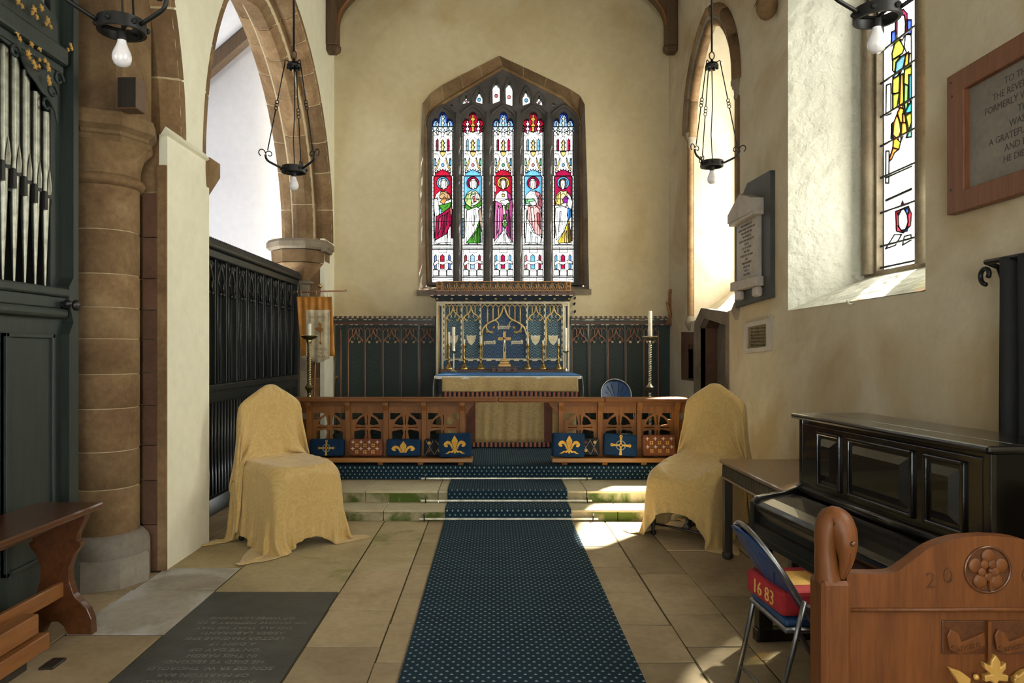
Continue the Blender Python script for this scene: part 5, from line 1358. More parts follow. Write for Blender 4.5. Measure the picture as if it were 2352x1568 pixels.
def kneeling_board(x0, x1, feet, label):
    root = thing('kneeling_board', label, 'kneeling board', ((x0+x1)/2, 7.82, ZS))
    MB().box(x0, x1, 7.715, 7.88, .398, .4445, bev=.006).build('board', 'oak_kneeler', root)
    for x in feet:
        MB().add([(x-.028, 7.76, ZS), (x+.028, 7.76, ZS), (x+.028, 7.86, ZS), (x-.028, 7.86, ZS), (x-.028, 7.73, .398), (x+.028, 7.73, .398), (x+.028, 7.86, .398), (x-.028, 7.86, .398)],
                 [(0, 3, 2, 1), (4, 5, 6, 7), (0, 1, 5, 4), (1, 2, 6, 5), (2, 3, 7, 6), (3, 0, 4, 7)]).build('foot', 'oak_kneeler', root)
kneeling_board(-2.25, at(1085, 0, 7.72)[0], [-1.95, -1.22, -.79, -.357], 'low oak kneeling board along the left half of the rail')
kneeling_board(at(1268, 0, 7.72)[0], 2.42, [.766, 1.2, 1.62, 2.1], 'low oak kneeling board along the right half of the rail')

# ------------------------------------------------------------------ embroidered kneelers
FL_C = [(0, .5), (.07, .36), (.13, .22), (.10, .06), (.05, -.06), (.05, -.12), (-.05, -.12), (-.05, -.06), (-.10, .06), (-.13, .22), (-.07, .36)]
FL_S = [(.06, -.12), (.09, -.02), (.13, .10), (.20, .20), (.30, .24), (.40, .18), (.46, .07), (.43, -.03), (.36, -.08), (.29, -.06), (.28, .00), (.33, .04), (.28, .08), (.21, .04), (.17, -.04), (.13, -.12)]
FL_B = [(-.13, -.13), (.13, -.13), (.14, -.17), (-.14, -.17)]
FL_T = [(0, -.17), (.06, -.17), (.14, -.28), (.24, -.27), (.33, -.36), (.42, -.40), (.30, -.41), (.20, -.34), (.10, -.37), (.05, -.32), (0, -.42)]
def hassock(label, x, z, Y, w, h, kind, yaw=0, roll=0, lean=.20, t=.10):
    root = thing('kneeler_cushion', label, 'kneeler', (x, Y, z), 0, 'embroidered kneelers on the boards')
    root.rotation_euler = (-lean, roll, yaw)
    body = {'red': 'rust_wool', 'lattice': 'black_wool'}.get(kind, 'blue_wool')
    o = MB().box(-w/2, w/2, -t/2, t/2, 0, h).build('cushion', body, root, False, bev=.022)
    F = -t/2-.0015
    def pl(poly, name, mat, d=.003, off=0): return MB().plate(poly, [], F-d-off, F+.002, lambda u, v, q: (u, q, v)).build(name, mat, root, False)
    cz = h*.52
    if kind == 'fleur' or kind == 'fleurcut':
        s = h*.84 if kind == 'fleur' else h*1.0; c0 = cz-.01 if kind == 'fleur' else h*.36
        kx = 1.22 if kind == 'fleur' else 1.5
        M = lambda P, sx=1: [(sx*a*s*kx, max(.006, c0+b*s)) for a, b in P]
        pl(M(FL_C), 'fleur_petal', 'yellow_wool'); pl(M(FL_S), 'fleur_petal', 'yellow_wool'); pl(M(FL_S, -1), 'fleur_petal', 'yellow_wool'); pl(M(FL_B), 'fleur_band', 'gold_wool', .005)
        if kind == 'fleur':
            pl(M(FL_T), 'fleur_tail', 'yellow_wool'); pl(M(FL_T, -1), 'fleur_tail', 'yellow_wool')
    elif kind == 'cross':
        s = h*.46; c0 = cz-.012
        MB().tube([(s*.46*math.cos(a), F, c0+s*.46*math.sin(a)) for a in [i*PI/10 for i in range(20)]], .006, 5, close=True).build('ring', 'grey_wool', root, False)
        for k in range(4):
            a = k*PI/2
            P = [(.10, -.07), (.34, -.09), (.80, -.11), (.86, -.17), (1.0, -.12), (1.05, 0), (1.0, .12), (.86, .17), (.80, .11), (.34, .09), (.10, .07)]
            q = [(s*(u*math.cos(a)-v*math.sin(a)), max(.005, c0+s*(u*math.sin(a)+v*math.cos(a)))) for u, v in P]
            pl(q, 'cross_arm', 'yellow_wool', .004)
            c = (s*.9*math.cos(a), c0+s*.9*math.sin(a))
            if c[1] > .02: pl(circle(c[0], c[1], .006, 6), 'stud', 'blue_wool', .006)
        pl(circle(0, c0, s*.20, 10), 'cross_centre', 'yellow_wool', .005); pl(circle(0, c0, s*.10, 8), 'cross_boss', 'blue_wool', .007)
    elif kind == 'red':
        nx, nz = 4, 2; 
        pl([(-w/2+.018, .016), (w/2-.018, .016), (w/2-.018, h-.022), (-w/2+.018, h-.022)], 'ground', 'rust_wool', .001)
        for i in range(nx):
            for k in range(3):
                c = (-w/2+w*(i+.5)/nx*.96+.005, h*.80-k*h*.38)
                if c[1] > .02:
                    r = .023; P = []
                    for q in range(8):
                        a = q*PI/4; rr_ = r if q % 2 == 0 else r*.36; P.append((c[0]+rr_*math.cos(a), c[1]+rr_*math.sin(a)))
                    so = pl(P, 'star', 'white_wool', .003); pl(circle(c[0], c[1], .005, 6), 'star_centre', 'gold_wool', .005).parent = so
                if i < nx-1:
                    d = (c[0]+w/nx*.48, c[1]-h*.19)
                    if d[1] > .02:
                        for q in range(4):
                            a = PI/4+q*PI/2; e = (d[0]+.015*math.cos(a), d[1]+.015*math.sin(a))
                            pl(circle(e[0], max(.012, e[1]), .009, 6), 'petal', 'gold_wool', .002)
    else:
        for i in range(3):
            for k in range(2):
                c = (-w/2+w*(i+.5)/3, h*(.28+.46*k))
                pl(circle(*c, .018, 8), 'rose', ('rust_wool', 'gold_wool')[(i+k) % 2], .002)
        b = MB()
        for i in range(-3, 6):
            for s in (-1, 1):
                x0 = -w/2+w*i/3; P = [(x0, .008), (x0+s*(h-.02)*.62, h-.02)]
                P = [(max(-w/2+.02, min(w/2-.02, p[0])), p[1]) for p in P]
                if abs(P[0][0]-P[1][0]) > .02: b.tube([(p[0], F-.001, p[1]) for p in P], .0025, 4)
        b.build('lattice_lines', 'grey_wool', root, False)
    return root
KZ = .455
def hx(x, Y): return (x-1134)*Y/1650
hassock('navy kneeler with a yellow ring cross against the left rail', hx(751, 7.80), KZ, 7.80, .37, .185, 'cross')
hassock('rust kneeler with white star pattern on the left kneeling board', hx(840, 7.80), KZ, 7.80, .365, .185, 'red')
hassock('navy kneeler with a yellow fleur-de-lis between the star kneeler and the dark one', hx(927, 7.80), KZ, 7.80, .37, .185, 'fleurcut')
hassock('dark lattice kneeler half hidden behind the tilted fleur-de-lis one on the left', hx(1010, 7.83), KZ, 7.835, .34, .18, 'lattice')
hassock('tilted navy kneeler with a full yellow fleur-de-lis at the left edge of the opening', hx(1047, 7.74), KZ+.004, 7.715, .35, .255, 'fleur', yaw=-.10, roll=-.04, lean=.12)
hassock('tilted navy kneeler with a full yellow fleur-de-lis at the right edge of the opening', hx(1304, 7.74), KZ+.004, 7.715, .35, .255, 'fleur', yaw=.12, roll=.04, lean=.12)
hassock('dark lattice kneeler peeping out behind the fleur-de-lis one on the right', hx(1345, 7.83), KZ, 7.84, .30, .19, 'lattice')
hassock('navy kneeler with a tilted yellow cross on the right kneeling board', hx(1423, 7.78), KZ+.006, 7.78, .36, .235, 'cross', roll=.07)
hassock('rust kneeler with star pattern beside the draped chair on the right', hx(1514, 7.80), KZ, 7.80, .36, .23, 'red')

# ------------------------------------------------------------------ standing candlesticks
def floor_candle(x, Y, zdish, ztop, label, mat, clab):
    t = thing('standing_candlestick', label, 'candlestick', (x, Y, ZS), 0, 'tall twisted candlesticks beside the altar')
    c = (x, Y, ZS); zd = zdish-ZS
    MB().lathe([(.15, .0), (.15, .02), (.10, .05), (.05, .09), (.03, .14), (.035, .16), (.022, .18)], c, 20).build('base', mat, t, smooth=True, angle=50)
    twist(MB(), c, .021, .17, zd-.66, 6).build('lower_stem', mat, t, smooth=True)
    MB().lathe([(.022, zd-.67), (.028, zd-.64), (.05, zd-.61), (.053, zd-.60), (.03, zd-.575), (.022, zd-.55)], c, 16).build('knop', mat, t, smooth=True, angle=50)
    twist(MB(), c, .021, zd-.56, zd-.06, 9, m=90).build('upper_stem', mat, t, smooth=True)
    MB().lathe([(.022, zd-.08), (.032, zd-.05), (.03, zd-.035), (.06, zd-.02), (.09, zd), (.094, zd+.016), (.085, zd+.016), (.04, zd+.004)], c, 24).build('dish', mat, t, smooth=True, angle=50)
    for k in range(24):
        a = 2*PI*k/24; MB().ball((x+.09*math.cos(a), Y+.09*math.sin(a), zdish+.018), .008, 5, 4).build('dish_bead', mat, t)
    tag(MB().lathe([(.027, zd+.005), (.025, ztop-ZS-.006), (.02, ztop-ZS)], c, 16).build('candle', 'candle_wax', smooth=True, angle=50), clab, 'candle')
floor_candle(at(710, 0, 8.6)[0], 8.6, at(0, 774, 8.6)[2], at(0, 743, 8.6)[2], 'tall twisted brass candlestick with a short candle in front of the banner', 'brass_dull', 'short white candle in the standing candlestick before the banner')
floor_candle(at(1493, 0, 8.8)[0], 8.8, at(0, 776, 8.8)[2], at(0, 714, 8.8)[2], 'tall twisted brass candlestick with a tall white candle right of the altar', 'silver_gilt', 'tall white candle in the standing candlestick right of the altar')

# ------------------------------------------------------------------ banner
YBn = 9.45
bn = thing('church_banner', 'orange and cream parish banner with gold lettering on a pole by the screen', 'banner', (at(722, 0, YBn)[0], YBn, ZS))
def bp_(x, y, d=0): p = at(x, y, YBn); return (p[0], YBn-d, p[2])
MB().tube([at(717, 1004, 9.57), at(724, 830, 9.54), at(735, 660, 9.51)], .013, 8).build('pole', 'rib_copper', bn, smooth=True)
MB().ball(at(735, 657, 9.51), .028, 10, 8).build('pole_finial', 'brass', bn, smooth=True)
MB().tube([bp_(680, 671, .0), bp_(790, 667.5, .0)], .011, 8).build('crossbar', 'rib_copper', bn, smooth=True)
for x, y in ((676, 671), (793, 667)):
    b = MB(); c = bp_(x, y)
    for k in range(4): b.ball((c[0]+.015*math.cos(k*PI/2), c[1], c[2]+.015*math.sin(k*PI/2)), .010, 6, 4)
    b.build('crossbar_finial', 'silver_gilt', bn)
for x in (684, 692, 707, 727, 741, 751, 758, 765):
    MB().tube([bp_(x-2, 670, -.013), bp_(x-1, 667.5, .0), bp_(x, 670, .014), bp_(x+2, 681, .006)], .0025, 5).build('hanging_loop', 'cream_silk', bn, smooth=True)
def banner_sheet(x0a, x1a, x0b, x1b, y0, y1, d, amp, name, mat, point=None, ny=12, nx=30):
    b = MB(); vs = []; fs = []
    for k in range(ny+1):
        t = k/ny; y = y0+(y1-y0)*t
        for i in range(nx+1):
            s = i/nx; xa = x0a+(x1a-x0a)*s; xb = x0b+(x1b-x0b)*s; x = xa+(xb-xa)*t
            yy = y
            if point and t > .8: yy = y+(point-y1)*(t-.8)/.2*(1-abs(2*s-1))
            p = bp_(x, yy, d+amp*math.sin((x-680)*.40)*(1-.35*t)+amp*.5*math.sin((x-680)*.23+1))
            vs.append(p)
    for k in range(ny):
        for i in range(nx): fs.append((k*(nx+1)+i, k*(nx+1)+i+1, (k+1)*(nx+1)+i+1, (k+1)*(nx+1)+i))
    return cloth_obj(b.add(vs, fs), name, mat, bn, .003)
banner_sheet(681.5, 763, 692, 769, 681, 818, .0, .010, 'orange_cloth', 'orange_silk')
banner_sheet(703.5, 758.5, 703.5, 758, 711.5, 823, .020, .005, 'cream_panel', 'cream_silk', point=834)
banner_sheet(692, 704, 692.5, 705, 817, 825, .002, .01, 'fringe', 'cream_silk', nx=8, ny=2)
def bl(t, x, y, s, sx=1): lettering(t, s, wall_frame(bp_(x, y, .034), (1, 0, 0), (0, 0, 1)), 'embroidery_gold', bn, extrude=.001, sx=sx)
bl('ALL SATS', 731, 728.5, .052, 1.0); bl('HORCH', 738.5, 802, .047, .95); bl('ON', 738.5, 811.5, .042); bl('THE HILL', 739.5, 819, .045, .9)
b = MB()
cc = [(736, 739), (739, 744), (742, 746), (738.5, 749), (741, 753), (745, 756), (741, 760), (738.5, 764), (737.5, 780), (738, 784), (741, 788), (737.5, 792), (734.5, 787), (736.5, 783), (735.5, 764), (732, 760), (728, 757), (723, 755), (729, 752), (735, 750), (731, 746)]
MB().plate([(bp_(*p)[0], bp_(*p)[2]) for p in cc], [], YBn-.036, YBn-.030, lambda u, v, w: (u, w, v)).build('cross_emblem', 'embroidery_gold', bn)
# thin black stand with a brass tip beside the panelling
ws = thing('candle_snuffer', 'slim pole with a brass tip leaning in the corner by the banner', 'candle snuffer', (at(768, 0, 9.9)[0], 9.9, ZS))
MB().tube([(at(767, 0, 9.9)[0], 9.9, ZS), at(771, 868, 9.95)], .006, 6).build('pole', 'iron', ws, smooth=True)
MB().tube([at(771, 870, 9.95), at(774, 863, 9.93)], [.02, .008], 8).build('tip', 'brass', ws, smooth=True)

# ------------------------------------------------------------------ dark carved screen under the wide arch
XS = -2.760
sc = thing('carved_screen', 'tall dark carved wooden screen with tracery panels under the wide arch', 'screen', (XS, 7.8, 0))
def sbox(y0, y1, z0, z1, d0, d1, name, mat='screen_wood', **k): return MB().box(XS+d0, XS+d1, y0, y1, z0, z1).build(name, mat, sc, **k)
y_a, y_b = 6.04, 10.0
sbox(y_a, y_b, 0, 2.580, -.05, -.02, 'backing')
sbox(y_a, y_b, 2.500, 2.580, -.05, .05, 'head_rail', bev=.01); sbox(y_a, y_b, 2.580, 2.630, -.06, .09, 'cornice', bev=.015)
sbox(y_a, y_b, 1.20, 1.27, -.05, .05, 'mid_rail', bev=.012); sbox(y_a, y_b, 1.10, 1.20, -.05, .02, 'lower_rail'); sbox(y_a, y_b, 0, .16, -.05, .03, 'base_rail')
ribs = [6.185+.2965*k for k in range(13)]
for y in ribs:
    sbox(y-.022, y+.022, 1.27, 2.500, -.03, .03, 'mullion', bev=.008)
    MB().tube([(XS+.035, y, 1.28), (XS+.035, y, 2.500)], .010, 6).build('bead', 'screen_wood', sc, smooth=True)
for a, b in zip(ribs[:-1], ribs[1:]):
    m = (a+b)/2
    for s in (-1, 1):
        MB().tube([(XS+.015, m+s*.115, 2.160), (XS+.015, m+s*.10, 2.280), (XS+.015, m+s*.05, 2.380), (XS+.015, m, 2.480)], .014, 6).build('ogee_rib', 'screen_wood', sc, smooth=True)
        MB().tube([(XS+.015, m+s*.10, 2.300), (XS+.02, m+s*.045, 2.260), (XS+.03, m+s*.04, 2.180)], .011, 6).build('cusp', 'screen_wood', sc, smooth=True)
        MB().ball((XS+.03, m+s*.045, 2.160), .02, 8, 6).build('boss', 'screen_wood', sc, smooth=True)
        MB().tube([(XS+.01, m+s*.065, 2.400), (XS+.02, m+s*.075, 2.450), (XS+.01, m+s*.05, 2.480)], .012, 6).build('leaf', 'screen_wood', sc, smooth=True)
    MB().tube([(XS+.005, m, 1.29), (XS+.005, m, 2.160)], .007, 6).build('panel_bead', 'screen_wood', sc, smooth=True)
for k in range(71):
    y = y_a+.03+k*.055
    MB().add([(XS+.09, y, 2.625), (XS+.09, y+.045, 2.625), (XS-.02, y+.045, 2.625), (XS-.02, y, 2.625), (XS+.06, y+.035, 2.690), (XS-.01, y+.035, 2.690)], [(0, 1, 4), (1, 2, 5, 4), (2, 3, 5), (3, 0, 4, 5), (0, 3, 2, 1)]).build('cresting_leaf', 'screen_wood', sc)
for k in range(45):
    y = 6.10+k*.085
    MB().tube([(XS-.005, y, .18), (XS-.005, y, 1.08)], .018, 6).build('reed', 'screen_wood', sc, smooth=True)
sbox(9.93, 10.02, 0, 2.520, -.06, .06, 'end_post', bev=.01)

# ------------------------------------------------------------------ folding chairs
def back_pt(x, t):     # t: distance up the raked back from z=.50
    sl = .62; c = 1/math.sqrt(1+sl*sl)
    s = .10-t*sl*c; return (x, -s, .50+t*c)
def folding_chair(label, loc, rz):
    r = thing('folding_chair', label, 'chair', loc, rz)
    R = .205
    def bl_(t): return t
    arch = [(-R, .17)]+[(-R*math.cos(a), .17+.225*math.sin(a)) for a in [PI*i/14 for i in range(1, 14)]]+[(R, .17)]
    footL = back_pt(-R, -.58); footR = back_pt(R, -.58)
    MB().tube([(footL[0], footL[1], 0.0)]+[back_pt(-R, -.3), back_pt(-R, 0)]+[back_pt(*p) for p in arch]+[back_pt(R, 0), back_pt(R, -.3), (footR[0], footR[1], 0.0)], .0125, 8).build('main_frame', 'steel_tube', r, False, smooth=True)
    for sx in (-1, 1):
        MB().tube([(sx*.222, -.07, .57), (sx*.222, -.03, .40), (sx*.20, .065, 0)], .0115, 8).build('rear_leg', 'steel_tube', r, False, smooth=True)
        MB().tube([back_pt(sx*R, .06), (sx*.2, -.42, .44)], .009, 6).build('seat_link', 'steel_tube', r, False, smooth=True)
    MB().tube([(-.205, .038, .12), (0, .038, .14), (.205, .038, .12)], .007, 6).build('rear_stretcher', 'steel_tube', r, False, smooth=True)
    MB().tube([(-R, -.40, .13), (R, -.40, .13)], .007, 6).build('front_stretcher', 'steel_tube', r, False, smooth=True)
    MB().box(-.195, .195, -.42, .0, .425, .45, bev=.008).build('seat_pan', 'steel_tube', r, False)
    o = MB().box(-.185, .185, -.41, -.005, .45, .482).build('seat_pad', 'blue_seat', r, False, bev=.014)
    outer = [(-R+.008, .02), (-R+.008, .17)]+[((-R+.008)*math.cos(a), .17+.215*math.sin(a)) for a in [PI*i/14 for i in range(1, 14)]]+[(R-.008, .17), (R-.008, .02)]
    slots = []
    for k, (x0, x1) in enumerate(((-.045, -.15), (-.032, -.115), (-.016, -.055), (.016, .055), (.032, .115), (.045, .15))):
        ta, tb = .09, (.20, .285, .325, .325, .285, .20)[k]
        dx, dy = x1-x0, tb-ta; L = math.hypot(dx, dy); nx_, ny_ = -dy/L*.006, dx/L*.006
        slots.append([(x0+nx_*.4, ta+ny_*.4), (x1+nx_, tb+ny_), (x1-nx_, tb-ny_), (x0-nx_*.4, ta-ny_*.4)])
    slots.append([(-.04, .362), (-.02, .354), (.02, .354), (.04, .362), (.02, .370), (-.02, .370)])
    def f3(u, v, w):
        p = back_pt(u, v); bow = .03*(1-(u/R)**2); return (p[0], p[1]+w+bow, p[2])
    MB().plate(outer, slots, -.006, .006, f3).build('backrest', 'blue_vinyl', r, False)
    return r
near = folding_chair('near folding chair with blue back and a red kneeler on its seat', (1.20, 3.17, 0), PI/2+.03)
folding_chair('blue backed folding chair standing behind the altar rail', (1.685, 9.9, ZS), 0)
rk = thing('kneeler_cushion', 'red kneeler with the numerals 1683 on the near folding chair', 'kneeler', (1.34, 3.19, .484), PI/2+.08, 'embroidered kneelers on the boards')
MB().box(-.175, .175, -.125, .15, .0, .105).build('cushion', 'red_wool', rk, False, bev=.018)
MB().box(-.09, .10, -.10, .09, .1045, .1065).build('top_panel', 'gold_wool', rk, False)
lettering('16 83', .088, wall_frame((-.005, .1515, .05), (-1, 0, 0), (0, 0, 1)), 'gold_wool', rk, w=False, extrude=.0012, sx=1.05)
# ------------------------------------------------------------------ organ in the near arch
XO = -2.68
org = thing('pipe_organ', 'dark green organ case with grey metal pipes and gilded leaf carving', 'organ', (XO-.3, 3.1, 0))
def ob(y0, y1, z0, z1, d0, d1, name, mat='organ_green', **k): return MB().box(XO+d0, XO+d1, y0, y1, z0, z1).build(name, mat, org, **k)
OY0, OY1 = 1.6, 4.585
ob(OY0, OY1, 0, 1.90, -.9, -.03, 'lower_case')
ob(OY0, OY1, 1.90, 4.6, -.9, -.30, 'pipe_chamber', 'black_paint'); ob(OY1-.05, OY1, 1.90, 4.6, -.9, -.08, 'case_side', 'black_paint')
ob(OY0, OY1-.10, 1.93, 1.985, -.30, .035, 'impost_ledge', bev=.012); ob(OY0, OY1-.10, 1.86, 1.93, -.05, .012, 'impost_rail', bev=.006); ob(OY0, OY1-.1, 1.80, 1.86, -.05, .03, 'impost_moulding', bev=.02)
for k in range(5):
    y1 = OY1-.20-k*.52
    ob(y1-.44, y1, .35, 1.70, -.03, -.012, 'case_panel')
    for a, b, c, d in ((y1-.44, y1-.415, .35, 1.70), (y1-.025, y1, .35, 1.70), (y1-.44, y1, 1.675, 1.70), (y1-.44, y1, .35, .375)):
        ob(a, b, c, d, -.03, .006, 'panel_bead', bev=.004)
ob(OY0, OY1, .0, .24, -.05, -.029, 'base_rail')
ob(OY1-.16, OY1-.02, 0, 4.6, -.10, -.05, 'corner_recess')
zpts = [0, 1.70, 1.78, 1.90, 2.0, 2.06, 4.6]; w = [.10, .10, .055, .10, .10, .055, .055]
b = MB(); vs = []; fs = []
for z, ww in zip(zpts, w): vs += [(XO+.03, OY1-ww, z), (XO+.03, OY1, z), (XO-.12, OY1, z), (XO-.12, OY1-ww, z)]
for k in range(len(zpts)-1):
    for i in range(4): fs.append((k*4+i, k*4+(i+1) % 4, k*4+4+(i+1) % 4, k*4+4+i))
fs += [(3, 2, 1, 0), tuple(len(zpts)*4-4+i for i in range(4))]
b.add(vs, fs).build('corner_post', 'organ_green', org)
ob(OY0, OY1-.12, 3.36, 3.47, -.12, .045, 'transom', bev=.02); ob(OY0, OY1-.12, 3.31, 3.36, -.10, .01, 'transom_moulding', bev=.01)
for k in range(14):
    yc = 4.378-.0945*k; px_ = XO-.055
    r = .026+.0008*k; zt = 3.05+.09*k if k < 4 else 3.30
    zt = min(zt, 3.30); zm = 2.58+.022*k; zf = 1.985
    pp = thing('organ_pipe', None, None) if False else None
    pipe = MB().lathe([(.006, zf), (r*.55, zf+.25), (r*.95, zm-.10), (r, zm-.06), (r, zt)], (px_, yc, 0), 14).build('pipe', 'pipe_metal', org, smooth=True, angle=40)
    MB().add([(px_+r*1.04, yc-r*.72, zm-.03), (px_+r*1.04, yc+r*.72, zm-.03), (px_+r*1.14, yc+r*.72, zm+.03), (px_+r*1.16, yc, zm+.13), (px_+r*1.14, yc-r*.72, zm+.03)], [(0, 1, 2, 3, 4)]).build('pipe_mouth', 'pipe_metal', pipe)
    MB().box(px_+r*.2, px_+r*1.08, yc-r*.62, yc+r*.62, zm-.052, zm-.034).build('mouth_slot', 'black_paint', pipe)
    ob(yc-.062, yc-.034, zm-.13, zm-.02, -.09, -.015, 'rack_block', 'black_paint')
b = MB(); b.box(XO-.10, XO-.05, OY0, OY1-.15, 2.50, 2.53).build('pipe_rack', 'black_paint', org)
# pierced carving with gilded leaves
def leaf(c, r, rot, axis='X'):
    P = []
    for i in range(10):
        a = rot+i*PI/5; rr_ = r*(1 if i % 2 == 0 else .45); P.append((c[1]+rr_*math.cos(a), c[2]+rr_*math.sin(a)))
    return MB().plate(P, [], c[0], c[0]+.008, lambda u, v, w: (w, u, v))
LV = [(230, 440, 11), (265, 540, 7), (325, 470, 6), (430, 610, 8), (540, 660, 9), (385, 740, 10), (400, 795, 6), (455, 860, 7), (480, 920, 8), (540, 830, 5), (535, 920, 5), (615, 840, 6), (655, 890, 6), (665, 950, 8), (665, 1090, 8), (680, 1150, 7),
      (240, 15, 9), (300, 85, 6), (465, 130, 9), (440, 180, 5), (505, 235, 6), (570, 110, 8), (655, 280, 9), (630, 330, 5), (695, 370, 6), (970, 620, 5), (935, 690, 5), (985, 670, 5)]
for k, (x, y, r) in enumerate(LV):
    c = onx(x*.1658, y*.1658, XO+.03); leaf(c, r*c[1]/1650*1.1, k*1.3).build('gilt_leaf', 'gilt_wood', org)
for k in range(12):
    y1 = 4.42-k*.20
    for q in range(3):
        c = (XO+.0, y1-.06*q, 3.27-.10*q+.0*k)
        if k < 1 or q == 0:
            MB().tube([(XO+.005, c[1]+.05*math.cos(a)*(1-a/9), c[2]+.05*math.sin(a)*(1-a/9)) for a in [i*.5 for i in range(13)]], .009, 5).build('scroll_carving', 'organ_green', org, smooth=True)
fretp = [(4.42, 3.31), (4.42, 2.98), (4.39, 3.06), (4.33, 3.12), (4.27, 3.13), (4.21, 3.17), (4.14, 3.20), (4.06, 3.28), (3.9, 3.30), (3.9, 3.31)]
MB().plate(fretp, [], -.005, .004, lambda u, v, w: (XO-.005+w, u, v)).build('fret_board', 'organ_green', org)
MB().plate([(OY0, 3.47), (4.42, 3.47), (4.42, 3.62), (4.2, 3.70), (4.0, 3.62), (3.8, 3.72), (3.5, 3.62), (OY0, 3.7)], [], -.005, .004, lambda u, v, w: (XO-.005+w, u, v)).build('fret_board', 'organ_green', org)
for k in range(8):
    MB().lathe([(.02, 3.5), (.02, 4.5)], (XO-.07, 4.36-.11*k, 0), 10).build('pipe', 'pipe_metal', org, smooth=True, angle=40)
c = onx(160, 700, XO+.06)
MB().tube([(XO-.01, c[1], c[2]), (XO+.05, c[1]+.01, c[2])], .022, 10).build('knob_stem', 'black_paint', org, smooth=True)
MB().ball((XO+.055, c[1]-.012, c[2]+.006), .026, 12, 8).build('swell_knob', 'black_paint', org, smooth=True); MB().ball((XO+.075, c[1]+.045, c[2]), .036, 12, 8, .6, 1, 1).build('swell_knob', 'black_paint', org, smooth=True)
# organ bench
bx = -2.47
be = thing('organ_bench', 'dark polished wooden bench with shaped end in front of the organ', 'bench', (bx, 3.1, 0))
MB().box(-2.635, -2.256, 2.0, 4.16, .69, .725, bev=.008).build('seat_board', 'bench_oak', be)
hp = [(72, 1174), (68, 1188), (52, 1222), (50, 1236), (59, 1241), (57, 1250), (43, 1268), (33, 1298), (34, 1330), (43, 1358), (49, 1366), (56, 1373), (74, 1391), (84, 1414), (86, 1449)]
s_ = 4.09/1650
zz = lambda y: max(.003, 1.6-(y-805)*s_)
R_ = [(bx+o*s_, zz(y)) for o, y in hp]; L_ = [(bx-o*s_, zz(y)) for o, y in hp]
foot = [(bx+29*s_, .003), (bx+20*s_, .05), (bx+8*s_, .075), (bx-8*s_, .075), (bx-20*s_, .05), (bx-29*s_, .003)]
R_[-1] = (R_[-1][0], .003); L_[-1] = (L_[-1][0], .003)
top = [(bx-72*s_, .69), (bx+72*s_, .69)]
for y0 in (4.04, 2.15):
    MB().plate(R_+foot+L_[::-1], [], y0, y0+.05, lambda u, v, w: (u, w, v)).build('end_panel', 'bench_oak', be, bev=.004)
MB().box(-2.455, -2.42, 2.2, 4.05, .215, .30, bev=.006).build('stretcher', 'bench_light', be)
MB().box(-2.50, -2.46, 2.2, 4.04, .60, .69).build('apron', 'bench_oak', be)
fbd = thing('organ_footboard', 'orange wooden stepped footboard under the organ bench', 'footboard', (-2.45, 2.9, 0))
MB().box(-2.405, -2.315, 2.25, 3.66, .16, .262, bev=.006).build('upper_board', 'bench_light', fbd)
MB().box(-2.405, -2.285, 2.25, 3.70, .07, .152, bev=.006).build('lower_board', 'bench_light', fbd)
MB().box(-2.40, -2.34, 2.28, 3.60, .0, .16).build('block', 'table_dark', fbd)
c = onz(122, 1526, 0)
tag(MB().box(c[0]-.035, c[0]+.035, c[1]-.06, c[1]+.06, -.002, .012, bev=.003).build('floor_plate', 'table_dark'), 'small dark iron plate let into the floor beside the organ footboard', 'plate')
# speaker on the arch, power socket by the column
sp = thing('loudspeaker', 'small brown loudspeaker fixed to the stone above the column', 'loudspeaker', (-2.40, 4.80, 3.2))
MB().box(-2.475, -2.345, 4.72, 4.84, 3.19, 3.40, bev=.006).build('cabinet', 'speaker_brown', sp)
MB().box(-2.468, -2.352, 4.714, 4.72, 3.20, 3.39).build('grille', 'table_dark', sp)
MB().tube([(-2.475, 4.80, 3.36), (-2.505, 4.82, 3.42), (-2.51, 4.86, 3.30)], .012, 6).build('bracket', 'iron', sp, smooth=True)
c = at(168, 860, 5.17)
sk = thing('power_socket', 'small grey power socket with cables behind the column', 'socket', c)
MB().box(c[0]-.035, c[0]+.035, c[1]-.02, c[1]+.02, c[2]-.035, c[2]+.035, bev=.005).build('box', 'steel_tube', sk)
for k in (0, 1): MB().tube([(c[0]+.02*k, c[1]-.02, c[2]+.03), (c[0]-.01+.03*k, c[1]-.02, c[2]+.14), (c[0]+.02+.02*k, c[1]-.01, c[2]+.24)], .005, 5).build('cable', 'plug_white', sk, smooth=True)

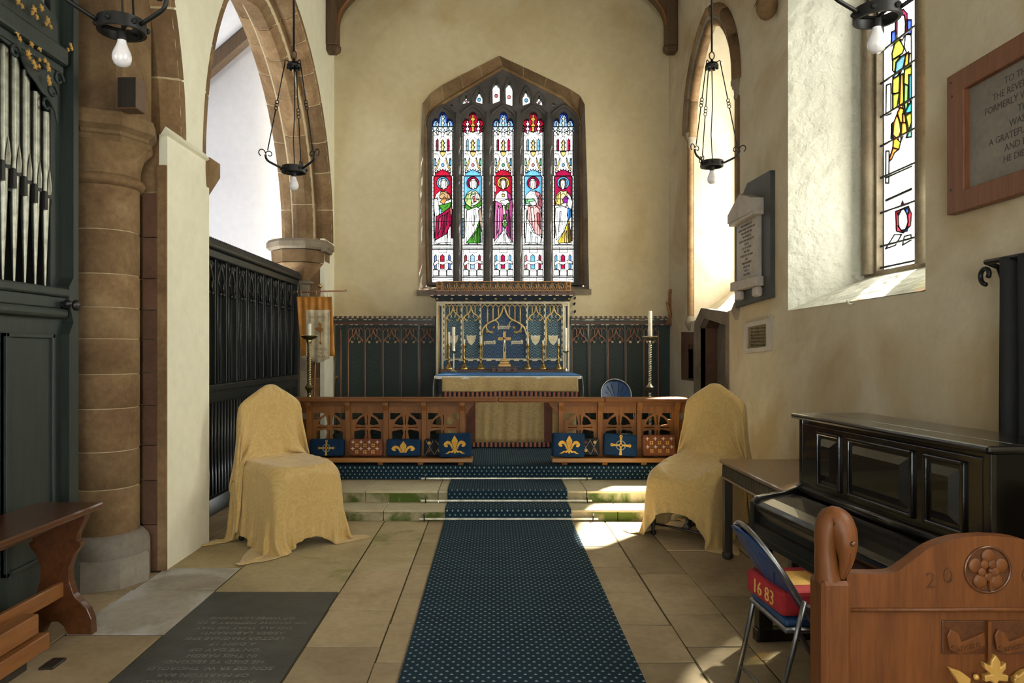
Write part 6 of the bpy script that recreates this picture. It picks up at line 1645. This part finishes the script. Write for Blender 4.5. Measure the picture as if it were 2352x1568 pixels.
# ------------------------------------------------------------------ hanging lamps
def pendant(label, px_, py_, Y, turn, tilt=(0, 0)):
    c = at(px_, py_, Y)
    r = thing('pendant_lamp', label, 'lamp', c, turn, 'wrought iron pendant lamps')
    R = .084
    b = MB(); n = 28; vs = []; fs = []
    for k, (rr_, z) in enumerate(((R, -.022), (R, .022), (R-.012, .022), (R-.012, -.022))):
        for i in range(n): vs.append((rr_*math.cos(2*PI*i/n), rr_*math.sin(2*PI*i/n), z))
    for k in range(4):
        for i in range(n): fs.append((k*n+i, k*n+(i+1) % n, ((k+1) % 4)*n+(i+1) % n, ((k+1) % 4)*n+i))
    ring = b.add(vs, fs).build('ring', 'iron', r, False, smooth=True, angle=40)
    for i in range(6):
        a = i*PI/3+.2; MB().ball((R*1.02*math.cos(a), R*1.02*math.sin(a), 0), .011, 6, 5).build('stud', 'iron', ring, False)
    b = MB()
    for i in range(3):
        a = i*2*PI/3+PI/3; b.tube([(0, 0, -.012), (R*.96*math.cos(a), R*.96*math.sin(a), 0)], .007, 5)
    b.build('spider', 'iron', r, False)
    top = .74
    for i in range(3):
        a = PI/2+i*2*PI/3; ca, sa = math.cos(a), math.sin(a)
        P = lambda d, z: (d*ca, d*sa, z)
        arm = [P(R, 0), P(R+.045, .018), P(R+.095, .040), P(R+.110, .062), P(R+.112, .082)]
        ao = MB().tube(smooth_path(arm, 3), .008, 6).build('arm', 'iron', r, False, smooth=True)
        MB().tube([P(R+.112-.026+.026*math.cos(t)*(1-t/9), .088+.026*math.sin(t)*(1-t/9)) for t in [q*.5 for q in range(12)]], .004, 5).build('scroll', 'iron', ao, False, smooth=True)
        MB().tube([P(R+.112+.028-.028*math.cos(t)*(1-t/9), .088+.034*math.sin(t)*(1-t/9)) for t in [q*.5 for q in range(10)]], .004, 5).build('scroll', 'iron', ao, False, smooth=True)
        p0 = Vector(P(R+.098, .115)); p1 = Vector(P(.062, top+.01))
        pm = p0.lerp(p1, .50)
        MB().tube([p0, p0.lerp(p1, .46)], .0042, 6).build('chain_rod', 'iron', r, False, smooth=True)
        MB().tube([p0.lerp(p1, .56), p1], .0042, 6).build('chain_rod', 'iron', r, False, smooth=True)
        for q in (.475, .51, .545):
            cc = p0.lerp(p1, q); MB().tube([(cc.x+.012*math.cos(t), cc.y, cc.z+.014*math.sin(t)) for t in [k*PI/5 for k in range(10)]], .003, 5, close=True).build('chain_link', 'iron', r, False, smooth=True)
        MB().tube([P(.03, top+.02), P(.055, top+.03), P(.066, top+.02), P(.060, top+.008)], .004, 5).build('hook', 'iron', r, False, smooth=True)
    MB().lathe([(.045, top-.012), (.05, top), (.04, top+.018), (.012, top+.03), (.008, top+.05)], (0, 0, 0), 12).build('canopy', 'iron', r, False, smooth=True, angle=50)
    for i in range(8):
        a = i*PI/4; MB().ball((.042*math.cos(a), .042*math.sin(a), top-.016), .012, 5, 4).build('canopy_leaf', 'iron', r, False)
    MB().tube([(.022*math.sin(t)*.9, 0, top+.075-.028*math.cos(t)) for t in [i*PI/6 for i in range(12)]], .005, 6, close=True).build('suspension_ring', 'panel_brown', r, False, smooth=True)
    MB().tube([(0, 0, top+.10), (0, 0, ZTOP-c[2])], .008, 8).build('suspension_rod', 'iron', r, False, smooth=True)
    MB().tube([(0, .0, top), (.006, .004, top*.6), (-.004, .004, top*.3), (.004, .0, .03), (0, 0, -.02)], .004, 6).build('flex', 'iron', r, False, smooth=True)
    lh = MB().lathe([(.017, -.018), (.017, -.05)], (0, 0, 0), 12).build('lamp_holder', 'iron', r, False, smooth=True, angle=40)
    MB().lathe([(.001, -.148), (.016, -.145), (.027, -.136), (.033, -.122), (.034, -.108), (.030, -.092), (.022, -.074), (.016, -.058), (.015, -.045)], (0, 0, 0), 18).build('bulb', 'bulb_white', lh, False, smooth=True, angle=60)
    return r
pendant('wrought iron pendant lamp hanging near the organ at top left', 280, 62, 2.65, .25)
pendant('wrought iron pendant lamp hanging in front of the wide arch', 675, 390, 5.1, 0)
pendant('wrought iron pendant lamp hanging before the narrow lancet window', 1635, 377, 5.4, .1)
pendant('wrought iron pendant lamp hanging before the stained glass at top right', 2014, 33, 2.75, -.3)

# ------------------------------------------------------------------ piano
pth = math.radians(5.14)
pn = thing('upright_piano', 'black upright piano with panelled front by the right wall', 'piano', (1.70, 4.0, 0), pth)
def pbx(x0, x1, y0, y1, z0, z1, name, mat='piano_black', bev=.004): return MB().box(x0, x1, y0, y1, z0, z1).build(name, mat, pn, False, bev=bev)
L = 1.37
pbx(.02, .36, -L, 0, .10, 1.222, 'case'); pbx(.0, .36, -.035, .0, 0, 1.222, 'side_panel'); pbx(.0, .36, -L, -L+.035, 0, 1.222, 'side_panel')
pbx(-.035, .125, -L-.03, .03, 1.222, 1.252, 'lid_front', bev=.012); pbx(.128, .40, -L-.03, .03, 1.222, 1.250, 'lid_back', bev=.010)
pbx(0, .03, -L+.035, -.035, .80, 1.20, 'front_board')
for t0, t1 in ((.19, .41), (.47, .955), (1.02, 1.25)):
    z0, z1 = .885, 1.175
    for a, b, c_, d in ((t0, t0+.02, z0, z1), (t1-.02, t1, z0, z1), (t0, t1, z0, z0+.02), (t0, t1, z1-.02, z1)):
        pbx(-.014, .01, -b, -a, c_, d, 'panel_moulding', bev=.006)
    b = MB(); i0, i1, j0, j1 = -t1+.035, -t0-.035, z0+.035, z1-.035; k = .035
    b.add([(.0, i0, j0), (.0, i1, j0), (.0, i1, j1), (.0, i0, j1), (-.022, i0+k, j0+k), (-.022, i1-k, j0+k), (-.022, i1-k, j1-k), (-.022, i0+k, j1-k)], [(0, 1, 5, 4), (1, 2, 6, 5), (2, 3, 7, 6), (3, 0, 4, 7), (4, 5, 6, 7)]).build('raised_panel', 'piano_black', pn, False)
MB().tube([(.0, -L+.03, .835), (.0, -.03, .835)], .026, 10).build('roll_moulding', 'piano_black', pn, False, smooth=True)
prof = [(.02, .66), (.02, .81), (-.05, .815), (-.19, .795), (-.25, .78), (-.272, .76), (-.275, .735), (-.26, .70), (-.26, .66)]
MB().sweep([((0, -L+.04, 0), (1, 0, 0), (0, 0, 1)), ((0, -.04, 0), (1, 0, 0), (0, 0, 1))], prof).build('keyboard_lid', 'piano_black', pn, False, bev=.006)
pbx(-.28, 0, -L, 0, .60, .66, 'key_bed'); pbx(-.27, .0, -L+.02, -.02, .56, .60, 'key_slip')
for y0 in (-.04, -L):
    MB().plate([(.0, .60), (.0, .87), (-.03, .85), (-.10, .825), (-.26, .80), (-.285, .77), (-.285, .60)], [], y0, y0+.04, lambda u, v, w: (u, w, v)).build('cheek', 'piano_black', pn, False, bev=.006)
    pbx(-.25, -.17, y0, y0+.06, .0, .56, 'leg'); pbx(-.26, .02, y0, y0+.06, 0, .07, 'toe_block')
pbx(-.002, .02, -L+.1, -.1, .14, .54, 'lower_panel')
for y0 in (-.62, -.70, -.78): pbx(-.09, .02, y0, y0+.035, .06, .075, 'pedal', 'brass', .004)
# table
tb2 = thing('wooden_table', 'brown wooden table with a reeded edge between the piano and the draped chair', 'table', (2.08, 4.9, 0))
MB().box(1.757, 2.40, 4.22, 5.60, .728, .755, bev=.006).build('tabletop', 'table_oak', tb2)
for a, b, c_, d in ((1.775, 1.80, 4.25, 5.57), (2.355, 2.38, 4.25, 5.57), (1.775, 2.38, 4.25, 4.275), (1.775, 2.38, 5.545, 5.57)):
    MB().box(a, b, c_, d, .62, .728).build('apron', 'table_dark', tb2)
for k in range(64):
    y = 4.27+k*.0203; MB().box(1.769, 1.776, y, y+.011, .635, .715).build('reed', 'table_dark', tb2)
MB().box(1.765, 1.80, 4.24, 5.58, .612, .63, bev=.004).build('apron_bead', 'table_oak', tb2)
for x in (1.80, 2.34):
    for y in (5.53, 4.30):
        MB().box(x-.03, x+.03, y-.03, y+.03, .05, .62, bev=.004).build('leg', 'table_dark', tb2)
        MB().lathe([(.028, 0), (.042, .015), (.042, .04), (.03, .055)], (x, y, 0), 12).build('foot', 'table_dark', tb2, smooth=True, angle=50)

# ------------------------------------------------------------------ carved stall end in the foreground
YS = 2.40
sl = thing('carved_stall', 'oak stall front with a carved bird head post and a rose roundel in the foreground', 'stall', ((2268-1134)*YS/1650, YS, 0))
def sp_(x, y): p = at(x, y, YS); return (p[0], p[2])
xm = 2268
curve = smooth_path([(1945, 1316), (2045, 1316), (2085, 1295), (2140, 1256), (2200, 1236), (2268, 1230)], 5)
curve = curve+[(2*xm-x, y) for x, y in curve[::-1][1:]]
pz = sp_(0, 1395)[1]
top = [sp_(*p) for p in curve]
x0, x1 = sp_(1945, 0)[0], sp_(2*xm-1945, 0)[0]
MB().plate([(x0, pz), (x1, pz)]+top[::-1], [], YS, YS+.05, lambda u, v, w: (u, w, v)).build('top_rail', 'pew_oak', sl, bev=.006)
MB().box(x0, x1, YS+.014, YS+.045, .12, pz).build('panel', 'pew_oak', sl)
MB().box(x0, x1, YS, YS+.05, 0, .14, bev=.005).build('bottom_rail', 'pew_oak', sl)
MB().tube([(x0, YS+.006, pz-.008), (x1, YS+.006, pz-.008)], .009, 6).build('panel_bead', 'pew_oak', sl, smooth=True)
for xa, xb in ((1880, 1947), (2*xm-1947, 2*xm-1880)):
    a, b = sp_(xa, 0)[0], sp_(xb, 0)[0]
    MB().box(a, b, YS-.03, YS+.075, 0, sp_(0, 1330)[1], bev=.012).build('post', 'pew_oak', sl)
    s = 1 if xa < 2000 else -1
    cxp = xa if s > 0 else xb
    q = lambda dx, y, dy=0: (sp_(cxp+s*dx, y)[0], YS+.02+dy, sp_(cxp+s*dx, y)[1])
    pth_ = [q(30, 1350), q(25, 1310), q(22, 1262), q(24, 1222), q(36, 1195), q(50, 1200, -.01), q(57, 1222, -.02), q(60, 1248, -.028), q(60, 1275, -.032), q(57, 1300, -.03), q(52, 1326, -.026)]
    rad = [.046, .038, .033, .036, .042, .045, .044, .038, .027, .019, .010]
    MB().tube(smooth_path(pth_, 4), [np.interp(i/4, range(11), rad) for i in range(41)], 14, flat=1.05).build('bird_head', 'pew_oak', sl, smooth=True)
    for dy in (-.037, .037): MB().ball(q(63, 1240, dy-.028), .010, 8, 6).build('bird_eye', 'bench_oak', sl, smooth=True)
    MB().tube([q(60, 1262, -.062), q(58, 1290, -.052), q(53, 1318, -.04)], .003, 5).build('beak_line', 'bench_oak', sl)
MB().box(x0, x1, YS+.05, YS+.17, .62, .645).build('book_shelf', 'pew_oak', sl)
for xx in (x0, x1-.04): MB().box(xx, xx+.04, YS+.05, YS+.16, 0, .62).build('shelf_bracket', 'pew_oak', sl)
c = sp_(2268, 1308); rr0 = 52*YS/1650
MB().tube([(c[0]+rr0*math.cos(a), YS-.001, c[1]+rr0*math.sin(a)) for a in [i*PI/16 for i in range(32)]], .005, 6, close=True).build('roundel_rim', 'bench_oak', sl, smooth=True)
MB().plate(circle(c[0], c[1], rr0, 28), [], YS-.001, YS+.004, lambda u, v, w: (u, w, v)).build('roundel_ground', 'bench_oak', sl)
for k in range(5):
    a = PI/2+k*2*PI/5
    for d, r_, nm in ((.60, .33, 'rose_petal'), (.30, .20, 'rose_inner_petal')):
        MB().ball((c[0]+rr0*d*math.cos(a+(0 if d > .5 else .63)), YS-.002-(.003 if d < .5 else 0), c[1]+rr0*d*math.sin(a+(0 if d > .5 else .63))), rr0*r_, 10, 6, 1, .28, 1).build(nm, 'pew_oak', sl, smooth=True)
MB().ball((c[0], YS-.012, c[1]), rr0*.10, 8, 6).build('rose_centre', 'pew_oak', sl, smooth=True)
MB().tube([(c[0]+.004, YS-.004, c[1]-rr0*.3), (c[0]+.008, YS-.004, c[1]-rr0*.9)], .006, 6).build('rose_stem', 'pew_oak', sl)
for t, x, y in (('2', 2138, 1334), ('0', 2178, 1323), ('0', 2358, 1323), ('0', 2398, 1334)):
    lettering(t, .075, wall_frame((sp_(x, y)[0], YS-.0012, sp_(x, y)[1]), (1, 0, 0), (0, 0, 1)), 'bench_oak', sl, 'carved_numeral', extrude=.001)
a, b = sp_(2168, 1427), sp_(2368, 1505)
MB().box(a[0], b[0], YS+.008, YS+.016, b[1], a[1]).build('carving_ground', 'bench_oak', sl, bev=.003)
MB().box(sp_(2268, 0)[0], sp_(2276, 0)[0], YS-.004, YS+.012, b[1]-.02, a[1]).build('carving_divider', 'pew_oak', sl)
for xx in (2175, 2284):
    P = [(0, 30), (6, 62), (30, 72), (60, 66), (88, 52), (86, 22), (60, 34), (34, 44), (26, 24), (8, 14)]
    MB().plate([sp_(xx+u, 1430+v) for u, v in P], [], YS-.002, YS+.010, lambda u, v, w: (u, w, v)).build('carved_scroll', 'pew_oak', sl, bev=.003)
    pp = sp_(xx+44, 1484)
    M = wall_frame((pp[0], YS-.0032, pp[1]), (1, 0, .22), (-.22, 0, 1)); lettering('Sanctus', .034, M, 'bench_oak', sl, extrude=.001)
def gleaf(pts, nm='crown_leaf'): return MB().plate([sp_(*p) for p in pts], [], YS-.012, YS+.012, lambda u, v, w: (u, w, v)).build(nm, 'gilt_wood', sl, bev=.004)
gleaf([(2282, 1500), (2293, 1515), (2294, 1528), (2306, 1518), (2306, 1532), (2296, 1545), (2312, 1548), (2310, 1562), (2290, 1560), (2283, 1570), (2270, 1560), (2258, 1563), (2257, 1548), (2272, 1545), (2257, 1532), (2256, 1518), (2271, 1526), (2272, 1514)])
gleaf([(2175, 1530), (2205, 1540), (2226, 1556), (2224, 1568), (2198, 1566), (2188, 1550)]); gleaf([(2*xm+14-2175, 1530), (2*xm+14-2205, 1540), (2*xm+14-2226, 1556), (2*xm+14-2224, 1568), (2*xm+14-2198, 1566), (2*xm+14-2188, 1550)])
for x in (2240, 2332): MB().ball((sp_(x, 0)[0], YS-.004, sp_(0, 1553)[1]), .010, 8, 6).build('crown_bead', 'gilt_wood', sl, smooth=True)
MB().box(sp_(2190, 0)[0], sp_(2352, 0)[0], YS-.01, YS+.012, sp_(0, 1590)[1], sp_(0, 1570)[1], bev=.003).build('crown_band', 'gilt_wood', sl)
# ------------------------------------------------------------------ two armchairs under gold dust covers
def drape(seed, width, length_front, length_back, shift=0.0, nu=66, steps=260, wob=.012, skew=0.0, sag=.03):
    rs = np.random.RandomState(seed)
    # centre line in (y, z): from the back hem, over the top of the back, to the arms, the front, and down
    zt = 1.325
    path = [(.40, zt-length_back), (.36, zt-.06), (.31, zt), (.25, zt-.03), (.225, .72), (.19, .70), (-.31, .70), (-.345, .67), (-.36, .67-length_front)]
    P = np.array(path); D = np.r_[0, np.cumsum(np.linalg.norm(np.diff(P, axis=0), axis=1))]
    h = width/(nu-1); nv = int(D[-1]/h)+1
    s = np.linspace(0, D[-1], nv)
    cy = np.interp(s, D, P[:, 0]); cz = np.interp(s, D, P[:, 1])
    ux = np.linspace(-width/2, width/2, nu)+shift
    p = np.zeros((nv, nu, 3))
    p[:, :, 0] = ux[None, :]+skew*(s[:, None]-D[-1]*.5); p[:, :, 1] = cy[:, None]; p[:, :, 2] = cz[:, None]+.02
    p += rs.normal(0, .002, p.shape)
    ss = s[:, None]; uu = ux[None, :]
    amp_ = np.clip((np.abs(uu)-.18)/.3, 0.15, 1)
    p[:, :, 2] += amp_*(.030*np.sin(uu*19+2*ss+rs.rand()*6)+.020*np.sin(uu*11-4*ss+rs.rand()*6))
    hang = np.clip((ss-(D[7]-.05))/.1, 0, 1)
    p[:, :, 1] -= hang*.035*(1+np.sin(uu*21+rs.rand()*6))
    p[:, :, 1] += wob*np.sin(ux*13+rs.rand()*6)[None, :]
    hs = D[-1]/(nv-1)
    h *= 1.16; hs *= 1.03
    prev = p.copy()
    A = lambda *v: np.array(v, float)
    def con(a, b, rest, k):
        d = b-a; L = np.linalg.norm(d, axis=-1, keepdims=True)+1e-9
        c = d*(.5*k*(1-rest/L)); a += c; b -= c
    diag = math.hypot(h, hs); g = np.array([0, 0, -9.8])*(1/55.)**2
    pin = np.argmin(np.abs(s-D[2]))
    def ztop(x): return np.interp(np.abs(x), [0, .05, .31, .34], [1.285, 1.28, 1.13, 1.06])
    pinmask = np.abs(ux) < .325
    pinpos = p[pin, pinmask].copy(); pinpos[:, 2] = ztop(ux[pinmask])+.037; pinpos[:, 1] = .29; pinpos[:, 0] = ux[pinmask]*.95
    pc = np.argmin(np.abs(s-D[4]))+1; cmask = np.abs(ux) < .26
    cpos = p[pc, cmask].copy(); cpos[:, 0] = ux[cmask]*.97; cpos[:, 1] = .215; cpos[:, 2] = .70
    behind = np.repeat(np.arange(nv) < pin, nu); front = np.repeat(np.arange(nv) > pin, nu)
    for it in range(steps):
        v = (p-prev)*.97; sp = np.linalg.norm(v, axis=-1, keepdims=True); v *= np.minimum(1, .018/(sp+1e-9))
        prev = p.copy(); p = p+v+g
        t = min(1, it/30)
        for k in range(14):
            for o in (0, 1):
                con(p[:, o:-1:2][:, :p[:, o+1::2].shape[1]], p[:, o+1::2], h, 1.0)
                con(p[o:-1:2][:p[o+1::2].shape[0]], p[o+1::2], hs, 1.0)
            con(p[:-1, :-1], p[1:, 1:], diag, .1); con(p[:-1, 1:], p[1:, :-1], diag, .1)
            if k % 3 == 0:
                con(p[:, :-2], p[:, 2:], 2*h, .03); con(p[:-2], p[2:], 2*hs, .05)
            p[pin, pinmask] += (pinpos-p[pin, pinmask])*(t if t < 1 else 1)
            p[pc, cmask] += (cpos-p[pc, cmask])*.5
            if k % 7 != 6: continue
            q = p.reshape(-1, 3); pv = prev.reshape(-1, 3)
            inx = np.abs(q[:, 0]) < .335
            zt_ = ztop(q[:, 0])
            m = inx & behind & (q[:, 2] < zt_) & (q[:, 2] > .3) & (q[:, 1] < .335); q[m, 1] = .335
            m = inx & front & (q[:, 2] < zt_) & (q[:, 2] > .3) & (q[:, 1] > .248); q[m, 1] = .248
            xx, yy, zz_ = q[:, 0], q[:, 1], q[:, 2]
            tz = .695-sag*(1-(np.clip(xx/.325, -1, 1))**2)*np.clip((.30-yy)/.5, 0, 1)
            ins = (np.abs(xx) < .325) & (yy > -.335) & (yy < .32) & (zz_ < tz) & front
            pt = tz-zz_; px = .325-np.abs(xx); pf = yy+.335
            top_ = ins & (pt <= px) & (pt <= pf); sid = ins & ~top_ & (px <= pf); fro = ins & ~top_ & ~sid
            q[top_, 2] = tz[top_]; q[sid, 0] = np.sign(xx[sid])*.325; q[fro, 1] = -.335
            pv[ins] += (q[ins]-pv[ins])*.6; pv[top_] += (q[top_]-pv[top_])*.85
            m = q[:, 2] < .008; q[m, 2] = .008; pv[m] += (q[m]-pv[m])*.8
            p = q.reshape(nv, nu, 3); prev = pv.reshape(nv, nu, 3)
    return p, h, hs
def draped_chair(lab_chair, lab_cloth, loc, rz, seed, **kw):
    ch = thing('armchair', lab_chair, 'chair', loc, rz, 'armchairs under dust covers')
    def B(x0, x1, y0, y1, z0, z1, n, **k): return MB().box(x0, x1, y0, y1, z0, z1).build(n, 'table_dark', ch, False, bev=.006, **k)
    B(-.27, .27, -.29, .27, .39, .47, 'seat'); 
    MB().plate([(-.2, .45), (.2, .45), (.2, 1.03), (.05, 1.21), (-.05, 1.21), (-.2, 1.03)], [], .27, .31, lambda u, v, w: (u, w, v)).build('backrest', 'table_dark', ch, False)
    for sx in (-1, 1):
        B(sx*.24-.022, sx*.24+.022, -.22, .25, .47, .49, 'arm')
        MB().lathe([(.016, .045), (.02, .10), (.026, .13), (.018, .16), (.024, .30), (.026, .40), (.018, .44)], (sx*.27, -.27, 0), 12).build('front_leg', 'table_dark', ch, False, smooth=True, angle=50)
        MB().tube([(sx*.25, .28, .45), (sx*.26, .30, .045)], .02, 8).build('rear_leg', 'table_dark', ch, False, smooth=True)
        for y in (-.27, .30): MB().ball((sx*.265, y, .024), .024, 10, 6).build('castor', 'iron', ch, False, smooth=True)
    MB().tube([(-.265, -.26, .10), (.265, -.26, .10)], .011, 6).build('stretcher', 'table_dark', ch, False, smooth=True)
    MB().tube([(0, -.26, .10), (0, .29, .10)], .011, 6).build('stretcher', 'table_dark', ch, False, smooth=True)
    MB().lathe([(.02, .11), (.035, .125), (.028, .15), (.012, .16), (.016, .18), (.008, .20)], (.06, -.26, 0), 12).build('stretcher_finial', 'table_dark', ch, False, smooth=True)
    p, h, hs = drape(seed, **kw)
    nv, nu = p.shape[:2]
    M = Matrix.Translation(loc) @ Matrix.Rotation(rz, 4, 'Z')
    me = bpy.data.meshes.new('dust_cover')
    fs = [(i*nu+k, i*nu+k+1, (i+1)*nu+k+1, (i+1)*nu+k) for i in range(nv-1) for k in range(nu-1)]
    me.from_pydata([tuple(x) for x in p.reshape(-1, 3)], [], fs)
    uv = me.uv_layers.new(name='UVMap')
    for l in me.loops: uv.data[l.index].uv = ((l.vertex_index % nu)*h, (l.vertex_index//nu)*hs)
    me.polygons.foreach_set('use_smooth', [True]*len(me.polygons))
    me.materials.append(MATS['gold_damask'])
    o = bpy.data.objects.new('dust_cover', me); COL.objects.link(o); o.location = loc; o.rotation_euler = (0, 0, rz)
    md = o.modifiers.new('thick', 'SOLIDIFY'); md.thickness = .005; md.offset = 1
    md = o.modifiers.new('smooth', 'SUBSURF'); md.levels = 1; md.render_levels = 1
    tag(o, lab_cloth, 'dust cover', 'gold dust covers')
    return ch
draped_chair('armchair hidden under the gold cover by the left pier', 'gold damask dust cover draped over the left armchair', (-1.725, 6.04, 0), math.radians(47.5), 4, width=1.28, length_front=.25, length_back=.92, shift=-.05, wob=.04)
draped_chair('armchair hidden under the sunlit gold cover beside the table', 'sunlit gold damask dust cover draped over the right armchair', (1.765, 6.22, 0), math.radians(-47), 11, width=1.30, length_front=.11, length_back=.84, shift=.0, sag=.17, wob=.04)
